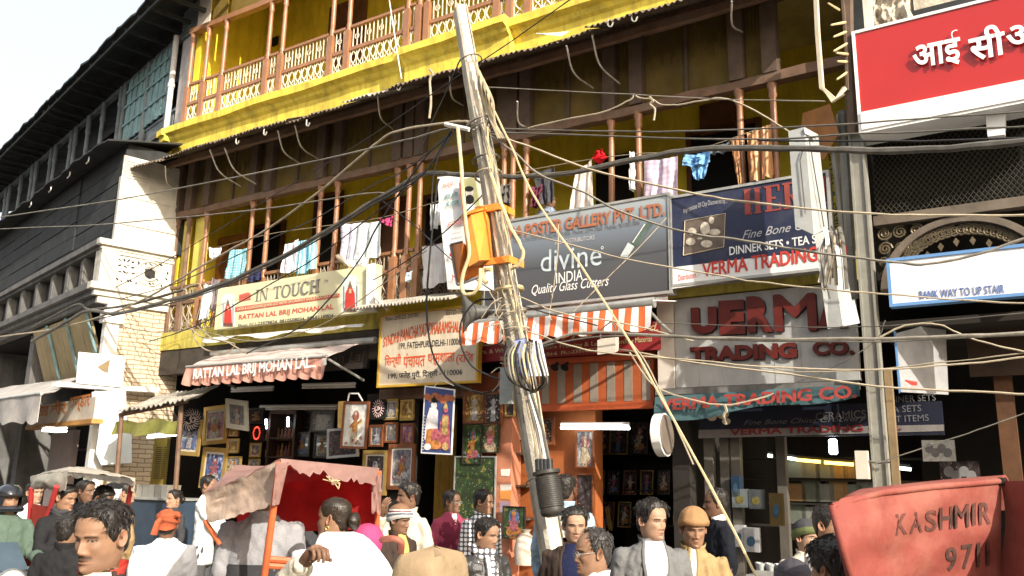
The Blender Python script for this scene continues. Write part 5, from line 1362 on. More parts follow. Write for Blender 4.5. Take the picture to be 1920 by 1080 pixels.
wire('tan cable fanning from the pole down to the awning right end', [(970, 555), (1060, 590), (1170, 606), (1300, 640)], 2.3, 1.8, 0.009, M_cab2)
wire('dark cable bundle passing the brick flank at the left', [(345, 543), (300, 556), (240, 572), (170, 580), (150, 570), (120, 582), (60, 615)], 1.4, 1.0, 0.024, M_cab)
wire('loose wire fanning off the pole to the left balcony', [(850, 250), (760, 318), (690, 352), (600, 405), (500, 452), (400, 500), (320, 535), (230, 560)], 2.3, 1.0, 0.009, M_cab3)
wire('black strand from bracket to trunk cable left of the pole', [(855, 240), (820, 300), (810, 360), (812, 420)], 2.35, 2.2, 0.009, M_cab3)
wire('short black stay from the pole top to the eave', [(872, 95), (850, 140), (838, 170), (812, 225), (785, 290)], 2.2, 1.9, 0.010, M_cab3)
b = MB(); b.tube([G(835, 233, 2.35), G(880, 243, 2.35)], 0.025, 6); b.build('cable_bracket', M_white, UP_)
for k in range(5):
 t = 105 + k * 14; x = 890 + k * 7
 MB().tube(curve([G(x - 6, t, 2.3), G(x + 6, t + 30, 2.35), G(x + 10, t + 70, 2.3), G(935 + 3 * k, 260, 2.3)], 5), 0.014, 5).build('tied_cable', [M_cab2, M_cab4][k % 2], UP_, smooth=True)
# ------------------------------------------------------------------ battered metal boxes by the stanchion
M_steel = mat('galvanised_box', (0.36, 0.375, 0.375), 0.5, 0.15, 4, dirt=0.4, dcol=(0.3, 0.27, 0.24))
JB = thing('meter_cabinet', 'tall battered galvanised cabinet hanging in front of the navy crockery sign', 'meter cabinet', G(1530, 440, 1.0))
b = MB(); b.hexa([G(1491, 424, 1.0), G(1526, 440, 1.0), G(1553, 428, 0.7), G(1520, 415, 0.7), G(1478, 246, 1.0), G(1508, 238, 1.0), G(1534, 252, 0.7), G(1505, 250, 0.7)]); b.build('case', M_steel, JB)
b = MB(); b.hexa([G(1509, 250, 1.02), G(1531, 260, 0.86), G(1531, 262, 0.85), G(1509, 252, 1.0), G(1507, 240, 1.02), G(1530, 252, 0.86), G(1531, 252, 0.85), G(1508, 240, 1.0)]); b.build('lip', M_steel, JB)
b = MB(); b.tube([G(1506, 280, 1.02), G(1500, 300, 1.02), G(1510, 400, 1.02)], 0.006, 4); b.tube([G(1517, 260, 0.98), G(1545, 425, 0.86)], 0.006, 4); b.build('seam', M_cab, JB)
JC = thing('meter_cabinet', 'lower dented galvanised cabinet below the tall one beside the stanchion', 'meter cabinet', G(1575, 610, 0.8))
b = MB(); b.hexa([G(1552, 617, 0.85), G(1580, 611, 0.85), G(1604, 600, 0.6), G(1585, 605, 0.6), G(1527, 440, 0.95), G(1553, 430, 0.9), G(1580, 470, 0.6), G(1560, 460, 0.6)]); b.build('case', M_steel, JC)
b = MB(); b.hexa([G(1580, 612, 0.8), G(1612, 606, 0.7), G(1612, 604, 0.6), G(1585, 606, 0.6), G(1573, 570, 0.8), G(1602, 565, 0.7), G(1602, 562, 0.6), G(1578, 566, 0.6)]); b.build('bent_cover', M_steel, JC)
random.seed(5)
RB = thing('cable_bunch', 'bunch of torn pale cable ends and strips between the two cabinets', 'cable bunch', G(1565, 560, 1.0))
for k in range(14):
 x = 1545 + random.random() * 30; y = 420 + random.random() * 30
 pts = [G(x, y, 1.05), G(x + random.uniform(-8, 12), y + 30, 1.1), G(x + random.uniform(-10, 16), y + 60 + random.random() * 60, 1.05)]
 MB().tube(curve(pts, 4), random.choice([0.012, 0.02, 0.026]), 5, sx=0.5).build('torn_strip', random.choice([M_white, M_grayc, M_cab2, M_grayc, M_cab]), RB, smooth=True)
# tube rack conduit at top right with cut cable ends
CT = thing('conduit', 'cream rectangular cable conduit ending in a broken tip near the red bank sign', 'conduit', G(1560, 190, 0.8))
b = MB(); b.tube([G(1529, -30, 0.8), G(1533, 60, 0.8), G(1541, 165, 0.8), G(1566, 187, 0.8), G(1584, 165, 0.75)], 0.028, 4); b.build('channel', M_sbrn, CT)
b = MB(); b.prism([G(1543, 168, 0.8), G(1566, 187, 0.8), G(1585, 178, 0.8), G(1560, 194, 0.8)][::-1], EN * 0.04); b.build('broken_tip', M_sbrn, CT)
for (x0, y0, x1, y1) in [(1553, 6, 1574, 19), (1558, 47, 1585, 42), (1563, 69, 1586, 60), (1563, 96, 1588, 82), (1568, 99, 1590, 102), (1570, 115, 1588, 116), (1569, 149, 1588, 136)]:
 MB().tube([G(x0, y0, 0.8), G(x1, y1, 0.6)], [0.010, 0.016], 5).build('cut_cable_end', M_cab4, CT)
b = MB(); b.tube([G(1590, -20, 0.55), G(1592, 120, 0.55), G(1598, 250, 0.5)], 0.05, 6); b.tube([G(1578, -20, 0.6), G(1586, 80, 0.6), G(1589, 170, 0.6)], 0.02, 5); b.build('rotting_conduit', M_dkwood, CT)
b = MB(); b.tube([G(1579, 210, 0.3), G(1590, 400, 0.3), G(1600, 560, 0.3)], 0.05, 8); b.tube([G(1562, 280, 0.3), G(1580, 440, 0.3)], 0.03, 8); b.build('grey_pipe', M_ipaint, CT)
MX = thing('switch_box', 'small beige switch box strapped to the stanchion above the red hood', 'switch box', G(1616, 895, 0.5))
b = MB(); b.box(0, 0.11, 0, 0.08, 0, 0.26, W=lambda s, d, z: G(1609, 898, 0.5) + EU * s + EN * d + Vector((0, 0, z))); b.build('case', mat('beige_plastic', (0.6, 0.55, 0.46)), MX)
b = MB(); b.tube([G(1610, 862, 0.56), G(1645, 868, 0.52), G(1668, 866, 0.5)], 0.012, 5); b.tube([G(1615, 860, 0.55), G(1612, 853, 0.55), G(1625, 850, 0.55)], 0.012, 5); b.build('strap', M_cab, MX)
# round shop light box seen edge on
RL = thing('round_sign', 'white round lightbox sign seen edge on beside the frame shop', 'sign', G(1240, 845, 0.7))
axr = (EU * 0.97 + EN * -0.05 + Vector((0,0,0.05))).normalized()
MB().lathe(G(1232, 816, 0.75), [(0.20, 0), (0.225, 0.01), (0.225, 0.1), (0.20, 0.11)], 28, axis=axr).build('drum', M_swht, RL, smooth=True)
MB().lathe(G(1232, 816, 0.75) + axr * .108, [(.21, 0), (.19, .012)], 28, axis=axr).build('face', mat('shaded_acrylic', (.16, .13, .11), .4), RL)  # shade of the disc face is put into its brown-grey
MB().lathe(G(1232, 816, 0.75) - axr * .008, [(.19, 0), (.21, .012)], 28, axis=axr).build('face', MATS['shaded_acrylic'], RL)
MB().tube([G(1240, 790, 0.6), G(1262, 785, 0.0)], 0.02, 6).build('bracket', M_edge, RL)
# ------------------------------------------------------------------ laundry on the first floor balcony
def cloth(name, label, tl, tr, br, bl, d, m, cat='cloth', nu=14, nv=12, fold=0.02, sd=0, hem=0.0, group=None):
 """hanging cloth by four pixel corners, with vertical folds and real thickness"""
 A, B, C, D_ = (G(p[0], p[1], d) for p in (tl, tr, br, bl))
 def fn(u, v):
  p = A.lerp(B, u).lerp(D_.lerp(C, u), v)
  w = fold * (0.4 + v) * (math.sin(u * 13 + sd) + 0.6 * math.sin(u * 27 + sd * 2 + v * 2)) + fold * fbm((u * 3 + sd, v * 3, 0), 1.0)
  return p + EN * w + Vector((0, 0, -0.02 * math.sin(math.pi * u) - hem * v * (0.5 + fbm((u * 9, sd, 0), 1.0))))
 return MB().grid(fn, nu, nv, thick=EN * -0.006).build(name, m, smooth=True, label=label, cat=cat, group=group)
C_ = lambda n, c, v=0.12: mat(n, c, 0.9, v, 12, bump=0.2, fine=90, spec=0.15)
m_plaidw = stripes('white_plaid_cloth', [(0.72, 0.70, 0.78), (0.50, 0.48, 0.60)], 6, 0, second=(8, 0.12, (0.7, 0.68, 0.78)), duty=[0, 0.88])
m_greycheck = stripes('grey_check_cloth', [(0.70, 0.74, 0.74), (0.52, 0.58, 0.6)], 7, 0, second=(7, 0.12, (0.75, 0.8, 0.82)), duty=[0, 0.9])
m_teal = stripes('teal_check_cloth', [(0.25, 0.60, 0.70), (0.55, 0.78, 0.80)], 9, 0, second=(11, 0.3, (0.5, 0.72, 0.8)), duty=[0, 0.65])
m_teal2 = stripes('teal_stripe_cloth', [(0.20, 0.58, 0.72), (0.62, 0.80, 0.84), (0.22, 0.5, 0.66)], 6, 0)
m_ws = stripes('white_pinstripe_cloth', [(0.76, 0.73, 0.72), (0.52, 0.49, 0.48)], 9, 0, duty=[0, 0.93])
m_pinkp = stripes('pink_plaid_cloth', [(0.70, 0.58, 0.66), (0.58, 0.46, 0.58)], 5, 0, second=(8, 0.5, (0.88, 0.85, 0.9)))
m_beige = stripes('beige_stripe_cloth', [(0.70, 0.62, 0.56), (0.78, 0.72, 0.66), (0.6, 0.52, 0.46)], 5, 0)
m_orst = stripes('orange_brown_stripe', [(0.55, 0.27, 0.12), (0.70, 0.48, 0.30), (0.42, 0.20, 0.10), (0.62, 0.36, 0.18)], 3.2, 0)
LG = 'washing on the first floor balcony'
cloth('underpants', 'small white underpants on the left end of the washing line', (392, 463), (415, 464), (413, 480), (394, 484), 0.12, C_('white_cotton', (0.80, 0.80, 0.80)), 'clothing', fold=0.012, sd=1)
cloth('towel', 'teal checked towel hanging left of the cream sign top', (432, 467), (463, 465), (460, 520), (422, 522), 0.15, m_teal, 'towel', sd=2)
cloth('towel', 'white towel beside the teal striped towel above the cream sign', (534, 458), (560, 448), (556, 509), (527, 511), 0.15, C_('lilac_white_cotton', (0.70, 0.69, 0.76)), 'towel', sd=3)
cloth('towel', 'teal striped towel hanging over the middle of the cream sign', (557, 452), (593, 443), (588, 502), (553, 516), 0.17, m_teal2, 'towel', sd=4)
cloth('bed_sheet', 'white plaid lungi cloth left of its grey checked neighbour', (639, 418), (676, 417), (664, 490), (634, 489), 0.2, m_plaidw, 'cloth', sd=5)
cloth('bed_sheet', 'pale grey checked cloth hanging beside the magenta cloth', (674, 417), (714, 413), (713, 480), (664, 487), 0.22, m_greycheck, 'cloth', sd=6)
cloth('rag', 'small magenta cloth pegged beside the grey checked cloth', (713, 410), (737, 404), (733, 424), (716, 415), 0.2, C_('magenta_cotton', (0.45, 0.06, 0.16)), 'cloth', fold=0.03, sd=7)
cloth('towel', 'white fringed towel draped on the left end balcony rail', (385, 532), (402, 533), (392, 590), (374, 596), 0.2, C_('blue_white_cotton', (0.70, 0.74, 0.78)), 'towel', sd=8, hem=0.05)
cloth('shawl', 'dull mauve shawl hanging next to the fringed towel left of the cream sign', (398, 520), (412, 524), (404, 585), (388, 574), 0.12, C_('mauve_wool', (0.24, 0.20, 0.21)), 'cloth', sd=9)
cloth('shirt', 'white shirt hanging left of the tall Hindi banner', (807, 383), (828, 378), (827, 416), (806, 428), 0.2, C_('white_cotton', (0.8, 0.8, 0.8)), 'clothing', sd=10, hem=0.05)
cloth('towel', 'white pinstriped towel with tasselled hem over the rail by the banner', (791, 462), (833, 454), (836, 524), (790, 540), 0.22, m_ws, 'towel', sd=11, hem=0.04)
cloth('rag', 'tiny pale blue cloth tied on the railing left of the pinstriped towel', (762, 510), (773, 506), (768, 522), (761, 528), 0.15, C_('pale_blue_cotton', (0.55, 0.66, 0.75)), 'cloth', sd=12)
cloth('trousers', 'dark grey trousers hanging above the balcony man', (1000, 322), (1040, 312), (1038, 375), (1012, 383), 0.0, C_('charcoal_cotton', (0.07, 0.07, 0.08)), 'clothing', sd=13)
cloth('bag_cloth', 'plum cloth bundle hanging beside the dark grey trousers', (998, 350), (1018, 345), (1012, 382), (996, 388), 0.05, C_('plum_cotton', (0.14, 0.035, 0.06)), 'cloth', sd=14, fold=0.04)
cloth('towel', 'beige striped towel with frayed hem right of the balcony man', (1080, 318), (1109, 300), (1114, 385), (1066, 402), 0.18, m_beige, 'towel', sd=15, hem=0.05)
cloth('rag', 'bright red cloth tied to the line by the column', (1128, 277), (1139, 295), (1122, 307), (1110, 294), 0.15, C_('bright_red_cotton', (0.62, 0.02, 0.03)), 'cloth', fold=0.04, sd=16)
cloth('vest', 'thin white vest hanging between two columns', (1180, 283), (1188, 284), (1188, 353), (1180, 355), 0.2, C_('white_cotton', (0.8, 0.8, 0.8)), 'clothing', fold=0.03, sd=17)
cloth('bed_sheet', 'pink and lilac plaid cloth hanging above the grey sign', (1207, 300), (1270, 292), (1270, 372), (1207, 378), 0.2, m_pinkp, 'cloth', sd=18, nu=20)
cloth('shirt', 'sky blue shirt hanging upside down right of the pink plaid cloth', (1284, 290), (1332, 282), (1331, 304), (1280, 311), 0.2, C_('sky_blue_cotton', (0.20, 0.42, 0.72)), 'clothing', sd=19, fold=0.03)
cloth('shorts', 'sky blue shorts pegged under the sky blue shirt', (1294, 306), (1328, 302), (1324, 330), (1302, 336), 0.17, C_('sky_blue_cotton', (0.20, 0.42, 0.72)), 'clothing', sd=20)
cloth('jeans', 'dull slate trousers slung over the line behind the cable', (1335, 272), (1368, 264), (1366, 282), (1330, 288), 0.15, C_('slate_cotton', (0.20, 0.23, 0.27)), 'clothing', sd=21, fold=0.03)
cloth('curtain', 'narrow orange striped curtain strip right of the dark door', (1369, 260), (1384, 256), (1390, 345), (1384, 344), 0.12, m_orst, 'curtain', sd=22)
cloth('curtain', 'orange and brown striped curtain hanging beside the navy sign', (1400, 248), (1444, 232), (1446, 330), (1402, 341), 0.14, m_orst, 'curtain', sd=23, nu=24, fold=0.04)
cloth('board_cloth', 'folded white cloth over the rail above the cream sign', (645, 487), (690, 482), (690, 496), (650, 500), 0.3, C_('white_cotton', (0.8, 0.8, 0.8)), 'cloth', sd=24)
cloth('rag', 'navy cloth over the rail behind the cream sign', (468, 505), (492, 500), (490, 522), (466, 528), 0.1, C_('navy_cotton', (0.03, 0.035, 0.09)), 'cloth', sd=25)
cloth('coat', 'coiled grey coat hanging between columns right of the pole', (938, 345), (958, 342), (956, 378), (940, 380), 0.1, C_('grey_wool', (0.14, 0.13, 0.12)), 'clothing', sd=26, fold=0.05)
MB().tube(curve([G(385, 470, .1), G(500, 440, .1), G(600, 425, .1), G(715, 408, .1), G(830, 375, .1)], 8), 0.006, 4).build('clothes_line', M_cab2, label='thin clothes line along the left half of the balcony', cat='clothes line')
MB().tube(curve([G(960, 325, .1), G(1100, 300, .1), G(1200, 288, .1), G(1300, 282, .1), G(1450, 232, .1)], 8), 0.006, 4).build('clothes_line', M_cab2, label='thin clothes line along the right half of the balcony', cat='clothes line')
# brown open shutter at the right end of the balcony
b = MB(); b.prism([G(1505, 212, 0.1), G(1556, 195, 0.5), G(1572, 250, 0.5), G(1545, 300, 0.3), G(1500, 262, 0.1)][::-1], EN * -0.03)
b.build('window_shutter', M_door2, label='open orange brown shutter above the galvanised cabinet', cat='shutter')
# tall vinyl banner with Hindi lettering and a framed portrait behind the orange box
VB = thing('vinyl_banner', 'tall white Hindi banner hanging beside the orange junction box', 'banner', G(860, 540, 0.5))
A, B_, C2, D2 = G(820, 332, .5), G(912, 326, .5), G(925, 545, .5), G(838, 542, .5)
def vb(u, v): return A.lerp(B_, u).lerp(D2.lerp(C2, u), v) + EN * (0.015 * math.sin(u * 7 + v * 5))
MB().grid(vb, 10, 24, thick=EN * -0.006).build('sheet', mat('white_vinyl', (0.76, 0.77, 0.76), 0.5, 0.05, 3, dirt=0.15, dcol=(0.6, 0.6, 0.58), bump=0.02), VB, smooth=True)
M_tq = mat('teal_ink', (0.06, 0.20, 0.20), 0.6)
text('\u0936\u0930\u094d\u092e\u093e', (830, 356), (853, 350), 10, VB, M_salm, d=0.53)
text('\u0939\u093f\u0928\u094d\u0926 \u0939\u093f\u0928\u094d\u0926', (833, 377), (859, 369), 12, VB, M_tq, d=0.53, bold=0.02)
text('\u0915\u0947 \u0928\u093e\u092f\u0915', (836, 389), (861, 382), 11, VB, M_tq, d=0.53, bold=0.02)
text('\u0905\u092e\u0930 \u0936\u0939\u0940\u0926', (838, 429), (872, 421), 15, VB, M_salm, d=0.53, bold=0.01)
for k in range(4): text('\u0930\u093e\u091c\u0938\u094d\u0925\u093e\u0928', (844 + k, 444 + k * 9), (864 + k * 2, 440 + k * 9), 6, VB, M_sgrey, d=0.53)
b = MB(); b.prism([G(843, 475, .525), G(847, 475, .525), G(847, 481, .525), G(843, 481, .525)][::-1], EN * 0.004); b.build('red_mark', M_sred, VB)
text('M', (848, 526), (855, 525), 11, VB, M_sred, d=0.53)
PT = thing('portrait_board', 'framed portrait panel of a bearded man on the banner behind the pole', 'portrait', G(885, 395, .56))
b = MB(); b.prism([G(862, 338, .56), G(892, 332, .56), G(903, 395, .56), G(871, 402, .56)][::-1], EN * 0.02); b.build('panel', mat('olive_print', (0.42, 0.40, 0.20), 0.6, 0.2, 5), PT)
b = MB(); b.prism([G(861, 344, .585), G(866, 342, .585), G(875, 400, .585), G(869, 401, .585)][::-1], EN * 0.01); b.build('border', M_sred, PT)
b = MB(); disc(b, 880, 362, 7, 10, .583, th=0.004); b.build('face', mat('print_face', (0.55, 0.50, 0.44), 0.6), PT)
b = MB(); disc(b, 880, 354, 8, 5, .588, th=0.004); disc(b, 881, 374, 8, 9, .592, th=0.004); b.build('hair_and_beard', M_blk, PT)
b = MB(); b.prism([G(875, 383, .59), G(888, 381, .59), G(895, 397, .59), G(873, 401, .59)][::-1], EN * 0.003); b.build('shirt', M_swht, PT)
# ------------------------------------------------------------------ framed pictures
def pict(name, c1, c2, c3, base, seed):
 if name in MATS: return MATS[name]
 m = bpy.data.materials.new(name); m.use_nodes = True
 n = m.node_tree.nodes; l = m.node_tree.links; b = n['Principled BSDF']
 tc = n.new('ShaderNodeTexCoord')
 mp = n.new('ShaderNodeMapping'); mp.inputs['Location'].default_value = (seed * 3.1, seed, seed * 1.7); mp.inputs['Scale'].default_value = (7, 7, 5); oi = n.new('ShaderNodeObjectInfo'); va = n.new('ShaderNodeVectorMath'); l.new(tc.outputs['Object'], va.inputs[0]); l.new(oi.outputs['Location'], va.inputs[1]); l.new(va.outputs[0], mp.inputs[0])
 nz = n.new('ShaderNodeTexNoise'); nz.inputs['Scale'].default_value = 1.6; nz.inputs['Detail'].default_value = 6; nz.inputs['Distortion'].default_value = 1.2; l.new(mp.outputs[0], nz.inputs['Vector'])
 cr = n.new('ShaderNodeValToRGB'); e = cr.color_ramp.elements
 e[0].position = 0.32; e[0].color = (*base, 1); e[1].position = 0.85; e[1].color = (*c3, 1)
 q = e.new(0.5); q.color = (*[0.5 * (a + b_) for a, b_ in zip(base, c1)], 1); q = e.new(0.58); q.color = (*c1, 1); q = e.new(0.68); q.color = (*c2, 1)
 l.new(nz.outputs[0], cr.inputs[0])
 vo = n.new('ShaderNodeTexVoronoi'); vo.inputs['Scale'].default_value = 4.5; l.new(mp.outputs[0], vo.inputs['Vector'])
 lt = n.new('ShaderNodeMath'); lt.operation = 'LESS_THAN'; lt.inputs[1].default_value = 0.11; l.new(vo.outputs[0], lt.inputs[0])
 mx = n.new('ShaderNodeMixRGB'); l.new(lt.outputs[0], mx.inputs[0]); l.new(cr.outputs[0], mx.inputs[1]); mx.inputs[2].default_value = (0.75, 0.70, 0.62, 1)
 l.new(mx.outputs[0], b.inputs['Base Color'])
 b.inputs['Roughness'].default_value = 0.25; b.inputs['Coat Weight'].default_value = 0.4
 MATS[name] = m
 return m
PM = {
 'pink': pict('pink_print', (0.38, 0.16, 0.28), (0.5, 0.35, 0.1), (0.65, 0.6, 0.6), (0.05, 0.03, 0.04), 1),
 'silver': pict('silver_print', (0.3, 0.3, 0.33), (0.5, 0.48, 0.45), (0.6, 0.4, 0.15), (0.06, 0.05, 0.06), 2),
 'blue': pict('blue_print', (0.12, 0.18, 0.4), (0.5, 0.5, 0.6), (0.5, 0.2, 0.15), (0.03, 0.03, 0.07), 3),
 'gold': pict('gold_print', (0.45, 0.28, 0.07), (0.6, 0.45, 0.2), (0.55, 0.12, 0.08), (0.07, 0.035, 0.02), 4),
 'green': pict('green_foil', (0.035, 0.085, 0.025), (0.24, 0.17, 0.05), (0.30, 0.07, 0.05), (0.03, 0.035, 0.022), 5),
 'dim': pict('dim_print', (0.07, 0.05, 0.05), (0.10, 0.08, 0.10), (0.16, 0.12, 0.08), (0.02, 0.015, 0.015), 6),
 'pale': pict('pale_print', (0.6, 0.58, 0.52), (0.66, 0.6, 0.4), (0.5, 0.4, 0.35), (0.8, 0.8, 0.78), 7),
}
FMAT = {'gold': mat('gilt_frame', (0.50, 0.33, 0.10), 0.35, 0.15, 8, metal=0.5), 'white': mat('ivory_frame', (0.66, 0.62, 0.54), 0.45, 0.08, 6), 'brown': mat('red_brown_frame', (0.20, 0.07, 0.03), 0.4, 0.2, 8), 'dark': mat('black_frame', (0.03, 0.025, 0.022), 0.35, 0.2, 8), 'silver': mat('silver_frame', (0.5, 0.5, 0.5), 0.35, 0.1, 8, metal=0.6)}
FIG = [mat('fig_saffron', (0.34, 0.15, 0.04), 0.4, 0.7, 40), mat('fig_silver', (0.36, 0.36, 0.37), 0.35, 0.7, 40), mat('fig_rose', (0.30, 0.10, 0.12), 0.4, 0.7, 40), mat('fig_blue', (0.10, 0.14, 0.26), 0.4, 0.7, 40), mat('fig_cream', (0.42, 0.35, 0.25), 0.4, 0.6, 40)]
def frame(label, cx, cy, w, h, d, fm='gold', pic='pink', fig=(0, 4), fw=0.16, tilt=0.0, roll=0.0, mount=True, name='framed_picture', group='framed pictures on display', seed=0, parent_none=True):
 """picture centred on pixel (cx,cy), w x h pixels, on facade depth d; > frame, mount, picture (> figure)"""
 a = G(cx - w / 2, cy, d); c = G(cx + w / 2, cy, d); Wd = (c - a).length
 H = (G(cx, cy - h / 2, d) - G(cx, cy + h / 2, d)).z
 ctr = G(cx, cy, d)
 base = ctr - Vector((0, 0, H / 2))
 o = thing(name, label, 'framed picture', base, group)
 ex = EU.copy(); ez = (Vector((0, 0, 1)) + EN * tilt).normalized(); ez = (ez + EU * roll).normalized(); ex = (EU - ez * EU.dot(ez)).normalized(); ey = ex.cross(ez)   # ey: outward
 def L(x, z, y): return ctr + ex * x + ez * z + ey * y
 f = min(Wd, H) * fw * 0.7
 x, z = Wd / 2, H / 2
 b = MB()
 for (x0, x1, z0, z1, k) in [(-x, x, z - f, z, 0), (-x, x, -z, -z + f, 0), (-x, -x + f, -z + f, z - f, 1), (x - f, x, -z + f, z - f, 1)]:
  y1 = 0.03
  b.hexa([L(x0, z0, y1), L(x1, z0, y1), L(x1, z0, 0), L(x0, z0, 0), L(x0, z1, y1), L(x1, z1, y1), L(x1, z1, 0), L(x0, z1, 0)])
 b.build('frame', FMAT[fm], o)
 x -= f; z -= f
 if mount:
  g = f * 0.55
  b = MB(); b.prism([L(-x, -z, 0.006), L(x, -z, 0.006), L(x, z, 0.006), L(-x, z, 0.006)], ey * 0.006); b.build('mount', FMAT['white'] if fm != 'white' else FMAT['gold'], o)
  x -= g; z -= g
 b = MB(); b.prism([L(-x, -z, 0.012), L(x, -z, 0.012), L(x, z, 0.012), L(-x, z, 0.012)], ey * 0.004); p = b.build('picture', PM[pic], o)
 if fig:
  b = MB(); rn = random.Random(int(cx * 7 + cy)); jx = rn.uniform(-.1, .1) * x
  def poly(pts, y, mi): b.prism([L(jx + px * x, pz * z, y) for px, pz in pts], ey * 0.002, mi)
  n = 10
  def ell(cx_, cz_, rx, rz, y, mi, j=.12): poly([(cx_ + rx * (1 + rn.uniform(-j, j)) * math.cos(2 * math.pi * k / 14), cz_ + rz * (1 + rn.uniform(-j, j)) * math.sin(2 * math.pi * k / 14)) for k in range(14)], y, mi)
  kind = rn.choice('sbt'); hz_ = .38 if kind != 'b' else .30; kh = 1.0 if kind != 'b' else 1.7
  ell(0, hz_ + .05, .30 * kh, .27 * kh, .0163, 2, .05)
  if kind == 's': ell(0, -.55, .66, .22, .0185, 0); ell(-.25, -.42, .3, .13, .0205, 1); ell(.22, -.45, .32, .14, .0208, 0)
  if kind == 't': poly([(-.34, -.92), (.3, -.92), (.26, -.5), (.3, -.1), (.16, .2), (-.18, .2), (-.28, -.1), (-.3, -.5)], .0185, 0)
  if kind == 'b': ell(0, -.62, .72, .42, .0185, 0)
  ell(0, -.08 - .2 * (kh - 1), .25 * kh, .32, .0225, 1)
  ell(0, hz_, .11 * kh, .13 * kh, .0245, 1, .05); ell(0, hz_ + .17 * kh, .12 * kh, .10 * kh, .0262, 0, .2)
  for sx in (-1, 1):
   for q in range(1 + (kind == 's')):
    ex_, ez_ = sx * rn.uniform(.38, .6), rn.uniform(-.3, .3); poly([(sx * .18, .14), (ex_, ez_ + .05), (ex_, ez_ - .07), (sx * .16, .0)][::sx], .0233 + .0004 * q + .0002 * (sx > 0), 1)
  for q in range(14): ell(rn.uniform(-.8, .8), rn.choice([rn.uniform(-.92, -.6), rn.uniform(-.9, .8)]), rn.uniform(.04, .11), rn.uniform(.03, .07), .0275 + .0003 * q, rn.choice([0, 1, 2, 2]), .3)
  b.build('figure', [FIG[fig[0]], FIG[fig[1]], FIG[rn.randrange(5)]], p)
 return o
# left shop: left-hand post display
DL = 0.1
frame('gilt framed seated figure print, large, beside the round sunburst plaque', 405, 797, 44, 72, DL, 'gold', 'pink', (1, 0), roll=-0.06)
frame('ivory framed portrait tilting forward at the top of the left display', 446, 777, 40, 56, DL + 0.1, 'white', 'silver', (4, 1), fw=0.24, tilt=0.25, roll=0.12, mount=False)
frame('white framed picture half bleached by glare below the sunburst plaque', 357, 820, 42, 68, DL + 0.25, 'gold', 'blue', (1, 1), roll=0.05)
frame('tall gilt framed dark blue deity print low on the left display', 402, 878, 46, 78, DL + 0.02, 'gold', 'blue', (1, 2), roll=0.05)
frame('small gilt frame with a brown print left of the dark gap', 438, 836, 22, 27, DL, 'gold', 'gold', None)
frame('small gilt frame with a pale oval figure under the brown print', 438, 873, 30, 35, DL, 'gold', 'silver', (4, 4))
frame('very small gilt frame lowest in the left display column', 430, 900, 20, 22, DL, 'gold', 'silver', (1, 1))
frame('small brown frame tucked under the tilted ivory portrait', 439, 811, 20, 16, DL - 0.02, 'brown', 'gold', None)
frame('black square picture with a dull orange figure above the red lamp ring', 481, 780, 30, 30, -0.3, 'dark', 'dim', (0, 0), mount=False)
frame('small gilt frame under the red lamp ring', 480, 844, 20, 27, -0.2, 'gold', 'silver', (2, 4))
frame('small gilt frame partly hidden by the beige hood, below another', 478, 870, 20, 20, -0.2, 'gold', 'silver', (1, 4))
frame('dim standing figure picture right of the glass cabinet', 569, 833, 28, 46, -1.4, 'dark', 'dim', (3, 0), mount=False)
frame('dim arched picture deepest right in the left shop', 604, 836, 28, 46, -1.4, 'dark', 'dim', (4, 0), mount=False)
frame('dark glittering picture high at the back of the left shop', 600, 790, 58, 44, -1.5, 'dark', 'dim', None, mount=False)
# sunburst plaque
SBP = thing('sunburst_plaque', 'round dark plaque with a silver swirling sunburst emblem', 'plaque', G(361, 812, 0.4))
c = G(361, 787, 0.4); r = 0.19
MB().lathe(c, [(r, 0), (r, 0.05), (r * .96, 0.055)], 28, axis=(EN + EU * 0.5).normalized()).build('disc', mat('navy_lacquer', (0.012, 0.014, 0.03), 0.3), SBP, smooth=True)
an = (EN + EU * 0.5).normalized(); ax1 = Vector((0, 0, 1)).cross(an).normalized(); ax2 = Vector((0, 0, 1))
b = MB(); M_sil = mat('silver_relief', (0.62, 0.55, 0.55), 0.35, 0.15, 9, metal=0.3)
def pp(rr, t): return c + an * 0.065 + ax1 * (rr * math.cos(t)) + ax2 * (rr * math.sin(t))
for k in range(20):
 t = 2 * math.pi * k / 20; b.tube([pp(r * .50, t), pp(r * .72, t + .06), pp(r * .93, t + .3)], [0.010, 0.008, 0.003], 5)
def om(b, P, s, rad):
 b.tube(curve([P(-.55 * s, .45 * s), P(-.2 * s, .62 * s), P(.05 * s, .4 * s), P(-.15 * s, .12 * s), P(.1 * s, -.15 * s), P(0, -.5 * s), P(-.35 * s, -.55 * s), P(-.6 * s, -.3 * s)], 4), rad, 5)
 b.tube(curve([P(-.1 * s, .1 * s), P(.2 * s, .12 * s), P(.45 * s, .3 * s), P(.65 * s, .05 * s), P(.5 * s, -.35 * s), P(.25 * s, -.3 * s)], 4), rad, 5)
 b.tube(curve([P(.05 * s, .75 * s), P(.3 * s, .6 * s), P(.55 * s, .8 * s)], 4), rad * .8, 5)
 b.tube([P(.28 * s, .85 * s), P(.34 * s, .92 * s)], rad, 5)
om(b, lambda x, y: c + an * 0.065 + ax1 * x + ax2 * y, r * .62, 0.012)
b.build('emblem', M_sil, SBP, smooth=True)
OM2 = thing('emblem_board', 'small black board with a bright emblem ringed by short rays', 'plaque', G(709, 786, 0.12))
a0, a1 = SZ(695, 767, .1), SZ(723, 767, .1); H = SZ(709, 749, .1)[1] - SZ(709, 786, .1)[1]
b = MB(); b.box(a0[0], a1[0], 0.06, 0.1, SZ(709, 786, .1)[1], SZ(709, 749, .1)[1]); b.build('board', M_blk, OM2)
c2 = G(709, 766, .11)
b = MB()
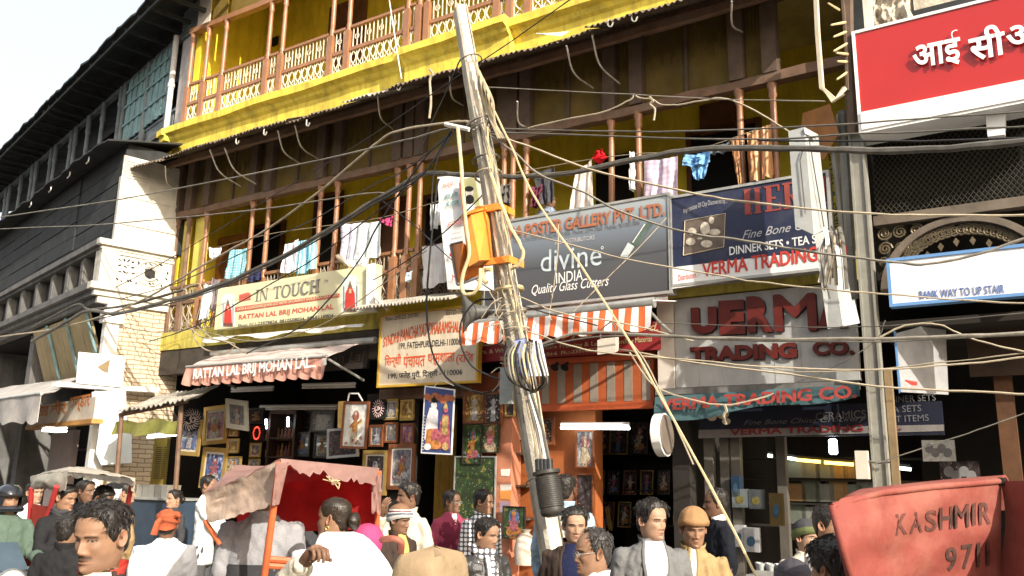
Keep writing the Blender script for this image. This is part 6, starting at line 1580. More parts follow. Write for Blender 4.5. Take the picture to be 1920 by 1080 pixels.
for k in range(18):
 t = 2 * math.pi * k / 18; q = c2 + EU * (.075 * math.cos(t)) + Vector((0, 0, .085 * math.sin(t))); q2 = c2 + EU * (.11 * math.cos(t)) + Vector((0, 0, .125 * math.sin(t))); b.tube([q, q2], 0.006, 4)
b.tube([c2 + EU * (.06 * math.cos(t)) + Vector((0, 0, .07 * math.sin(t))) for t in [2 * math.pi * k / 16 for k in range(17)]], 0.007, 4)
om(b, lambda x, y: c2 + EN * 0.004 + EU * x + Vector((0, 0, y)), .05, 0.007)
b.build('emblem', mat('rose_silver', (0.7, 0.5, 0.5), 0.4), OM2)
LR = thing('lamp_ring', 'ring of tiny glowing red lamps on a black square', 'lamp ring', G(481, 828, -0.2))
b = MB(); q0 = SZ(467, 828, -.22); q1 = SZ(495, 797, -.22); b.box(q0[0], q1[0], -.26, -.22, q0[1], q1[1]); b.build('board', M_blk, LR)
b = MB(); cR = G(481, 812, -.2)
for k in range(18):
 t = 2 * math.pi * k / 18; q = cR + EU * (.065 * math.cos(t)) + Vector((0, 0, .085 * math.sin(t)))
 b.tube([q, q + (q - cR) * 0.25], 0.007, 4)
b.build('red_lamps', glow('red_lamp', (1.0, 0.06, 0.03), 3.0), LR)
# glass cabinet with arched mirror and little figures
GC = thing('glass_cabinet', 'dark glass cabinet with an arched mirror and rows of figurines in the left shop', 'cabinet', G(524, 900, -1.3))
q0 = SZ(494, 905, -1.3); q1 = SZ(556, 768, -1.3)
b = MB(); b.box(q0[0], q1[0], -1.7, -1.66, q0[1], q1[1]); b.box(q0[0], q0[0] + .05, -1.66, -1.3, q0[1], q1[1]); b.box(q1[0] - .05, q1[0], -1.66, -1.3, q0[1], q1[1]); b.box(q0[0], q1[0], -1.66, -1.3, q1[1] - .06, q1[1])
for z in (0.34, 0.6): b.box(q0[0] + .05, q1[0] - .05, -1.66, -1.32, q0[1] + (q1[1] - q0[1]) * z, q0[1] + (q1[1] - q0[1]) * z + .03)
b.build('carcass', mat('cabinet_wood', (0.06, 0.03, 0.02), 0.5), GC)
arch(GC, 'arched_mirror', 503, 552, 779, 815, -1.64, mat('green_mirror', (0.35, 0.45, 0.38), 0.15, 0.2, 3, metal=0.6))
for (x, y) in ((499, 795), (540, 791)):
 b = MB(); b.tube([G(x, y - 9, -1.25), G(x, y + 9, -1.25)], 0.022, 8); b.build('bulb', glow('cool_bulb', (0.75, 0.85, 1.0), 6.0), GC)
random.seed(21)
b = MB()
for row, y in ((0, 826), (1, 856), (2, 884)):
 for k in range(8):
  p = G(500 + k * 7, y, -1.5); s = random.uniform(.8, 1.2)
  b.lathe(p, [(.035 * s, 0), (.03 * s, .05 * s), (.035 * s, .1 * s), (.015 * s, .14 * s), (.024 * s, .17 * s), (.012 * s, .22 * s), (0.003, .24 * s)], 7, mi=k % 3)
b.build('figurines', [mat('terracotta_fig', (0.3, 0.1, 0.06), 0.5), mat('brass_fig', (0.35, 0.22, 0.06), 0.4), mat('rose_fig', (0.30, 0.12, 0.13), 0.5)], GC, smooth=True)
# right-hand post display of the left shop
b = MB(); q0 = SZ(690, 930, 0.0); b.box(SZ(684, 800, .02)[0], SZ(775, 800, .02)[0], -0.1, 0.0, 0.12, 3.0); b.build('display_panel', M_shopwall, YB)
frame('brown framed pale print blazing white in the sun, largest by the red hood', 667, 797, 48, 88, 0.35, 'brown', 'pale', (4, 0), fw=0.10, mount=False, roll=0.03)
b = MB(); b.hexa([G(633, 802, .3), G(645, 803, .3), G(646, 803, .25), G(634, 802, .25), G(634, 753, .3), G(647, 752, .3), G(648, 752, .25), G(635, 753, .25)]); b.build('frame_moulding', mat('sunlit_gilt', (0.70, 0.48, 0.16), 0.45, 0.1, 6), label='short gilt frame moulding sample left of the blazing white print', cat='frame moulding')
frame('black framed empty glass hanging askew left of the white print', 644, 830, 58, 56, 0.15, 'silver', 'dim', None, fw=0.12, mount=False, roll=-0.06)
frame('small gilt framed standing figure right of the black emblem board', 735, 768, 25, 39, 0.06, 'gold', 'silver', (4, 1))
frame('small dark gilt framed print at the top right of the small pictures', 765, 769, 25, 39, 0.06, 'gold', 'gold', None, mount=False)
frame('small gilt framed silver figure under the standing figure', 735, 811, 24, 38, 0.06, 'brown', 'silver', (1, 4))
frame('small brown framed pink print at the right end of the second row', 765, 813, 24, 38, 0.06, 'brown', 'pink', (2, 2), mount=False)
frame('small gilt framed silver figure below the black emblem board', 707, 817, 25, 41, 0.08, 'brown', 'silver', (1, 1))
frame('gilt framed blue figure on starry maroon beside the red hood', 704, 886, 46, 84, 0.08, 'gold', 'dim', (3, 1))
frame('big gilt framed silver deity with gold ornaments on the passage post', 754, 875, 50, 86, 0.08, 'brown', 'silver', (1, 0))
b = MB(); b.tube([G(652, 752, .37), G(655, 738, .36), G(672, 738, .36), G(680, 752, .37)], 0.012, 5); b.build('wire_hanger', M_swht, label='white wire hanger above the blazing white print', cat='hanger')
# hanging poster in the passage mouth
PO = thing('hanging_poster', 'tall white bordered poster of two crowned figures hanging in the passage mouth', 'poster', G(822, 852, 0.45))
A, B_, C2, D2 = G(797, 723, .45), G(854, 730, .45), G(848, 853, .45), G(790, 850, .45)
def po(u, v, y=0.0): return A.lerp(B_, u).lerp(D2.lerp(C2, u), v) + EN * y
b = MB(); b.prism([po(0, 1), po(1, 1), po(1, 0), po(0, 0)], EN * 0.01); b.build('border', M_swht, PO)
ub = [mat('poster_dusk', (0.05, 0.07, 0.20), 0.5, 0.4, 5), mat('poster_cloud', (0.42, 0.13, 0.05), 0.5, 0.4, 5), mat('poster_skin', (0.72, 0.68, 0.68), 0.5, 0.3, 9), mat('poster_orange', (0.50, 0.20, 0.06), 0.5, 0.7, 22), mat('poster_rose', (0.40, 0.10, 0.12), 0.5, 0.7, 22), mat('poster_violet', (0.10, 0.05, 0.20), 0.5, 0.3, 12), mat('poster_gold', (0.46, 0.32, 0.12), 0.5, 0.7, 24), M_blk]
b = MB()
def pol(pts, y, mi): b.prism([po(u, v, y) for u, v in pts][::-1], EN * 0.001, mi)
def el(u, v, ru, rv, y, mi, n=14): b.prism([po(u + ru * math.cos(2 * math.pi * k / n), v - rv * math.sin(2 * math.pi * k / n), y) for k in range(n)], EN * 0.001, mi)
pol([(.04, .02), (.96, .02), (.96, .98), (.04, .98)], 0.0105, 0)
for k in range(7): el(.12 + k * .13, .16 + .03 * math.sin(k * 2), .12, .05, 0.012 + k * .0003, 1)
pol([(.08, .93), (.9, .93), (.82, .66), (.16, .66)], 0.0145, 5)
pol([(.10, .80), (.52, .80), (.50, .36), (.40, .30), (.22, .32), (.12, .52)], 0.016, 2)
pol([(.14, .93), (.52, .93), (.56, .70), (.46, .62), (.16, .64)], 0.0175, 3)
el(.36, .28, .10, .055, 0.019, 2); el(.36, .205, .09, .04, 0.0205, 7); pol([(.3, .2), (.42, .2), (.37, .13)], 0.022, 7)
pol([(.60, .92), (.94, .92), (.90, .55), (.84, .40), (.66, .40), (.58, .55)], 0.0165, 4)
pol([(.66, .70), (.84, .70), (.84, .42), (.66, .42)], 0.018, 6)
el(.75, .33, .075, .045, 0.0195, 4); pol([(.67, .31), (.83, .31), (.77, .22), (.73, .22)], 0.021, 6)
el(.5, .86, .16, .07, 0.0225, 3); el(.8, .88, .1, .06, 0.0225, 6); el(.22, .9, .12, .05, 0.0225, 2); el(.47, .72, .14, .10, 0.0215, 4)
for k in range(12): el(.08 + .01 * (k % 2), .45 + k * .045, .02, .008, 0.0235, 2)
b.build('picture', ub, PO)
MB().tube([po(.3, 0), po(.5, -.12), po(.95, -.05)], 0.006, 4).build('hanging_cord', M_swht, PO)
# passage: mustard curtain and door
b = MB()
def cu(u, v):
 p = G(815 + 38 * u, 0, -0.5); q = FW(SZ(815 + 38 * u, 900, -0.5)[0], -0.5 + 0.03 * math.sin(u * 22), 0.14 + 2.7 * (1 - v)); return q
MB().grid(cu, 30, 4, thick=EN * -0.01).build('curtain', mat('mustard_cloth', (0.40, 0.24, 0.04), 0.8, 0.2, 6), label='mustard curtain hanging in the passage mouth behind the poster', cat='curtain', smooth=True)
b = MB(); b.box(SZ(712, 720, .05)[0], SZ(880, 720, .05)[0], -0.2, 0.05, 2.9, 3.05); b.build('passage_lintel', M_beam, YB)
# right of the passage
DR = 0.05
b = MB(); b.box(SZ(872, 800, 0)[0], SZ(934, 800, 0)[0], -0.2, 0.0, 0.12, 3.2); b.build('orange_pier', mat('red_brown_board', (0.22, 0.06, 0.025), 0.6, 0.2, 4), YB)
M_sal = mat('salmon_paint', (0.50, 0.20, 0.115), 0.7, 0.15, 3, dirt=0.3, dcol=(0.3, 0.12, 0.08))
b = MB(); b.box(SZ(934, 800, 0)[0] + .002, SZ(962, 800, 0)[0], -0.2, 0.03, 0.12, 3.2); b.build('salmon_pier', M_sal, YB)
M_orw = mat('orange_wall_paint', (0.38, 0.115, 0.035), 0.6, 0.15, 3, dirt=0.2, dcol=(0.25, 0.07, 0.02))
b = MB(); b.box(SZ(963, 800, -.3)[0], SZ(1116, 800, -.3)[0], -0.5, -0.3, 0.12, 3.3); b.build('orange_wall', M_orw, YB)
b = MB(); q0 = SZ(965, 800, -.28)[0]; q1 = SZ(1003, 800, -.28)[0]
b.box(q0, q0 + .03, -0.3, -0.05, 0.3, 2.7)
for z in (1.0, 1.35, 1.75, 2.15): b.box(q0 + .03, q1, -0.298, -0.08, z, z + .025)
b.build('shelf_unit', M_dkwood, YB)
frame('gilt edged brown frame with silver and orange figures right of the passage', 891, 765, 42, 62, DR + .02, 'brown', 'gold', (1, 4), mount=False, roll=-.03)
frame('gilt edged brown frame with a pale bust beside the pair right of the passage', 926, 766, 36, 62, DR + .02, 'brown', 'dim', (1, 1), mount=False)
frame('narrow dark picture behind the pole with a gilt edge', 958, 758, 18, 46, DR, 'gold', 'dim', None, mount=False)
frame('plastic wrapped green foil picture with a rose figure', 887, 832, 36, 76, DR + .03, 'dark', 'green', (2, 0), fw=.05, mount=False)
frame('smaller plastic wrapped green foil picture next to the rose figure', 922, 821, 32, 56, DR + .03, 'dark', 'green', (4, 2), fw=.05, mount=False)
frame('largest green foil picture stacked lowest right of the passage', 891, 915, 78, 120, DR + .02, 'silver', 'green', None, fw=.03, mount=False)
frame('small brown framed silver figure left of the pole foot', 971, 806, 32, 46, -.2, 'brown', 'silver', (1, 1), mount=False)
frame('dark brown framed print right of the pole with an orange figure', 1020, 808, 42, 52, -.2, 'brown', 'dim', (0, 0), mount=False)
frame('square green foil picture hanging beside the bookcase at the pole foot', 965, 980, 42, 62, .1, 'dark', 'green', (0, 2), fw=.04, mount=False)
frame('tall pale picture of a white robed figure by the tube light', 1098, 842, 34, 70, -.22, 'brown', 'silver', (4, 4), fw=.1, mount=False)
frame('tall black glittering picture under the white robed figure', 1097, 930, 34, 84, -.22, 'brown', 'dim', None, fw=.1, mount=False)
rows = [(1, 822, [1128, 1162, 1200, 1268], 34, 62), (2, 905, [1122, 1152, 1182, 1214, 1246, 1282], 24, 46), (3, 965, [1120, 1140, 1172, 1206, 1240, 1276], 24, 48)]
names = {1: 'top', 2: 'middle', 3: 'bottom'}
ordn = ['first', 'second', 'third', 'fourth', 'fifth', 'sixth']
for r_, y, xs, w, h in rows:
 for k, x in enumerate(xs):
  frame('dim framed print in the frame shop interior, %s from the left on the %s shelf' % (ordn[k], names[r_]), x, y, w, h, -1.5, ['dark', 'brown', 'gold'][(k + r_) % 3], 'dim', (3, 2) if k % 2 else (0, 4), fw=.08, mount=False, tilt=-0.12)
b = MB()
for z in (1.28, 1.72, 2.2): b.box(.9, 2.14, -1.9, -1.45, z - .33 * 0, z + .02)
b.box(.7, 2.15, -1.95, -1.9, .16, 3.2); b.build('display_shelf', M_shopwall, YB)
b = MB()
for k, x in enumerate([1116, 1122, 1130, 1139, 1143]): b.tube([G(x - 3, 950, -1.2), G(x + 4, 995, -1.2)], .012, 4)
b.build('frame_stack', FMAT['gold'], label='sheaf of gilt frame mouldings leaning in the frame shop', cat='mouldings')
# paper notices on the salmon pier
for i, (x, y, w, h, m_, lb) in enumerate([(948, 886, 18, 14, M_white, 'torn white notice highest on the salmon pier'), (949, 915, 22, 14, M_pale, 'pale pasted notice above the orange one on the salmon pier'), (948, 928, 22, 18, mat('orange_paper', (0.62, 0.25, 0.06), 0.7), 'square orange notice on the salmon pier'), (946, 952, 20, 24, mat('violet_paper', (0.35, 0.25, 0.33), 0.7), 'faded violet torn notice lowest on the salmon pier')]):
 b = MB(); b.prism([G(x - w / 2, y - h / 2 + 1, .032), G(x + w / 2, y - h / 2, .032), G(x + w / 2 - 2, y + h / 2, .032), G(x - w / 2 + 1, y + h / 2 - 1, .032)][::-1], EN * (.003 + .0004 * i)); b.build('paper_notice', m_, label=lb, cat='notice')
# wrapped goods and red bucket at pole foot
b = MB(); b.lathe(G(985, 1062, .3), [(.02, 0), (.13, .02), (.14, .2), (.11, .32), (.04, .38), (.07, .42)], 12); WB = b.build('plastic_bag', mat('cloudy_plastic', (0.55, 0.48, 0.40), 0.2, 0.3, 8, coat=.5), label='cloudy plastic wrapped idol niche standing at the pole foot', cat='wrapped goods', smooth=True)
b = MB(); b.hexa([G(985, 1040, .25), G(1010, 1036, .25), G(1016, 1034, .05), G(990, 1038, .05), G(985, 1022, .25), G(1010, 1018, .25), G(1016, 1016, .05), G(990, 1020, .05)]); b.build('red_carton', M_sred, label='red carton on the counter behind the pole foot', cat='carton')
# ------------------------------------------------------------------ tube lamps
G_T = glow('fluorescent_white', (0.95, 1.0, 0.92), 9.0)
def tube_lamp(label, a, c, d, lit, r=0.018, power=None):
 o = thing('tube_lamp', label, 'tube light', G(a[0], a[1], d))
 p, q = G(a[0], a[1], d), G(c[0], c[1], d)
 MB().tube([p, q], r, 8).build('tube', lit, o)
 up = Vector((0, 0, .045)); b = MB(); b.tube([p + up, q + up], .025, 4); b.build('batten', M_swht, o)
M_off = mat('unlit_tube', (0.62, 0.58, 0.54), 0.4)
tube_lamp('bright lit tube light over the frame shop entrance', (1052, 802), (1180, 803), -.1, G_T)
tube_lamp('unlit tube light high under the maroon awning, left one', (434, 734), (512, 731), -.2, M_off)
tube_lamp('unlit tube light high under the maroon awning, right one', (567, 727), (666, 725), -.2, M_off)
tube_lamp('long unlit tube light deeper in the left shop', (487, 767), (632, 766), -.9, M_off)
tube_lamp('lit tube light under the yellow green cloth of the lean-to', (277, 820), (332, 815), .3, G_T)
tube_lamp('pair end lit tube light under the Hindi shop sign, left one', (80, 807), (101, 808), 1.5, G_T)
tube_lamp('lit tube light under the Hindi shop sign, right one', (101, 809), (124, 808), 1.5, G_T)
# ------------------------------------------------------------------ crockery shop interior
b = MB();
for x in (1332, 1362, 1383): s = SZ(x, 900, -.3)[0]; b.box(s - .05, s + .05, -.35, -.25, .14, 2.75)
s = SZ(1468, 900, -.6)[0]; b.box(s - .05, s + .05, -.65, -.55, .14, 2.75)
b.build('shop_mullion', mat('dull_aluminium', (0.11, 0.10, 0.085), 0.5, 0.2, 4), YB)
M_crt = [mat('grey_carton', (0.20, 0.21, 0.19), 0.8, 0.2, 4), mat('brown_carton', (0.28, 0.17, 0.07), 0.8, 0.2, 4), mat('dull_green_carton', (0.14, 0.16, 0.13), 0.8, 0.2, 4)]
b = MB()
s0_, s1_ = SZ(1385, 900, -1.6)[0], SZ(1600, 900, -1.6)[0]
for y in (858, 898, 942, 985): z = SZ(1480, y, -1.6)[1]; b.box(s0_, s1_ + 1.0, -1.9, -1.5, z - .02, z)
b.build('stock_shelf', M_shopwall, YB)
nm = {0: 'top', 1: 'upper', 2: 'lower'}
for r_, y in enumerate((896, 940, 983)):
 for k in range(6):
  x = 1478 + k * 26
  z = SZ(1500, y, -1.55)[1]; s = SZ(x, y, -1.55)[0]
  b = MB(); b.box(s, s + .21, -1.85, -1.56, z + .002, z + .24 - .03 * ((k + r_) % 2)); b.build('stock_carton', M_crt[1 if (r_ == 0 and k > 2) else (k + r_) % 3 if r_ else 0], label='dim carton, %s from the left on the %s stock shelf behind the crockery shop glass' % (ordn[k], nm[r_]), cat='carton', group='cartons on the %s stock shelf' % nm[r_])
AMB = glow('amber_strip', (1.0, 0.62, 0.12), 4.5); GRN = glow('green_white_strip', (0.85, 1.0, 0.85), 4.0); VIO = glow('violet_white_lamp', (0.88, 0.86, 1.0), 9.0)
for lb, a, c, m_ in [('left amber strip light over the crockery cartons', (1494, 862), (1538, 866), AMB), ('right amber strip light over the crockery cartons', (1546, 867), (1600, 871), AMB), ('greenish strip light at the middle of the crockery shop', (1466, 857), (1492, 861), GRN), ('small greenish light left in the crockery shop', (1440, 854), (1448, 855), GRN), ('amber strip light above the red hood right of the stanchion', (1673, 918), (1704, 917), AMB), ('greenish strip light right of the stanchion', (1680, 877), (1708, 880), GRN)]:
 o = thing('strip_light', lb, 'strip light', G(a[0], a[1], -1.45))
 p, q = G(a[0], a[1], -1.45), G(c[0], c[1], -1.45)
 MB().tube([p, q], .022, 6).build('lamp', m_, o); MB().tube([p + Vector((0, 0, .05)), q + Vector((0, 0, .05))], .02, 4).build('fitting', M_blk, o)
o = thing('bulkhead_lamp', 'bright upright white lamp hanging in the crockery shop', 'lamp', G(1563, 853, -.6))
b = MB(); b.lathe(G(1563, 852, -.6), [(.03, 0), (.045, .015), (.045, .15), (.03, .165)], 12); b.build('diffuser', VIO, o, smooth=True)
MB().tube([G(1563, 826, -.6), G(1563, 815, -.6)], .012, 5).build('stem', M_blk, o)
for lb, x, y, w, h, m_ in [('pale poster with yellow fruit print in the crockery shop front', 1387, 934, 28, 34, mat('pale_blue_box', (0.13, 0.15, 0.155), .6, .2, 5)), ('second fruit print carton darker beside the pale one', 1417, 936, 26, 36, mat('grey_blue_box', (0.06, 0.07, 0.075), .6, .3, 5)), ('narrow blue carton standing in the crockery shop front', 1379, 912, 14, 40, mat('strong_blue_box', (0.012, 0.03, 0.06), .5)), ('white carton with a blue oval at the crockery shop counter', 1408, 1012, 28, 44, mat('dim_white_box', (.30, .30, .31), .6)), ('white carton with a blue shape left of its neighbour', 1386, 1005, 16, 40, MATS['dim_white_box']), ('amber upright board inside the crockery shop', 1455, 955, 22, 60, mat('amber_board', (0.09, 0.06, 0.015), .6))]:  # carton colours darkened in place of awning shade
 o = thing('display_carton', lb, 'carton', G(x, y + h / 2, -.15))
 b = MB(); a_, c_ = SZ(x - w / 2, y + h / 2, -.15), SZ(x + w / 2, y - h / 2, -.15); b.box(a_[0], c_[0], -.22 if w > 20 else -.26, -.15, a_[1], c_[1]); b.build('box', m_, o)
 b = MB(); disc(b, x, y + 3, w * .28, h * .22, -.15, th=.004); b.build('printed_oval', mat('yellow_print', (0.13, 0.11, 0.025), .6, .5, 30) if 'fruit' in lb else mat('blue_print3', (0.03, 0.07, 0.12), .6, .5, 30), o)
b = MB(); b.box(SZ(1400, 1040, .3)[0], SZ(1530, 1040, .3)[0], -.1, .35, .12, .95); ct = b.build('shop_counter', mat('dull_white_counter', (0.34, 0.34, 0.33), .7, .2, 4, dirt=.4), label='low dull white counter with glassware before the crockery shop', cat='counter')
random.seed(4)
CRT = thing('glassware_crate', 'clear crate of glass bowls on the crockery shop counter', 'crate', G(1450, 1020, .25))
b = MB()
for k in range(10):
 p = FW(SZ(1418 + k * 9, 1000, .2)[0], .15 + .1 * (k % 2), .96); b.lathe(p, [(.02, 0), (.03, .04), (.045, .1), (.04, .1), (.02, .03)], 8)
b.build('glass_bowls', mat('grey_glass', (0.4, 0.42, 0.42), .15, .1, 4, coat=.5), CRT, smooth=True)
b = MB(); b.box(SZ(1412, 1000, .35)[0], SZ(1512, 1000, .35)[0], .33, .345, .952, 1.0); b.build('crate_rim', M_edge, CRT)
# poster boards in the dim right shop
for lb, x, y, w, h in [('dim food poster left of the round plates poster', 1760, 845, 58, 40), ('dim poster of pale plates in the dark right shop', 1800, 888, 70, 46)]:
 a_, c_ = SZ(x - w / 2, y + h / 2, -1.2), SZ(x + w / 2, y - h / 2, -1.2)
 o = thing('shop_poster', lb, 'poster', FW((a_[0] + c_[0]) / 2, -1.2, a_[1])); b = MB(); b.box(a_[0], c_[0], -1.24, -1.2, a_[1], c_[1]); b.build('sheet', PM['pale'] if h == 40 else PM['dim'], o)
 b = MB()
 for k in range(4): disc(b, x - w * .3 + k * w * .2, y + (k % 2) * 8 - 4, w * .14, h * .22, -1.2, th=.004 + .001 * k)
 b.build('plates', mat('dim_plate', (0.25, 0.24, 0.24), .5), o)
# lean-to stall with a menu board and steel tins
MBD = thing('menu_board', 'yellow menu board with columns of tiny print inside the lean-to stall', 'menu board', G(283, 910, -.1))
a_, c_ = SZ(250, 908, .0), SZ(314, 822, .0)
b = MB(); b.box(a_[0], c_[0], -.06, 0, a_[1], c_[1]); b.build('board', mat('yellow_board', (0.24, 0.18, 0.035), .6, .15, 3), MBD)
b = MB()
for col in range(2):
 for k in range(16):
  s = a_[0] + .12 + col * .42; z = c_[1] - .16 - k * .034; b.box(s, s + .16, 0, .003, z, z + .014); b.box(s + .2, s + .28, 0, .003, z, z + .014)
b.build('print_rows', M_sblk, MBD)
SC_ = thing('stall_counter', 'blue front counter of the lean-to stall', 'counter', G(285, 960, .6))
b = MB(); a_, c_ = SZ(240, 935, .7), SZ(335, 935, .7); b.box(a_[0], c_[0], .1, .7, .12, a_[1]); b.build('front', mat('blue_counter', (0.035, 0.055, 0.085), .5, .2, 4), SC_)
b = MB(); b.box(a_[0] - .03, c_[0] + .03, .08, .74, a_[1], a_[1] + .03); b.build('top', M_edge, SC_)
for k in range(5):
 s = a_[0] + .05 + k * .16; b = MB(); b.box(s, s + .14, .35, .6, a_[1] + .031, a_[1] + .22); b.box(s - .004, s + .144, .346, .604, a_[1] + .2, a_[1] + .226)
 b.build('steel_tin', mat('steel_tin', (0.50, 0.48, 0.44), .3, .15, 4, metal=.7), label='%s steel tin from the left on the lean-to counter' % ordn[k], cat='tin', group='steel tins on the counter')
# left sweet shop interior goods
b = MB();
for k in range(5): LBOX(b, -.0 + .02, 3.2, -.9, -.5, .9 + k * .33, .93 + k * .33)
b.build('stock_shelf', M_dkwood, TB)
b = MB(); LBOX(b, 1.3, 2.6, -.2, -.1, .9, 2.55); b.build('shop_wall_panel', mat('mauve_panel', (0.30, 0.24, 0.23), .8, .15, 2), TB)
for k in range(4):
 b = MB(); LBOX(b, .25, 1.15, -.86, -.55, .94 + k * .33, 1.2 + k * .33); b.build('goods_bundle', mat('straw_bundle', (0.24, 0.17, 0.07), .8, .35, 8), label='straw coloured bundle on the %s shelf of the sweet shop' % ['lowest', 'second', 'third', 'top'][k], cat='bundle', group='bundles on the sweet shop shelves')
# ------------------------------------------------------------------ people
import numpy as np
PROF = np.array([  # z, half width, front, back, front exponent
 (-.275, .115, .060, .090, 1.0), (-.235, .080, .050, .082, 1.0), (-.20, .060, .043, .072, 1.0), (-.165, .056, .046, .066, 1.0), (-.138, .057, .056, .066, 1.0), (-.124, .056, .078, .066, 1.15),
 (-.116, .054, .090, .066, 1.3), (-.105, .059, .0965, .068, 1.3), (-.09, .064, .0965, .074, 1.22), (-.07, .0685, .0935, .082, 1.1), (-.045, .072, .0925, .091, 1.0), (-.02, .0745, .0920, .098, .95),
 (0, .0755, .0905, .101, .9), (.02, .0765, .0955, .103, .86), (.045, .0775, .0945, .103, .86), (.07, .0755, .085, .098, .9), (.09, .0665, .067, .084, .95), (.105, .050, .044, .061, 1.0), (.113, .033, .024, .040, 1.0), (.118, .006, .003, .010, 1.0)])
def pint(z, k): return np.interp(z, PROF[:, 0], PROF[:, k])
ZH = np.concatenate([np.linspace(-.215, -.13, 7)[:-1], np.linspace(-.13, -.105, 6)[:-1], np.linspace(-.105, .035, 36)[:-1], np.linspace(.035, .10, 12)[:-1], np.linspace(.10, .118, 6)])
def lonset(n):
 t = np.linspace(-math.pi, math.pi, n, endpoint=False)
 return t - 0.55 * np.sin(t) * 0.75          # denser in front (t=0 is the face)
def g2(x, z, x0, z0, sx, sz): return np.exp(-((x - x0) / sx) ** 2 - ((z - z0) / sz) ** 2)
def head_base(n=56, wide=1.0, age=0.0, fem=0.0):
 L = lonset(n)
 lon, z = np.meshgrid(L, ZH)
 w = pint(z, 1) * wide; fr = pint(z, 2); bk = pint(z, 3); pe = pint(z, 4)
 s, c = np.sin(lon), np.cos(lon)
 front = c > 0
 pw = np.where(front, pe, 0.92)
 x = w * np.sign(s) * np.abs(s) ** pw
 y = np.where(front, -fr * np.abs(c) ** .92, bk * np.abs(c) ** .92)
 F = np.where(front, np.clip(c * 1.6, 0, 1), 0)
 d = np.zeros_like(x)
 nose = np.interp(z, [-.062, -.052, -.044, -.036, -.018, .004, .022], [0, .003, .017, .022, .016, .008, 0]) * np.exp(-(x / np.interp(z, [-.05, -.035, 0], [.0165, .0115, .0080])) ** 2)
 d += nose
 for sx in (-1, 1):
  d += .006 * g2(x, z, sx * .0155, -.044, .0085, .008)              # nostril wings
  d -= .013 * g2(x, z, sx * .033, .001, .0185, .0115)               # sockets
  d += .0075 * g2(x, z, sx * .033, -.0005, .0125, .0075)            # lids over the ball
  d += (.0055 - .003 * fem) * g2(x, z, sx * .031, .0195, .024, .0065)   # brow ridge
  d += .0055 * g2(x, z, sx * .047, -.028, .017, .017)               # cheekbone
  d -= .0035 * g2(x, z, sx * .046, -.062, .018, .022) * (1 + age)   # hollow
  d -= .0022 * g2(x, z, sx * .030, -.055, .006, .016) * (1 + age)   # fold beside the mouth
 d += .0065 * g2(x, z, 0, -.0665, .021, .0048) + .0075 * g2(x, z, 0, -.0775, .018, .0050) - .0055 * g2(x, z, 0, -.0718, .025, .0026)
 d -= .004 * g2(x, z, 0, -.088, .018, .006); d += .0055 * g2(x, z, 0, -.104, .015, .010)
 d -= .002 * g2(x, z, 0, -.057, .005, .006)
 y = y - d * F
 return lon, x, y, z, F
HL = {
 'short': [(0, .074), (30, .072), (48, .056), (60, .026), (70, -.012), (84, -.034), (94, -.005), (104, -.012), (118, -.05), (140, -.088), (180, -.098)],
 'fringe': [(0, .060), (25, .056), (45, .044), (60, .018), (70, -.012), (84, -.036), (94, -.005), (104, -.012), (118, -.05), (140, -.090), (180, -.10)],
 'receding': [(0, .086), (22, .088), (40, .098), (55, .07), (66, .02), (74, -.012), (86, -.034), (94, -.005), (104, -.012), (118, -.05), (140, -.088), (180, -.098)],
 'bald': [(0, .3), (52, .3), (66, .085), (74, .03), (82, -.02), (90, -.03), (96, -.002), (106, -.012), (118, -.05), (140, -.088), (180, -.10)],
 'woman': [(0, .072), (30, .070), (50, .052), (64, .016), (76, -.014), (90, -.01), (100, -.012), (115, -.04), (140, -.08), (180, -.09)]}
def smooth(a, b, v):
 t = np.clip((v - a) / (b - a), 0, 1); return t * t * (3 - 2 * t)
def vnoise(P, sc, seed=0, o=3):
 return np.array([noise.fractal(Vector((p[0] * sc[0] + seed, p[1] * sc[1], p[2] * sc[2])), 0.6, 2.1, o) for p in P])
def grid_faces(nz, n, keep=None):
 f = []
 for i in range(nz - 1):
  for k in range(n):
   a, b_ = i * n + k, i * n + (k + 1) % n
   q = [a, b_, b_ + n, a + n]
   if keep is None or keep[q].any(): f.append(q)
 return f
SKIN_TONES = {'mid': (0.30, 0.17, 0.105), 'dark': (0.185, 0.10, 0.062), 'light': (0.385, 0.235, 0.155), 'deep': (0.15, 0.078, 0.048)}
def skin_mat():
 m = bpy.data.materials.new('skin'); m.use_nodes = True
 n = m.node_tree.nodes; l = m.node_tree.links; b = n['Principled BSDF']
 a = n.new('ShaderNodeVertexColor'); a.layer_name = 'tint'
 tc = n.new('ShaderNodeTexCoord'); nz = n.new('ShaderNodeTexNoise'); nz.inputs['Scale'].default_value = 26; nz.inputs['Detail'].default_value = 6; l.new(tc.outputs['Object'], nz.inputs['Vector'])
 r = n.new('ShaderNodeMapRange'); r.inputs[3].default_value = .70; r.inputs[4].default_value = 1.26; l.new(nz.outputs[0], r.inputs[0])
 mx = n.new('ShaderNodeMixRGB'); mx.blend_type = 'MULTIPLY'; mx.inputs[0].default_value = 1; l.new(a.outputs[0], mx.inputs[1]); l.new(r.outputs[0], mx.inputs[2])
 l.new(mx.outputs[0], b.inputs['Base Color']); b.inputs['Roughness'].default_value = .55; b.inputs['Specular IOR Level'].default_value = .35
 b.inputs['Subsurface Weight'].default_value = .08; b.inputs['Subsurface Radius'].default_value = (.012, .005, .003)
 n3 = n.new('ShaderNodeTexNoise'); n3.inputs['Scale'].default_value = 220; l.new(tc.outputs['Object'], n3.inputs['Vector'])
 bp = n.new('ShaderNodeBump'); bp.inputs['Strength'].default_value = .12; bp.inputs['Distance'].default_value = .004; l.new(n3.outputs[0], bp.inputs['Height']); l.new(bp.outputs[0], b.inputs['Normal'])
 return m
M_skin = skin_mat()
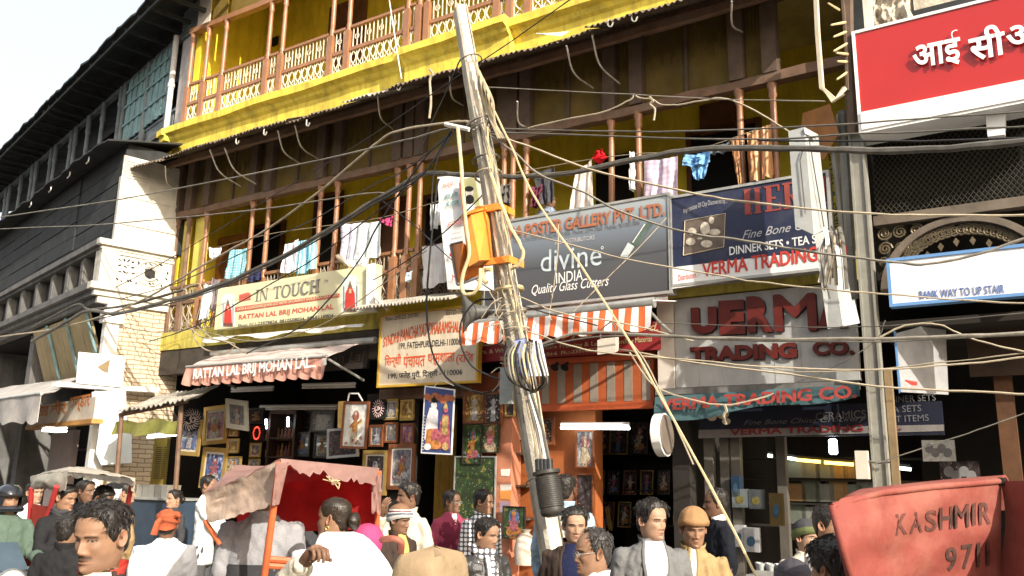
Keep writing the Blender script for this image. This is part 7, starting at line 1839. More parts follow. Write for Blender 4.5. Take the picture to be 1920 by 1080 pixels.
def hair_mat(name, col, rough=.42):
 if name in MATS: return MATS[name]
 m = bpy.data.materials.new(name); m.use_nodes = True
 n = m.node_tree.nodes; l = m.node_tree.links; b = n['Principled BSDF']
 tc = n.new('ShaderNodeTexCoord'); mp = n.new('ShaderNodeMapping'); mp.inputs['Scale'].default_value = (170, 60, 60); l.new(tc.outputs['Object'], mp.inputs[0])
 nz = n.new('ShaderNodeTexNoise'); nz.inputs['Scale'].default_value = 1.0; nz.inputs['Detail'].default_value = 5; nz.inputs['Distortion'].default_value = .8; l.new(mp.outputs[0], nz.inputs['Vector'])
 r = n.new('ShaderNodeMapRange'); r.inputs[1].default_value = .3; r.inputs[2].default_value = .7; r.inputs[3].default_value = .4; r.inputs[4].default_value = 1.9; l.new(nz.outputs[0], r.inputs[0])
 mx = n.new('ShaderNodeMixRGB'); mx.blend_type = 'MULTIPLY'; mx.inputs[0].default_value = 1; mx.inputs[1].default_value = (*col, 1); l.new(r.outputs[0], mx.inputs[2])
 l.new(mx.outputs[0], b.inputs['Base Color']); b.inputs['Roughness'].default_value = rough; b.inputs['Specular IOR Level'].default_value = .5
 bp = n.new('ShaderNodeBump'); bp.inputs['Strength'].default_value = .7; bp.inputs['Distance'].default_value = .006; l.new(nz.outputs[0], bp.inputs['Height']); l.new(bp.outputs[0], b.inputs['Normal'])
 MATS[name] = m
 return m
M_hair = hair_mat('black_hair', (0.016, 0.013, 0.011))
M_hairg = hair_mat('greying_hair', (0.035, 0.032, 0.03))
M_hairb = hair_mat('brown_black_hair', (0.022, 0.015, 0.010), .3)
def clothm(name, c, rough=.85, var=.12, coat=0.0, spec=.2, bump=.25):
 return mat('cloth_' + name, c, rough, var, 14, bump=bump, fine=70, spec=spec, coat=coat)
REMESH = []
class Body:
 """local body space: feet at z=0, facing -Y; world = M @ local"""
 pass
TORSO = [(1.485, .062, .056, .062), (1.455, .082, .064, .076), (1.425, .128, .072, .088), (1.395, .168, .084, .097), (1.35, .190, .100, .106), (1.25, .188, .120, .112), (1.12, .172, .120, .105), (1.0, .172, .116, .105), (.88, .186, .118, .115), (.78, .192, .118, .120)]
def torso_front(z, x, tor, k=1.0):
 zz = [t[0] for t in tor][::-1]
 w = np.interp(z, zz, [t[1] for t in tor][::-1]) * k; f = np.interp(z, zz, [t[2] for t in tor][::-1]) * k
 u = min(1, abs(x) / max(w, 1e-6)); return -f * (1 - u ** 2.3) ** (1 / 2.3)
def hand_mesh(m_, wrist, elbow, curl=.5, side=1, roll=0.0, s=1.0, mi=0):
 """palm and five bent fingers continuing the forearm direction"""
 W = Vector(wrist); d = (W - Vector(elbow)).normalized()
 a = Vector((0, 0, 1)) if abs(d.z) < .8 else Vector((0, -1, 0))
 x = d.cross(a).normalized(); n_ = x.cross(d).normalized()
 R = Matrix.Rotation(roll, 3, d); x = R @ x; n_ = R @ n_
 m_.tube([W - d * .05, W, W + d * .03 * s], [.027 * s, .026 * s, .03 * s], 8, mi)
 m_.tube([W, W + d * .03 * s, W + d * .07 * s, W + d * .095 * s], [.022 * s, .024 * s, .024 * s, .018 * s], 10, mi, sx=1.75)
 for k, (o, L, r) in enumerate([(-.03, .066, .0088), (-.010, .076, .0092), (.011, .071, .0090), (.031, .055, .0080)]):
  p = W + d * (.088 * s) + x * (o * s); pts = [p]; ang = 0.0
  for j, f in enumerate((.45, .32, .25)):
   ang += curl * (.75 if j == 0 else .95)
   dd = d * math.cos(ang) - n_ * math.sin(ang)
   pts.append(pts[-1] + dd * (L * f * s + .004))
  m_.tube(pts, [r * s, r * s, r * .92 * s, r * .7 * s], 7, mi)
 p = W + d * (.03 * s) + x * (-side * .036 * s); q = p + (d * .6 - x * side * .7 - n_ * .35 * curl * 2).normalized() * (.042 * s); q2 = q + (d * .9 - x * side * .1 - n_ * curl).normalized() * (.03 * s)
 m_.tube([p - d * .01, p, q, q2], [.012 * s, .0125 * s, .0105 * s, .008 * s], 7, mi)
def person(label, px, py, hh, face=0, body=None, pitch=0, tone='mid', hair='short', hmat=None, hvol=.016, hnoise=.006, top=None, shirt=None, style='jacket', open_w=.055, open_z=1.02, trousers=None, beard=0.0, mous=0.0, cap=None, pose='stand', armL=None, armR=None, glasses=False, wide=1.0, age=0.0, fem=0.0, hero=False, hem=.78, collar=None, scarf=None, floor=0.0, fat=1.0, hand_curl=.5, group=None, Y=None, stripe=None, lean=0.0, lipst=False, vest=None):
 hvol *= .75; hnoise *= .8
 Yd = Y or FPX * (.238 + (hvol * 1.25 if hair else .03)) / hh
 E_ = DP(px, py, Yd)
 dirc = -math.atan2(E_.x, E_.y)
 fw = dirc + R_(face); bw = dirc + R_(body if body is not None else face)
 if pose == 'sit':
  sc = 1.0; root = Vector((E_.x, E_.y, E_.z - 1.605)); seat = E_.z - .77
 else:
  sc = min(1.13, max(.72, (E_.z - floor) / 1.605)); root = Vector((E_.x, E_.y, E_.z - 1.605 * sc))
 Mb = Matrix.Translation(root) @ Matrix.Rotation(bw, 4, 'Z') @ Matrix.Scale(sc, 4)
 def Wl(p): return Mb @ Vector(p)
 # -- head
 n = 72 if hero else 52
 lon, x, y, z, F = head_base(n, wide, age, fem)
 nz = len(ZH)
 P = np.stack([x.ravel(), y.ravel(), z.ravel()], 1)
 yaw = fw - bw; pit = R_(pitch)
 def head_pose(P):
  wgt = smooth(-.25, -.13, P[:, 2])
  Q_ = P.copy()
  a = pit * wgt; cy, sy = np.cos(a), np.sin(a)
  yy, zz = Q_[:, 1] - .01, Q_[:, 2] + .10
  Q_[:, 1] = yy * cy + zz * (-sy) + .01; Q_[:, 2] = yy * sy + zz * cy - .10
  b_ = yaw * wgt; cz, sz = np.cos(b_), np.sin(b_)
  xx, yy = Q_[:, 0].copy(), Q_[:, 1] - .01
  Q_[:, 0] = xx * cz - yy * sz; Q_[:, 1] = xx * sz + yy * cz + .01
  return Q_
 off = np.array([0, lean, 1.605])
 def to_world(P): return [Mb @ Vector(p) for p in (head_pose(P) + off)]
 base = np.array(SKIN_TONES[tone]); T = np.tile(base, (len(P), 1))
 X, Zc, Fr = x.ravel(), z.ravel(), F.ravel()
 def mixc(wt, col):
  nonlocal T
  wt = np.clip(wt * Fr, 0, 1)[:, None]; T = T * (1 - wt) + np.array(col)[None] * wt
 mixc(.5 * (g2(X, Zc, 0, -.06, .04, .06)), base * np.array([1.08, .95, .92]))
 mixc(.75 * g2(X, Zc, 0, -.0725, .021, .0085), (0.42, .10, .09) if lipst else base * np.array([.85, .62, .62]))
 mixc(1.0 * g2(X, Zc, 0, -.0718, .023, .0018), base * .35)
 for sx in (-1, 1):
  mixc(.95 * (np.abs(X - sx * .032) < .020) * np.exp(-((Zc - (.019 - 3.2 * (X - sx * .03) ** 2 * 4)) / .0042) ** 2), (.02, .015, .012))
  mixc(.35 * g2(X, Zc, sx * .033, -.012, .018, .008), base * .62)
  eye = ((X - sx * .0325) / .0145) ** 2 + ((Zc - .0005) / .0047) ** 2
  mixc((eye < 1.25) * 1.0, (.02, .015, .012)); mixc((eye < .72) * 1.0, (.27, .22, .19))
  iris = ((X - sx * .0325) / .0062) ** 2 + ((Zc - .0005) / .006) ** 2
  mixc((iris < 1) * (eye < 1.0) * 1.0, (.018, .010, .007))
  mixc(.6 * g2(X, Zc, sx * .010, -.048, .004, .003), base * .3)
 if mous: mixc(mous * (np.exp(-((Zc + .0595) / .0075) ** 2) * (np.abs(X) < .032)), (.018, .014, .012))
 if beard: mixc(beard * smooth(-.045, -.065, Zc) * 1.0 * (1 - .8 * g2(X, Zc, 0, -.0725, .022, .008)), (.04, .032, .03))
 me = MB(); f = grid_faces(nz, n); me.add(to_world(P), f)
 me.f.append([(nz - 1) * n + k for k in range(n)]); me.m.append(0)
 cols = list(T)
 # ears
 for sx in (-1, 1):
  ev = []; ne = 14
  for j, (ra, oy) in enumerate([(1.0, .0), (1.12, .010), (1.0, .017), (.62, .012), (.15, .006)]):
   for k in range(ne):
    t = 2 * math.pi * k / ne
    ey = .012 + math.cos(t) * .0165 * ra + .006 * math.sin(t); ez = -.008 + math.sin(t) * .031 * ra * (1 if math.sin(t) > 0 else .9)
    ev.append((sx * (.0745 * wide + oy + .006 * math.cos(t)), ey, ez))
  b0 = len(me.v); me.v += to_world(np.array(ev))
  for j in range(4):
   for k in range(ne):
    q = [b0 + j * ne + k, b0 + j * ne + (k + 1) % ne, b0 + (j + 1) * ne + (k + 1) % ne, b0 + (j + 1) * ne + k]
    me.f.append(q if sx < 0 else q[::-1]); me.m.append(0)
  cols += [base * np.array([1.05, .92, .9]) * (.7 if j == 4 else 1) for j in range(5) for k in range(ne)]
 # -- limbs
 shx = .172 * fat
 Mi = Mb.inverted()
 aL, aR = [tuple(tuple(Mi @ q) if isinstance(q, Vector) else q for q in a_) if a_ else None for a_ in (armL, armR)]
 aL = aL or ((-.235, .03, 1.10), (-.245, -.06, .86)); aR = aR or ((.235, .03, 1.10), (.245, -.06, .86))
 core = MB()
 if pose == 'sit':
  dz = seat - (E_.z - 1.605)
  legs = [((sx * .09, 0, dz + .06), (sx * .11, -.42, dz + .08), (sx * .11, -.46, max(.08, dz - .36))) for sx in (-1, 1)]
 else:
  st = .16 if pose == 'walk' else 0
  legs = [((sx * .09, 0, .84), (sx * .10, -.02 - sx * st * .7, .47), (sx * .10, .03 - sx * st, .085)) for sx in (-1, 1)]
 for t_ in (TORSO,):
  for i in range(len(t_) - 1): pass
 core.tube([(0, .005, 1.40), (0, .0, 1.25), (0, 0, 1.0), (0, 0, .86 if pose != 'sit' else max(.5, dz + .05))], [.05, .085, .085, .09], 10)
 for sx, (e, w_) in ((-1, aL), (1, aR)):
  core.tube([(sx * .1, .01, 1.36), (sx * shx, .01, 1.37), e, w_], [.05, .045, .038, .026], 8)
  hand_mesh(core, w_, e, hand_curl, side=sx)
 for lg in legs: core.tube([lg[0], lg[1], lg[2]], [.075, .055, .038], 8)
 b0 = len(me.v)
 me.add([Wl(v + Vector((0, lean * smooth(np.float64(.9), np.float64(1.5), np.float64(v.z)), 0))) for v in core.v], core.f)
 cols += [base] * (len(me.v) - b0)
 o = me.build('person', M_skin, None, smooth=True, label=label, cat='person', group=group, origin=(root.x, root.y, floor))
 ca = o.data.color_attributes.new('tint', 'FLOAT_COLOR', 'POINT')
 ca.data.foreach_set('color', np.concatenate([np.array(cols), np.ones((len(cols), 1))], 1).astype('f').ravel())
 # -- hair
 if hair:
  hm = hmat or M_hair
  hn = 84 if hero else 60
  L2 = np.linspace(-math.pi, math.pi, hn, endpoint=False); Z2 = np.concatenate([np.linspace(-.11, .07, 26)[:-1], np.linspace(.07, .118, 12)])
  lo, zz = np.meshgrid(L2, Z2)
  w = pint(zz, 1) * wide; fr = pint(zz, 2); bk = pint(zz, 3); s_, c_ = np.sin(lo), np.cos(lo)
  hx = w * s_ * 1.0; hy = np.where(c_ > 0, -fr * np.abs(c_) ** .92, bk * np.abs(c_) ** .92); hx = w * np.sign(s_) * np.abs(s_) ** .9
  hl = np.interp(np.degrees(np.abs(lo)), [a for a, _ in HL[hair]], [b_ for _, b_ in HL[hair]])
  Ph = np.stack([hx.ravel(), hy.ravel(), zz.ravel()], 1)
  nn = vnoise(Ph, (28, 28, 16), px * .37, 3)
  hl = hl + .010 * nn.reshape(hl.shape)
  cov = smooth(0, .034, zz - hl).ravel()
  th = -.007 + cov * (hvol * (.75 + .55 * smooth(.02, .09, zz).ravel()) + .007) + cov * hnoise * nn + cov * hnoise * .7 * vnoise(Ph, (70, 70, 30), px * .11, 2)
  if cap: th = np.minimum(th, .006)
  nrm = Ph - np.array([0, .005, .01]); nrm /= np.linalg.norm(nrm, axis=1)[:, None]
  Ph2 = Ph + nrm * th[:, None]
  keep = cov > .001
  hb = MB(); hb.add(to_world(Ph2), grid_faces(len(Z2), hn, keep)); hb.f.append([(len(Z2) - 1) * hn + k for k in range(hn)]); hb.m.append(0)
  if not cap and hnoise > .003:
   rn = random.Random(px)
   for _ in range(800 if hero else 240):
    k = rn.randrange(len(Ph2))
    if cov[k] < .9 or Ph[k][2] < .03: continue
    p = Ph2[k]; d = np.array([rn.uniform(-.5, .5), rn.uniform(-.9, .3), rn.uniform(-1, -.1)]); d -= nrm[k] * d.dot(nrm[k]); d *= rn.uniform(.02, .045) / max(.2, np.linalg.norm(d)); lf = rn.uniform(.001, .25 * hvol + .3 * hnoise)
    pts = np.array([p - nrm[k] * .003, p + d * .5 + nrm[k] * (.002 + lf), p + d + nrm[k] * (lf * .6 - .003)])
    hb.tube(to_world(pts), [.0026, .0022, .0006], 3, cap=False)
  hb.build('hair', hm, o, smooth=True)
  if hair == 'woman':
   bb = MB(); bc = np.array([.0, .135, -.012])
   for ring in range(1):
    pr = [(.002, -.042), (.026, -.036), (.042, -.018), (.046, 0), (.042, .018), (.026, .034), (.002, .04)]
    vs = []
    for r_, h_ in pr:
     for k in range(14):
      t = 2 * math.pi * k / 14; vs.append((bc[0] + r_ * math.cos(t), bc[1] + h_ * .9, bc[2] + r_ * 1.15 * math.sin(t) - .006 * math.sin(t * 2)))
    bb.add(to_world(np.array(vs)), grid_faces(len(pr), 14))
   bb.build('bun', hm, o, smooth=True)
   er = MB()
   for sx in (-1, 1):
    t_ = to_world(np.array([(sx * .085, -.002, -.045 - .011 + .011 * math.cos(2 * math.pi * k / 10)) for k in range(11)] if False else [(sx * (.085), .004 + .010 * math.sin(2 * math.pi * k / 10), -.052 + .012 * math.cos(2 * math.pi * k / 10)) for k in range(11)])); er.tube(t_, .0022, 5)
   er.build('earring', FMAT['gold'], o)
 def shell(name, z_of, th, mats_, lo_n=48, band=None, z0=-.03, extra=None, zmax=.118, closed=True):
  """covering over the skull: z_of(deg)=lower edge, th=offset"""
  L2 = np.linspace(-math.pi, math.pi, lo_n, endpoint=False); K = 26
  vs = []; tt = []
  for i in range(K):
   u = i / (K - 1)
   for a in L2:
    zl = z_of(abs(math.degrees(a))); zt = zl + (.1179 - zl) * (1 - (1 - u) ** 1.6)
    w, fr, bk = pint(zt, 1) * wide, pint(zt, 2), pint(zt, 3); s_, c_ = math.sin(a), math.cos(a)
    p = np.array([w * np.sign(s_) * abs(s_) ** .9, -fr * abs(c_) ** .92 if c_ > 0 else bk * abs(c_) ** .92, zt])
    nr_ = p - np.array([0, .005, .0]); nr_ /= np.linalg.norm(nr_)
    t_ = th(u, a) if callable(th) else th
    vs.append(p + nr_ * t_); tt.append(u)
  m_ = MB(); Pw = to_world(np.array(vs)); m_.v = Pw
  for i in range(K - 1):
   for k in range(lo_n):
    a_, b_ = i * lo_n + k, i * lo_n + (k + 1) % lo_n
    m_.f.append([a_, b_, b_ + lo_n, a_ + lo_n]); m_.m.append(band(tt[a_]) if band else 0)
  m_.f.append([(K - 1) * lo_n + k for k in range(lo_n)]); m_.m.append(band(1) if band else 0)
  return m_.build(name, mats_, o, smooth=True)
 if cap:
  kind = cap[0]
  zo = lambda dg: np.interp(dg, [0, 50, 80, 120, 180], [.036, .032, .016, -.02, -.035])
  if kind == 'beanie':
   shell('knit_cap', zo, lambda u, a: .013 + .013 * math.exp(-((u - .12) / .16) ** 2) + .020 * u ** .5 + .0012 * math.sin(a * 40) + .006 * u ** 4, cap[1], band=(lambda u: cap[2](u)) if len(cap) > 2 else None)
  elif kind == 'turban':
   shell('turban_cap', zo, lambda u, a: .02 + .012 * math.sin(u * 9 + a), cap[1])
   for q, (z_, tl, rr) in enumerate([(.055, .25, .024), (.07, -.25, .024), (.088, .12, .022), (.05, -.05, .02)]):
    pts = [(math.sin(a) * (.088 * wide), -.094 * math.cos(a) if math.cos(a) > 0 else -.108 * math.cos(a), z_ + tl * .09 * math.sin(a + q)) for a in np.linspace(0, 2 * math.pi, 25)]
    m_ = MB(); m_.tube(to_world(np.array(pts)), rr, 8, sx=.8); m_.build('turban_wrap', cap[1], o, smooth=True)
   m_ = MB(); m_.tube(to_world(np.array([(.05, .10, .06), (.075, .125, .03), (.085, .14, -.02), (.095, .14, -.075)])), [.02, .028, .03, .034], 8, sx=.6); m_.build('turban_tail', cap[1], o, smooth=True)
   m_ = MB(); m_.tube(to_world(np.array([(-.06, .09, .08), (-.09, .12, .10), (-.11, .14, .085)])), [.02, .022, .008], 7); m_.build('turban_knot', cap[1], o, smooth=True)
  elif kind == 'helmet':
   hz0 = lambda dg: np.interp(dg, [0, 45, 70, 180], [.035, .03, -.10, -.115])
   shell('helmet_shell', hz0, lambda u, a: .034, cap[1])
   m_ = MB(); pts = [(math.sin(a) * .105, -.115 * math.cos(a), -.085 + .01 * math.cos(a)) for a in np.linspace(-1.35, 1.35, 15)]; m_.tube(to_world(np.array(pts)), [.03] * 15, 8, sx=1.2); m_.build('chin_guard', cap[1], o, smooth=True)
   m_ = MB(); pts = [(math.sin(a) * .112, -.12 * math.cos(a), .045) for a in np.linspace(-1.2, 1.2, 15)]; m_.tube(to_world(np.array(pts)), .014, 6); m_.build('visor', M_blk, o, smooth=True)
  elif kind == 'hood':
   shell('hood', lambda dg: np.interp(dg, [0, 40, 75, 100, 180], [.05, .04, -.08, -.11, -.115]), lambda u, a: .018 + .006 * math.sin(a * 5 + u * 4), cap[1], band=(lambda u: cap[2](u)) if len(cap) > 2 else None)
 if glasses:
  m_ = MB()
  for sx in (-1, 1):
   m_.tube(to_world(np.array([(sx * .034 + .022 * math.cos(t), -.103 + .02 * abs(math.cos(t)) * .2, -.004 + .015 * math.sin(t)) for t in np.linspace(0, 2 * math.pi, 15)])), .0018, 5)
   m_.tube(to_world(np.array([(sx * .056, -.10, 0), (sx * .077 * wide, -.06, .002), (sx * .080 * wide, .01, .004)])), .0016, 5)
  m_.tube(to_world(np.array([(-.012, -.106, 0), (.012, -.106, 0)])), .0016, 5)
  m_.build('spectacles', M_edge, o)
 # -- clothes (grown together by a voxel remesh later)
 def lw(v): return Wl(Vector(v) + Vector((0, lean * float(smooth(np.float64(.9), np.float64(1.5), np.float64(v[2]))), 0)))
 tor = [(z_ if z_ > 1.0 else 1.0 - (1.0 - z_) * (1.0 - hem) / .22, w_ * fat, f_ * fat ** 1.5, b_ * fat) for z_, w_, f_, b_ in TORSO]
 if pose == 'sit': tor = [(max(t[0], dz + .02 * (i)), *t[1:]) if t[0] < dz + .1 else t for i, t in enumerate(tor)]
 tm = MB(); ns = 28
 for (z_, w_, f_, b_) in tor:
  for k in range(ns):
   a = 2 * math.pi * k / ns; s_, c_ = math.sin(a), math.cos(a)
   tm.v.append(Vector((w_ * np.sign(s_) * abs(s_) ** .85, (-f_ if c_ > 0 else b_) * abs(c_) ** .85, z_)))
 for i in range(len(tor) - 1):
  for k in range(ns):
   a_, b_ = i * ns + k, i * ns + (k + 1) % ns; tm.f.append([a_, b_, b_ + ns, a_ + ns]); tm.m.append(0)
 tm.f.append(list(range(ns))[::-1]); tm.m.append(0); tm.f.append([(len(tor) - 1) * ns + k for k in range(ns)]); tm.m.append(0)
 if vest:
  vm = MB(); vm.v = [lw(Vector((v.x * 1.03, v.y * 1.05, v.z - .035 if v.z > 1.4 else v.z))) for v in tm.v]; vm.f = list(tm.f); vm.m = list(tm.m); REMESH.append((vm, 'vest', vest, o, .017 * sc, px + 1))
 for sx, (e, w_) in ((-1, aL), (1, aR)):
  e, w_ = Vector(e), Vector(w_); s_ = Vector((sx * shx, .01, 1.365))
  tm.tube([(sx * .08, .01, 1.36), s_, s_.lerp(e, .5), e, e.lerp(w_, .5), e.lerp(w_, .93)], [.06 * fat, .068 * fat, .062 * fat, .055 * fat, .05 * fat, .046 * fat], 12)
 tm.v = [lw(v) for v in tm.v]
 nm = {'jacket': 'jacket', 'kurta': 'kurta', 'sweater': 'sweater', 'shirt': 'shirt', 'coat': 'coat'}.get(style, 'jacket')
 REMESH.append((tm, nm, top, o, (.011 if hero else .017) * sc, px))
 if shirt is not None:
  m_ = MB(); K = 14
  def fn(u, v):
   z_ = 1.478 - (1.478 - open_z) * v; hw = open_w * (1 - v * .72) * (.62 + .38 * min(1, v * 6)); x_ = (u - .5) * 2 * hw
   return lw((x_, torso_front(z_, x_, tor) - .010 - .006 * math.sin(u * 3.14), z_))
  m_.grid(fn, 10, K, thick=(0, 0.001, 0)); m_.build('shirt_front', shirt, o, smooth=True)
  ed = MB()
  for sx in (-1, 1):
   pts = []
   for v in np.linspace(0, 1, 10):
    z_ = 1.478 - (1.478 - open_z) * v; x_ = sx * open_w * (1 - v * .72) * (.62 + .38 * min(1, v * 6)); pts.append(lw((x_, torso_front(z_, x_, tor) - .008, z_)))
   ed.tube(pts, [.012] * 10, 6)
  ed.build('lapel', top, o, smooth=True)
 if collar is not None or style in ('jacket', 'coat'):
  cm = MB(); cmat = collar or top
  def fc(u, v):
   a = R_(28) + (math.tau - 2 * R_(28)) * u; s_, c_ = math.sin(a), math.cos(a)
   r1 = .068 + .012 * v; fz = 1.452 + .055 * v - .045 * max(0, c_) * (1 - .3 * v)
   return lw((r1 * s_ * 1.12, -c_ * r1 + .012, fz))
  cm.grid(fc, 26, 4, thick=(0, .003, 0.004)); cm.build('collar', cmat, o, smooth=True)
 if scarf is not None:
  for q in range(2):
   m_ = MB(); m_.tube([lw((.088 * math.sin(a), -.082 * math.cos(a) + .012, 1.455 + .03 * q + .012 * math.sin(a * 3 + q) - .02 * max(0, math.cos(a)))) for a in np.linspace(0, 2 * math.pi, 22)], .024, 8); m_.build('scarf_wrap', scarf, o, smooth=True)
  m_ = MB(); m_.tube([lw((.02, -.085, 1.43)), lw((.03, -.12, 1.32)), lw((.035, -.125, 1.15)), lw((.03, -.13, 1.02))], [.02, .035, .04, .04], 8, sx=.4); m_.build('scarf_end', scarf, o, smooth=True)
 if stripe is not None:
  for zb, hgt in stripe[1]:
   m_ = MB(); ring = []
   for k in range(40):
    a = 2 * math.pi * k / 40; zz_ = [t[0] for t in tor][::-1]; w_ = np.interp(zb, zz_, [t[1] for t in tor][::-1]) + .012; f_ = np.interp(zb, zz_, [t[2] for t in tor][::-1]) + .012; b_ = np.interp(zb, zz_, [t[3] for t in tor][::-1]) + .012
    s_, c_ = math.sin(a), math.cos(a); ring.append((w_ * np.sign(s_) * abs(s_) ** .85, (-f_ if c_ > 0 else b_) * abs(c_) ** .85))
   m_.v = [lw((p[0], p[1], zb + hgt * q)) for q in (0, 1) for p in ring]
   for k in range(40): m_.f.append([k, (k + 1) % 40, (k + 1) % 40 + 40, k + 40]); m_.m.append(0)
   m_.build('chest_stripe', stripe[0], o, smooth=True)
 tr = trousers or clothm('grey_trouser', (.08, .08, .085))
 m_ = MB()
 for lg in legs: m_.tube([Wl(lg[0]), Wl(Vector(lg[0]).lerp(Vector(lg[1]), .5)), Wl(lg[1]), Wl(Vector(lg[1]).lerp(Vector(lg[2]), .5)), Wl(lg[2])], [.098 * sc, .09 * sc, .072 * sc, .068 * sc, .064 * sc], 12)
 m_.tube([Wl((-.1, 0, legs[0][0][2] + .03)), Wl((0, 0, legs[0][0][2] + .05)), Wl((.1, 0, legs[0][0][2] + .03))], [.1 * sc, .12 * sc, .1 * sc], 12)
 m_.build('trousers', tr, o, smooth=True)
 for lg in legs:
  a_ = Vector(lg[2]); b_ = MB(); gz = a_.z
  b_.tube([Wl(a_ + Vector((0, .05, -.035))), Wl(a_ + Vector((0, .0, -.03))), Wl(a_ + Vector((0, -.1, -.045))), Wl(a_ + Vector((0, -.17, -.05)))], [.04 * sc, .046 * sc, .04 * sc, .02 * sc], 10)
  b_.build('shoe', mat('black_shoe', (.02, .018, .016), .45), o, smooth=True)
 return o
def flush_remesh():
 tmp = []
 for (m_, nm, mt, par, vx, sd) in REMESH:
  me = bpy.data.meshes.new('r'); me.from_pydata(m_.v, [], m_.f); ob = bpy.data.objects.new('r', me); COL.objects.link(ob)
  md = ob.modifiers.new('r', 'REMESH'); md.mode = 'VOXEL'; md.voxel_size = vx
  ms = ob.modifiers.new('s', 'SMOOTH'); ms.factor = .5; ms.iterations = 5
  tmp.append(ob)
 bpy.context.view_layer.update(); dg = bpy.context.evaluated_depsgraph_get()
 for (m_, nm, mt, par, vx, sd), ob in zip(REMESH, tmp):
  me = bpy.data.meshes.new_from_object(ob.evaluated_get(dg))
  N = len(me.vertices); co = np.empty(N * 3, 'f'); me.vertices.foreach_get('co', co); co = co.reshape(-1, 3)
  no = np.empty(N * 3, 'f'); me.vertices.foreach_get('normal', no); no = no.reshape(-1, 3)
  rg = np.array([1 - abs(2 * abs(v) - .6) for v in vnoise(co, (9, 9, 4.5), sd, 2)])
  d = .010 * vnoise(co, (6, 6, 4), sd * .3, 2) + .017 * (rg - .62) + .004 * vnoise(co, (26, 26, 14), sd * .7, 2)
  co = co + no * (d[:, None]) + no * .004
  me.vertices.foreach_set('co', (co - np.array(WLOC[par.name])).astype('f').ravel())
  me.materials.clear(); me.materials.append(mt)
  me.polygons.foreach_set('material_index', [0] * len(me.polygons)); me.polygons.foreach_set('use_smooth', [True] * len(me.polygons)); me.update()
  o = bpy.data.objects.new(nm, me); COL.objects.link(o); o.parent = par
 for ob in tmp:
  d = ob.data; bpy.data.objects.remove(ob); bpy.data.meshes.remove(d)
# ------------------------------------------------------------------ the crowd
c_blk = clothm('black', (.018, .018, .02)); c_char = clothm('charcoal', (.045, .045, .05)); c_brn = clothm('dark_brown', (.045, .03, .024)); c_navy = clothm('navy', (.012, .016, .05))
c_wht = clothm('white', (.80, .80, .80)); c_crm = clothm('cream', (.55, .50, .41)); c_gry = clothm('mid_grey', (.15, .15, .15)); c_lgry = clothm('pale_grey', (.30, .30, .32)); c_bei = clothm('beige', (.34, .235, .115))
c_mar = clothm('maroon', (.14, .018, .04)); c_pnk = clothm('rose', (.30, .05, .095)); c_grn = clothm('sage', (.09, .13, .10)); c_ylw = clothm('mustard', (.50, .38, .12)); c_lea = clothm('black_leather', (.035, .034, .033), .38, .2, coat=.25, spec=.5, bump=.35)
c_red = clothm('scarlet', (.55, .05, .035)); c_lbl = clothm('sky_shirt', (.30, .41, .52)); c_tan = clothm('tan_knit', (.30, .17, .08)); c_jean = clothm('denim', (.10, .17, .30)); c_org = clothm('rust_turban', (.36, .09, .04)); c_wine = clothm('wine', (.10, .03, .06))
m_plaid = stripes('black_white_plaid', [(.74, .74, .74), (.10, .10, .12)], 1, 0)
def plaid_mat():
 m = bpy.data.materials.new('plaid_shirt'); m.use_nodes = True; n = m.node_tree.nodes; l = m.node_tree.links; b = n['Principled BSDF']
 tc = n.new('ShaderNodeTexCoord'); w1 = n.new('ShaderNodeTexWave'); w1.inputs['Scale'].default_value = 7; w1.bands_direction = 'Z'; w1.inputs['Distortion'].default_value = .6
 w2 = n.new('ShaderNodeTexWave'); w2.inputs['Scale'].default_value = 7; w2.bands_direction = 'X'; w2.inputs['Distortion'].default_value = .6
 for w in (w1, w2): l.new(tc.outputs['Object'], w.inputs['Vector'])
 mx = n.new('ShaderNodeMath'); mx.operation = 'MULTIPLY'; l.new(w1.outputs['Fac'], mx.inputs[0]); l.new(w2.outputs['Fac'], mx.inputs[1])
 cr = n.new('ShaderNodeValToRGB'); e = cr.color_ramp.elements; e[0].position = .08; e[0].color = (.07, .07, .09, 1); e[1].position = .22; e[1].color = (.75, .75, .76, 1); l.new(mx.outputs[0], cr.inputs[0])
 l.new(cr.outputs[0], b.inputs['Base Color']); b.inputs['Roughness'].default_value = .85
 return m
m_plaid = plaid_mat()
# far left: rickshaw passengers, rider, passers-by
person('motorcyclist in a dark helmet and sage green jacket at the left edge', 16, 938, 42, 25, 20, tone='mid', hair=None, top=c_grn, Y=8.1, style='jacket', cap=('helmet', mat('helmet_lacquer', (.02, .022, .03), .2, coat=.6)), pose='sit', armL=((-.24, -.1, 1.12), (-.22, -.42, 1.05)), armR=((.24, -.1, 1.12), (.22, -.42, 1.05)), fat=1.08)
person('person in white half hidden behind the left post of the dark rickshaw hood', 66, 924, 40, 30, Y=10.2, tone='light', hair='short', top=c_wht, style='kurta', hem=.6)
person('boy in a black jacket with cream piping sitting with folded arms under the dark hood', 121, 932, 44, 45, 35, 12, tone='mid', hair='fringe', top=c_blk, shirt=c_wht, pose='sit', Y=8.45, trousers=c_jean, scarf=c_char, armL=((-.26, -.08, 1.12), (.02, -.22, 1.10)), armR=((.26, -.06, 1.12), (.04, -.25, 1.14)))
person('man with white collar and grey sweater seen over the folded arm boy', 161, 921, 40, 50, tone='dark', hair='short', top=c_char, shirt=c_wht, style='sweater', open_w=.045, open_z=1.30)
person('child with bowed dark head under the dark rickshaw hood', 186, 932, 40, 60, pitch=25, tone='dark', hair='fringe', top=c_bei, style='jacket', pose='sit', Y=8.9)
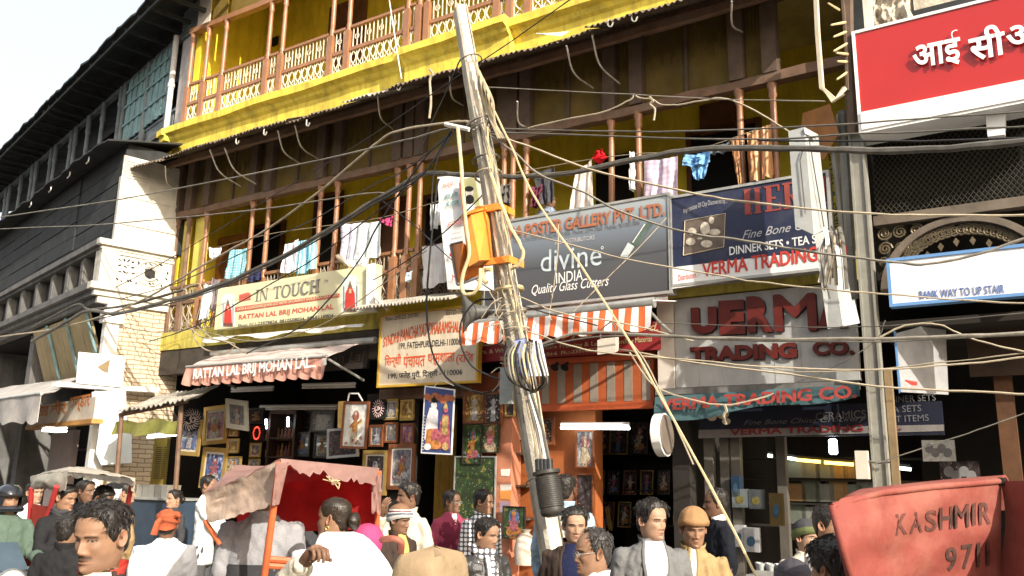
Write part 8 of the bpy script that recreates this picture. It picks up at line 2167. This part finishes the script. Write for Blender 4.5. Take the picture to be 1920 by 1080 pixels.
person('person wrapped in a black and white head cloth right under the dark hood', 210, 928, 42, 170, tone='mid', hair='short', top=c_bei, cap=('hood', [c_wht, c_blk], lambda u: 1 if u > .55 else 0), style='kurta')
person('man in a brown coat facing right past the red hood post', 237, 924, 38, 80, tone='light', hair='short', top=clothm('camel', (.28, .15, .06)), style='coat', hem=.5)
person('man in black seen from behind beside the moustached man', 127, 995, 64, 150, tone='mid', hair='short', hvol=.018, top=c_blk, style='jacket', collar=c_blk, fat=1.02)
person('moustached man in dark brown jacket and red scarf nearest the viewer', 198, 1004, 113, -42, -12, 9, tone='mid', hair='short', hvol=.017, hnoise=.006, top=c_brn, shirt=c_crm, style='jacket', open_w=.085, open_z=.95, mous=.85, beard=.25, hero=True, age=.5, collar=c_red, scarf=None, Y=3.25)
person('man in white kurta with rust turban seen from behind', 314, 985, 58, 175, tone='dark', hair='short', top=c_wht, style='kurta', hem=.45, cap=('turban', c_org), fat=1.22)
person('woman with long dark hair facing left behind the turbaned man', 326, 936, 36, -60, tone='light', hair='woman', top=c_char, style='kurta', fem=1)
person('man in white shirt standing behind the beige rickshaw curtain', 391, 910, 34, 70, tone='mid', hair='short', top=c_wht, style='kurta', hem=.6, armR=((.20, -.14, 1.12), (.12, -.34, .98)), armL=((-.20, -.14, 1.12), (-.05, -.34, .95)))
# centre rickshaw
person('broad man in pale grey striped jacket sitting with his back turned under the red hood', 497, 930, 66, 165, tone='dark', hair='short', top=c_lgry, style='jacket', pose='sit', stripe=(c_char, [(1.12, .05), (1.02, .10)]), fat=1.25, Y=5.8)
WM = person('woman in a white shawl with hair in a bun under the red hood', 628, 972, 66, -118, -160, tone='mid', hair='woman', hmat=M_hairb, hvol=.010, hnoise=.0015, top=c_wht, style='kurta', fem=1, pose='sit', fat=1.12, stripe=(c_pnk, [(1.20, .03)]), Y=5.2)
p_ = DP(636, 990, 5.15)
def shw(u, v):
 a = u * 2 * math.pi; r = .085 + .25 * v ** .62 + .030 * math.sin(a * 7 + v * 4 + 2 * fbm((u * 3, v, 1), 1.0)) * v + .012 * fbm((u * 8, v * 4, 3), 1.0)
 return p_ + Vector((.20 * v, -.04 * v, -.02)) + Vector((r * math.cos(a), r * .62 * math.sin(a), -.62 * v ** 1.25 + .02 * math.sin(a * 2 + 1) * v))
MB().grid(shw, 64, 16, thick=(0, 0, -.006)).build('shawl', c_wht, WM, smooth=True)
person('passenger face half hidden in the shade of the red hood', 569, 962, 52, 40, tone='mid', hair='short', top=c_char, style='kurta', Y=6.9)
person('person with a raised hand and cream sleeve at the bottom edge', 500, 1150, 90, 120, 120, tone='dark', hair='short', top=c_crm, style='kurta', pose='sit', Y=3.9, armR=(DP(535, 1098, 3.7), DP(576, 1050, 3.6)), hand_curl=1.0)
# centre
person('wavy haired man in cream jacket holding a hand to his mouth', 766, 931, 50, -72, -40, tone='dark', hair='fringe', hmat=M_hair, hvol=.024, hnoise=.012, top=c_crm, shirt=c_char, style='jacket', scarf=None, armL=((-.26, -.14, 1.16), (-.10, -.24, 1.45)))
person('man in a striped knit cap and dark coat over a mustard shirt', 747, 975, 54, 55, 40, 8, tone='dark', hair='short', top=c_brn, shirt=c_ylw, open_w=.08, open_z=.85, cap=('beanie', [clothm('knit_white', (.55, .53, .50)), clothm('knit_maroon', (.16, .03, .05)), clothm('knit_grey', (.10, .11, .14)), clothm('knit_tan', (.22, .12, .07))], lambda u: 0 if u < .16 else 2 if u < .28 else 0 if u < .36 else 1 if u < .42 else 0 if u < .5 else 3), style='coat', hem=.5)
person('bespectacled man in a maroon vest over rose sleeves', 847, 941, 42, 62, 30, tone='dark', hair='short', top=c_pnk, shirt=c_wht, style='sweater', open_w=.05, open_z=1.36, glasses=True, vest=c_mar)
person('man in a black and white plaid shirt by the green foil pictures', 905, 941, 45, 70, 45, 4, tone='mid', hair='short', top=m_plaid, style='shirt', collar=m_plaid, fat=1.08)
person('man in black leather jacket and check scarf looking down to the right', 909, 1001, 64, 55, 25, 10, tone='mid', hair='short', hvol=.02, hnoise=.008, top=c_lea, shirt=c_wht, open_w=.04, open_z=1.1, scarf=m_plaid, mous=.3, beard=.25, hero=True)
person('man in pale blue shirt with his back turned at the frame shop', 1060, 918, 50, 165, tone='dark', hair='short', top=c_lbl, style='shirt', collar=c_lbl, fat=1.1)
person('man in a dark brown jacket over a navy sweater facing the viewer', 1077, 985, 68, 8, -10, 4, tone='light', hair='short', hvol=.022, hnoise=.008, top=c_brn, shirt=c_navy, open_w=.10, open_z=.85, style='jacket', beard=.15, hero=True, fat=1.05)
person('balding man with spectacles looking left in the near row', 1114, 1035, 90, -72, -60, 4, tone='mid', hair='bald', hmat=M_hairg, hvol=.016, top=c_wht, style='shirt', collar=c_wht, glasses=True, beard=.12, age=.8, hero=True)
person('man in grey zip jacket and white tee looking right', 1221, 976, 74, 42, 15, 3, tone='light', hair='short', hvol=.026, hnoise=.010, top=c_gry, shirt=c_wht, open_w=.10, open_z=.85, style='jacket', beard=.12, hero=True, fat=1.1)
person('man in tan knit cap and beige zip jacket with shaded eyes', 1299, 990, 70, 12, 0, 10, tone='mid', hair='short', top=c_bei, shirt=c_wht, open_w=.035, open_z=1.05, style='jacket', cap=('beanie', c_tan), beard=.15, age=.6, hero=True)
person('dark clothed man standing in profile in the shade of the crockery shop', 1342, 943, 52, -78, -70, tone='deep', hair='receding', top=clothm('ink', (.007, .008, .013)), shirt=None, style='sweater', collar=c_wht, floor=0.0)
person('man in a two tone green knit cap and cream jacket by the right hood', 1512, 1008, 62, 48, 20, tone='light', hair='short', top=c_crm, shirt=c_lbl, open_w=.05, open_z=1.15, style='jacket', cap=('beanie', [clothm('knit_olive', (.11, .13, .05)), clothm('knit_black', (.05, .05, .055))], lambda u: 0 if u < .34 else 1), mous=.4)
person('curly black haired person facing away in front of the right hood', 1562, 1068, 118, -125, -150, tone='mid', hair='fringe', hvol=.026, hnoise=.012, top=c_char, style='jacket', hero=True)
person('person in a smooth charcoal cap at the bottom edge beside the curly head', 1488, 1098, 95, -150, tone='dark', hair='short', top=c_blk, cap=('beanie', clothm('cap_charcoal', (.06, .055, .065))), style='jacket')
person('man in a pale grey coat half hidden behind the right red hood', 1556, 985, 58, 60, tone='mid', hair='short', top=c_lgry, style='coat', Y=5.6)
# balcony
person('boy in a grey and blue jacket leaning on the balcony behind the grey sign', 1031, 378, 31, 62, 40, tone='dark', hair='short', top=clothm('grey_blue', (.25, .29, .38)), shirt=c_lbl, style='jacket', floor=4.245, Y=(G(1031, 378, -.25) - CAM).dot(FWD))
# shop keepers in the dim interiors
person('shopkeeper standing in the dim lean-to stall', 345, 880, 34, -20, tone='dark', hair='short', top=c_char, style='shirt', floor=0.0, Y=(G(345, 880, -1.0) - CAM).dot(FWD))
# red scarf of the near man and check shawl
# ------------------------------------------------------------------ cycle rickshaws
M_tanc = mat('sunbleached_tan_canvas', (0.50, 0.37, 0.29), .8, .15, 5, dirt=.4, dcol=(.62, .50, .42), bump=.3)
M_pnk = mat('bleached_pink_canvas', (0.56, 0.36, 0.32), .8, .12, 5, dirt=.3, dcol=(.5, .32, .28), bump=.3, transl=.6)
M_redl = mat('red_hood_lining', (0.72, 0.06, 0.06), .7, .2, 4, bump=.25, transl=.62)
M_rpost = mat('orange_red_tube', (0.62, 0.14, 0.05), .4, .15, 6, dirt=.3, dcol=(.3, .1, .05))
M_rpost2 = mat('crimson_tube', (0.42, 0.04, 0.04), .4, .15, 6)
M_tyre = mat('tyre_rubber', (0.02, 0.02, 0.02), .8)
M_spoke = mat('steel_spoke', (0.5, 0.5, 0.5), .3, metal=.8)
def wheel(par, c, axis, r, nm='wheel'):
 axis = Vector(axis).normalized(); x = Vector((0, 0, 1)); y = axis.cross(x).normalized()
 ring = lambda rr, k, n: c + x * (rr * math.cos(2 * math.pi * k / n)) + y * (rr * math.sin(2 * math.pi * k / n))
 m_ = MB(); m_.tube([ring(r, k, 28) for k in range(29)], .02, 7); w = m_.build(nm, M_tyre, par, smooth=True)
 m_ = MB(); m_.tube([ring(r - .03, k, 28) for k in range(29)], .01, 5); m_.build('rim', M_spoke, w)
 m_ = MB()
 for k in range(18): m_.tube([c + axis * (.02 * (-1) ** k), ring(r - .03, k, 18)], .0022, 3)
 m_.lathe(c - axis * .04, [(.02, 0), (.02, .08)], 8, axis=axis); m_.build('spokes', M_spoke, w)
def rick_body(R0, c, hd, wd, post, seatm):
 """frame, seat, floor, wheels, front fork under the hood; c: seat centre on the ground, hd: heading, wd: across"""
 up = Vector((0, 0, 1))
 def L(a, b, z): return c + hd * a + wd * b + up * z
 b = MB(); b.box(-.25, .25, -.42, .42, .70, .80, W=L); b.build('seat', seatm, R0, smooth=False)
 b = MB(); b.box(-.42, -.37, -.42, .42, .80, 1.02, W=L); b.build('seat_back', seatm, R0)
 b = MB(); b.box(.0, .75, -.38, .38, .40, .44, W=L); b.build('footboard', M_dkwood, R0)
 b = MB()
 for s in (-1, 1):
  b.tube([L(-.3, s * .40, .42), L(.75, s * .36, .40), L(1.5, s * .05, .55), L(1.75, 0, .95)], .02, 7); b.tube([L(-.28, s * .42, .42), L(-.28, s * .42, 1.1)], .018, 6)
 b.tube([L(1.75, 0, 1.0), L(1.95, 0, .36)], .018, 6); b.tube([L(1.35, 0, .45), L(1.3, 0, .9)], .016, 6); b.tube([L(-.05, -.5, .36), L(-.05, .5, .36)], .02, 6)
 b.build('chassis', post, R0, smooth=True)
 b = MB(); b.tube([L(1.68, -.32, 1.05), L(1.78, -.1, 1.02), L(1.78, .1, 1.02), L(1.68, .32, 1.05)], .014, 6); b.build('handlebar', M_spoke, R0)
 b = MB(); b.tube([L(1.2, 0, .93), L(1.42, 0, .94)], [.09, .03], 8, sx=.7); b.build('saddle', M_tyre, R0)
 for s in (-1, 1): wheel(R0, L(-.05, s * .5, .36), wd, .34)
 wheel(R0, L(1.95, 0, .34), wd, .32)
def sheet(par, name, A, B, C, D, m, th, nu=18, nv=10, sag=.03, sd=0, smooth_=True, nrm=None, fray=0.0):
 """cloth between corners A(0,0) B(1,0) C(1,1) D(0,1)"""
 nrm = nrm or (B - A).cross(D - A).normalized()
 def fn(u, v):
  p = A.lerp(B, u).lerp(D.lerp(C, u), v)
  k = math.sin(math.pi * u) * math.sin(math.pi * v)
  p = p + nrm * (-sag * k + .012 * fbm((u * 5 + sd, v * 5, sd), 1.0) + .006 * math.sin(u * 19 + v * 7 + sd))
  if fray: p = p + Vector((0, 0, -fray * v * (.5 + fbm((u * 11, sd, 0), 1.0))))
  return p
 return MB().grid(fn, nu, nv, thick=nrm * -th).build(name, m, par, smooth=smooth_)
# --- centre rickshaw
A = DP(526, 866, 5.15); B = DP(711, 883, 5.95); D4 = DP(440, 876, 6.5); C4 = DP(383, 928, 5.6)
RC = thing('cycle_rickshaw', 'cycle rickshaw with faded red lined canvas hood and orange posts, in the centre', 'cycle rickshaw', Vector((-1.25, 5.9, 0)))
rick_body(RC, Vector((-1.45, 5.95, 0)), Vector((.93, -.35, 0)).normalized(), Vector((.35, .93, 0)).normalized(), M_rpost, mat('pink_seat_vinyl', (0.50, 0.10, 0.18), .5))
up = Vector((0, 0, 1))
sheet(RC, 'hood_cover', A + up * .012, B + up * .012, D4 + up * .012, C4 + up * .012, M_pnk, .006, 24, 16, .02, 1, nrm=up)
sheet(RC, 'hood_lining', A - up * .03 + (B - A) * .03, B - up * .02, D4 - up * .02, C4 - up * .05 + (B - A) * .05, M_redl, .006, 24, 16, .03, 2, nrm=up)
sheet(RC, 'side_curtain', C4 + up * .01, A + up * .01, DP(514, 945, 5.12), DP(389, 979, 5.55), M_tanc, .008, 30, 12, .03, 3, nrm=Vector((-.2, -1, 0)).normalized(), fray=.02)
Bb = DP(706, 992, 5.98); Db = DP(445, 1000, 6.5)
sheet(RC, 'far_side_panel', B, D4, Db, Bb, M_redl, .008, 24, 12, .05, 4, nrm=Vector((-.3, -1, 0)).normalized())
# rolled front edge with hanging pale valance
sheet(RC, 'front_valance', A + up * .02, B + up * .02, DP(706, 901, 5.9), DP(530, 869, 5.1), M_pnk, .008, 30, 4, .0, 6, nrm=Vector((.3, -.9, 0)).normalized(), fray=.06)
sheet(RC, 'post_sleeve', DP(518, 868, 5.08), DP(541, 866, 5.12), DP(523, 946, 5.12), DP(510, 948, 5.08), M_pnk, .03, 5, 12, .0, 8, nrm=Vector((.2, -1, 0)).normalized())
sheet(RC, 'far_post_sleeve', DP(697, 895, 5.9), DP(716, 890, 5.9), DP(714, 958, 5.9), DP(697, 955, 5.9), M_pnk, .03, 5, 12, .0, 9, nrm=Vector((.2, -1, 0)).normalized(), fray=.05)
for (p, q, r_) in [((524, 868, 5.12), (494, 1095, 5.2), .022), ((711, 884, 5.95), (706, 1000, 6.0), .02), ((384, 976, 5.58), (412, 1020, 5.6), .016), ((474, 965, 6.2), (466, 1030, 6.2), .016)]:
 m_ = MB(); m_.tube([DP(*p), DP((p[0] + q[0]) / 2, (p[1] + q[1]) / 2, (p[2] + q[2]) / 2), DP(*q)], r_, 9); m_.build('hood_post', M_rpost, RC, smooth=True)
m_ = MB(); m_.tube([DP(526, 874, 5.2), DP(620, 879, 5.55), DP(709, 890, 5.97)], .014, 8); m_.build('hood_bow', M_rpost, RC, smooth=True)
m_ = MB()
for y in (1048, 1060): m_.tube([DP(500, y, 5.2), DP(580, y + 6, 5.3)], .02, 7)
m_.build('arm_rail', M_rpost, RC, smooth=True)
m_ = MB()
random.seed(2)
for k in range(10): m_.tube(curve([DP(625, 900, 5.4), DP(625 + random.uniform(-14, 14), 900 + random.uniform(-8, 8), 5.35), DP(625 + random.uniform(-22, 22), 905 + random.uniform(-8, 12), 5.3)], 3), .003, 4)
m_.build('straw_tuft', M_cab4, RC)
m_ = MB(); m_.tube(curve([DP(716, 1012, 5.2), DP(735, 1010, 5.1), DP(752, 1016, 5.1), DP(752, 1036, 5.15)], 5), .02, 8); m_.build('side_handle', mat('rust_red_rail', (0.36, 0.12, 0.08), .6), RC, smooth=True)
# pink bundle beside the woman
m_ = MB(); m_.lathe(DP(688, 1012, 5.9), [(.02, -.1), (.10, -.08), (.12, .02), (.08, .09), (.02, .11)], 12); m_.build('bundle', mat('hot_pink_cloth', (0.42, 0.05, 0.15), .8), None, smooth=True, label='hot pink cloth bundle beside the woman with the bun', cat='bundle')
# --- dark hooded rickshaw, left
A = DP(127, 884, 8.3); B = DP(253, 897, 9.0); D4 = DP(76, 879, 9.5); C4 = DP(57, 902, 8.9)
RL_ = thing('cycle_rickshaw', 'cycle rickshaw with black vinyl hood and crimson posts, leftmost', 'cycle rickshaw', Vector((-4.6, 9.0, 0)))
rick_body(RL_, Vector((-4.85, 9.1, 0)), Vector((.93, -.35, 0)).normalized(), Vector((.35, .93, 0)).normalized(), M_rpost2, mat('crimson_vinyl', (0.22, 0.03, 0.022), .5))
M_bvin = mat('black_dusty_vinyl', (0.06, 0.055, 0.05), .5, .3, 4, dirt=.6, dcol=(.42, .38, .30))
M_bvt = mat('grey_dusty_vinyl', (0.36, 0.33, 0.28), .55, .25, 5, dirt=.5, dcol=(.2, .18, .14))
sheet(RL_, 'hood_cover', A + up * .012, B + up * .012, D4 + (B - A) * .55 + up * .0, C4 + up * .06, M_bvt, .012, 24, 14, -.07, 11, nrm=up)
sheet(RL_, 'hood_lining', A - up * .012, B - up * .012, D4 + (B - A) * .55 - up * .02, C4 + up * .03, M_bvin, .01, 24, 14, -.06, 12, nrm=up)
sheet(RL_, 'side_curtain', C4 + up * .05, A + up * .01, DP(122, 916, 8.25), DP(57, 914, 8.85), M_bvt, .01, 20, 8, -.05, 13, nrm=Vector((-.2, -1, 0)).normalized(), fray=.03)
sheet(RL_, 'front_valance', A, B, DP(252, 906, 8.95), DP(127, 890, 8.25), M_bvin, .01, 24, 3, .0, 14, nrm=Vector((.3, -.9, 0)).normalized(), fray=.03)
sheet(RL_, 'corner_flap', DP(244, 896, 8.95), DP(254, 896, 8.98), DP(252, 924, 8.98), DP(246, 920, 8.95), M_bvt, .02, 4, 6, .0, 15, nrm=Vector((.3, -.9, 0)).normalized())
for (p, q) in [((106, 912, 8.3), (74, 1022, 8.5)), ((59, 915, 8.8), (52, 1045, 8.9)), ((247, 905, 8.95), (237, 960, 9.2))]:
 m_ = MB(); m_.tube([DP(*p), DP(*q)], .026, 8); m_.build('hood_post', M_rpost2, RL_, smooth=True)
m_ = MB(); m_.prism([DP(60, 945, 8.75), DP(88, 950, 8.7), DP(72, 1050, 8.7), DP(52, 1040, 8.75)], Vector((.01, .03, 0))); m_.build('side_board', mat('crimson_vinyl', (0.22, 0.03, 0.022), .5), RL_)
m_ = MB(); m_.prism([DP(56, 1028, 8.4), DP(88, 1050, 8.4), DP(90, 1085, 8.4), DP(56, 1078, 8.4)], Vector((.01, .03, 0))); m_.build('front_board', M_rpost2, RL_)
# --- big red hood in the lower right corner
RR = thing('cycle_rickshaw', 'cycle rickshaw with big dusty red hood lettered in black, cropped by the right edge', 'cycle rickshaw', DP(1800, 1300, 3.3) * 1.0)
WLOC[RR.name] = Vector((1.75, 3.5, 0)); RR.location = (1.75, 3.5, 0)
rick_body(RR, Vector((1.75, 3.75, 0)), Vector((.6, .8, 0)).normalized(), Vector((.8, -.6, 0)).normalized(), M_rpost2, M_redl)
M_rhood = mat('dusty_red_canvas', (0.235, 0.055, 0.042), .75, .15, 3, dirt=.55, dcol=(.36, .16, .115), bump=.35)
def dpt(x): return 2.95 + .55 * (x - 1560) / 315.0
def hood(u, v):
 x = 1560 + 316 * u; yt = 936 - 34 * u - 3 * math.sin(u * 3.14) + 14 * max(0, .06 - u) / .06; yb = 1180
 y = yt + (yb - yt) * v
 x2 = x + (60 * v if u < .02 else 60 * v * (1 - u) ** 3)
 p = DP(x2, y, dpt(x) + .05 * (1 - v) ** 6 - .04 * math.sin(v * 5 + u * 3) * (1 - u) + .010 * fbm((u * 3, v * 3, 3), 1.2) + .014 * math.sin(9 * (u * .8 + v * 1.6) + 2 * fbm((u * 2, v * 2, 8), 1.0)) * min(1, v * 6))
 return p
MB().grid(hood, 36, 24, thick=Vector((.02, .03, 0))).build('back_panel', M_rhood, RR, smooth=True)
e1, e2 = hood(1, 0), hood(1, 1)
def hood2(u, v):
 p = e1.lerp(e2, v); return p + Vector((.22, -.97, 0)) * (u * 1.1) + up * (.02 * u) + Vector((.02 * math.sin(v * 6 + u * 4), 0, 0))
MB().grid(hood2, 10, 16, thick=Vector((.02, .02, 0))).build('side_panel', M_rhood, RR, smooth=True)
def hood3(u, v):
 p = hood(u, 0); return p + Vector((.55, .85, 0)) * (v * .95) + up * (.05 * math.sin(v * 3.14) - .12 * v * v)
MB().grid(hood3, 24, 8, thick=up * -.01).build('hood_top', M_rhood, RR, smooth=True)
m_ = MB(); m_.tube([hood(0, 0) + up * .0, hood(.3, 0), hood(.6, 0), hood(1, 0)], .013, 8); m_.tube([hood(0, t) for t in (0, .12, .25, .4, .6)], .014, 8); m_.build('hood_hem', M_rhood, RR, smooth=True)
m_ = MB(); m_.lathe(e1 + up * -.02, [(.012, 0), (.02, .01), (.02, .03), (.008, .035)], 8); m_.build('hood_knob', M_blk, RR)
M_ink = mat('worn_black_paint', (0.06, 0.03, 0.024), .8, .6, 14, dirt=1.0, dcol=(.22, .065, .05))
def Wh(x, y, d):
 u = (x - 1560) / 316; yt = 936 - 34 * u - 3 * math.sin(u * 3.14); v = (y - yt) / (1180 - yt)
 for _ in range(4): u = (x - 60 * v * (1 - u) ** 3 - 1560) / 316
 p = hood(u, v); return p + (CAM - p).normalized() * .006
for ch, x0, x1, yb, hh in [('K', 1680, 1702, 1004, 40), ('A', 1706, 1730, 1001, 40), ('S', 1735, 1757, 998, 40), ('H', 1762, 1786, 994, 42), ('M', 1790, 1816, 990, 42), ('I', 1823, 1830, 987, 42), ('R', 1836, 1858, 985, 42)]:
 text(ch, (x0, yb), (x1, yb - 3), hh, RR, M_ink, bold=.02, W=Wh, d=0, depth=.002, surf=Wh)
for ch, x0, x1, yb, hh in [('9', 1773, 1794, 1073, 46), ('7', 1803, 1824, 1068, 46), ('1', 1832, 1838, 1065, 46), ('1', 1850, 1856, 1062, 46)]:
 text(ch, (x0, yb), (x1, yb - 3), hh, RR, M_ink, bold=.02, W=Wh, d=0, depth=.002, surf=Wh)
# ------------------------------------------------------------------ motorcycle at the left edge
MC = thing('motorcycle', 'dark blue motorcycle with a chrome headlamp under the helmeted rider', 'motorcycle', Vector((-4.6, 7.9, 0)))
hd = Vector((.75, -.66, 0)).normalized(); wd = Vector((.66, .75, 0)); cM = Vector((-4.6, 7.9, 0))
def LM(a, b, z): return cM + hd * a + wd * b + up * z
M_mblue = mat('dark_blue_lacquer', (0.02, 0.035, 0.09), .25, .1, 4, coat=.5)
wheel(MC, LM(.72, 0, .31), wd, .29); wheel(MC, LM(-.62, 0, .31), wd, .29)
b = MB(); b.tube([LM(-.1, 0, .82), LM(.1, 0, .9), LM(.35, 0, .9), LM(.5, 0, .84)], [.08, .13, .14, .08], 12); b.build('fuel_tank', M_mblue, MC, smooth=True)
b = MB(); b.tube([LM(-.7, 0, .82), LM(-.3, 0, .80), LM(-.05, 0, .80)], [.08, .11, .10], 10, sx=1.3); b.build('saddle', M_tyre, MC, smooth=True)
b = MB(); b.tube([LM(.42, 0, .95), LM(.55, 0, .75), LM(.72, 0, .31)], .03, 8); b.tube([LM(-.6, 0, .6), LM(0, 0, .45), LM(.4, 0, .55), LM(.45, 0, .85)], .03, 8); b.lathe(LM(.05, 0, .28), [(.12, 0), (.16, .05), (.16, .25), (.1, .32)], 10); b.build('frame', M_cab3, MC, smooth=True)
b = MB(); b.tube([LM(.30, -.36, 1.0), LM(.42, -.15, 1.02), LM(.42, .15, 1.02), LM(.30, .36, 1.0)], .015, 6); b.build('handlebar', M_spoke, MC)
b = MB(); b.lathe(LM(.50, 0, .92), [(.05, 0), (.11, .05), (.125, .14), (.12, .15)], 18, axis=hd); HLm = b.build('headlamp', M_spoke, MC, smooth=True)
b = MB(); b.lathe(LM(.648, 0, .92), [(.11, 0), (.09, .02), (.02, .035)], 18, axis=hd); b.build('lens', mat('lamp_glass', (0.5, 0.52, 0.5), .1, coat=1.0), HLm, smooth=True)
def ws(u, v): return LM(.56 - .16 * v, (u - .5) * .30 * (1 - .4 * v), 1.02 + .22 * v)
MB().grid(ws, 8, 6, thick=hd * .006).build('windscreen', mat('smoked_screen', (0.05, 0.075, 0.10), .35, coat=.1), MC, smooth=True)
b = MB(); b.tube([LM(.36, -.30, 1.0), LM(.34, -.36, 1.15)], .006, 5); b.lathe(LM(.33, -.37, 1.16), [(.02, 0), (.06, .01), (.06, .02)], 12, axis=-hd); b.build('mirror', M_cab3, MC)
# ------------------------------------------------------------------ tan wrapped load on a handcart
m_ = MB()
def bale(u, v):
 d0, d1 = .62, 1.47
 a = u * 2 * math.pi; w = (1 - (abs(2 * v - 1)) ** 6) ** .25 if 0 < v < 1 else 0
 cx = np.sign(math.cos(a)) * abs(math.cos(a)) ** .45; cy = np.sign(math.sin(a)) * abs(math.sin(a)) ** .45
 p = Vector((-.42, 5.0, d0 + (d1 - d0) * v)) + Vector((.94, -.34, 0)) * (.155 * cx * w) + Vector((.34, .94, 0)) * (.27 * cy * w)
 return p + Vector((1, 1, 1)) * (.012 * fbm((u * 9, v * 6, 2), 1.0))
m_.grid(bale, 48, 24); BL = m_.build('wrapped_bale', mat('tan_wrapping', (0.29, 0.205, 0.12), .75, .12, 4, dirt=.35, dcol=(.46, .36, .23), bump=.4), None, smooth=True, label='tan wrapped bale riding on a handcart beside the leather jacket man', cat='bale')
m_ = MB()
for k in range(3): m_.tube(curve([DP(818 + 3 * k, 1040 + 2 * k, 4.75), DP(815 - 2 * k, 1062, 4.74), DP(812, 1090, 4.75)], 4), .005, 4)
m_.build('tie_cord', M_cab2, BL)
HC = thing('handcart', 'flat wooden handcart carrying the tan wrapped bale', 'handcart', Vector((-.42, 5.0, 0)))
def LH(a, b, z): return Vector((-.42, 5.0, 0)) + Vector((.94, -.34, 0)) * a + Vector((.34, .94, 0)) * b + up * z
b = MB(); b.box(-.3, .3, -.32, .32, .56, .615, W=LH); b.build('deck', M_dkwood, HC)
b = MB()
for s in (-1, 1): b.tube([LH(.28, s * .25, .58), LH(.8, s * .25, .75)], .022, 7)
b.build('shaft', M_dkwood, HC)
for s in (-1, 1): wheel(HC, LH(0, s * .36, .30), Vector((.34, .94, 0)), .28)
flush_text()
flush_remesh()
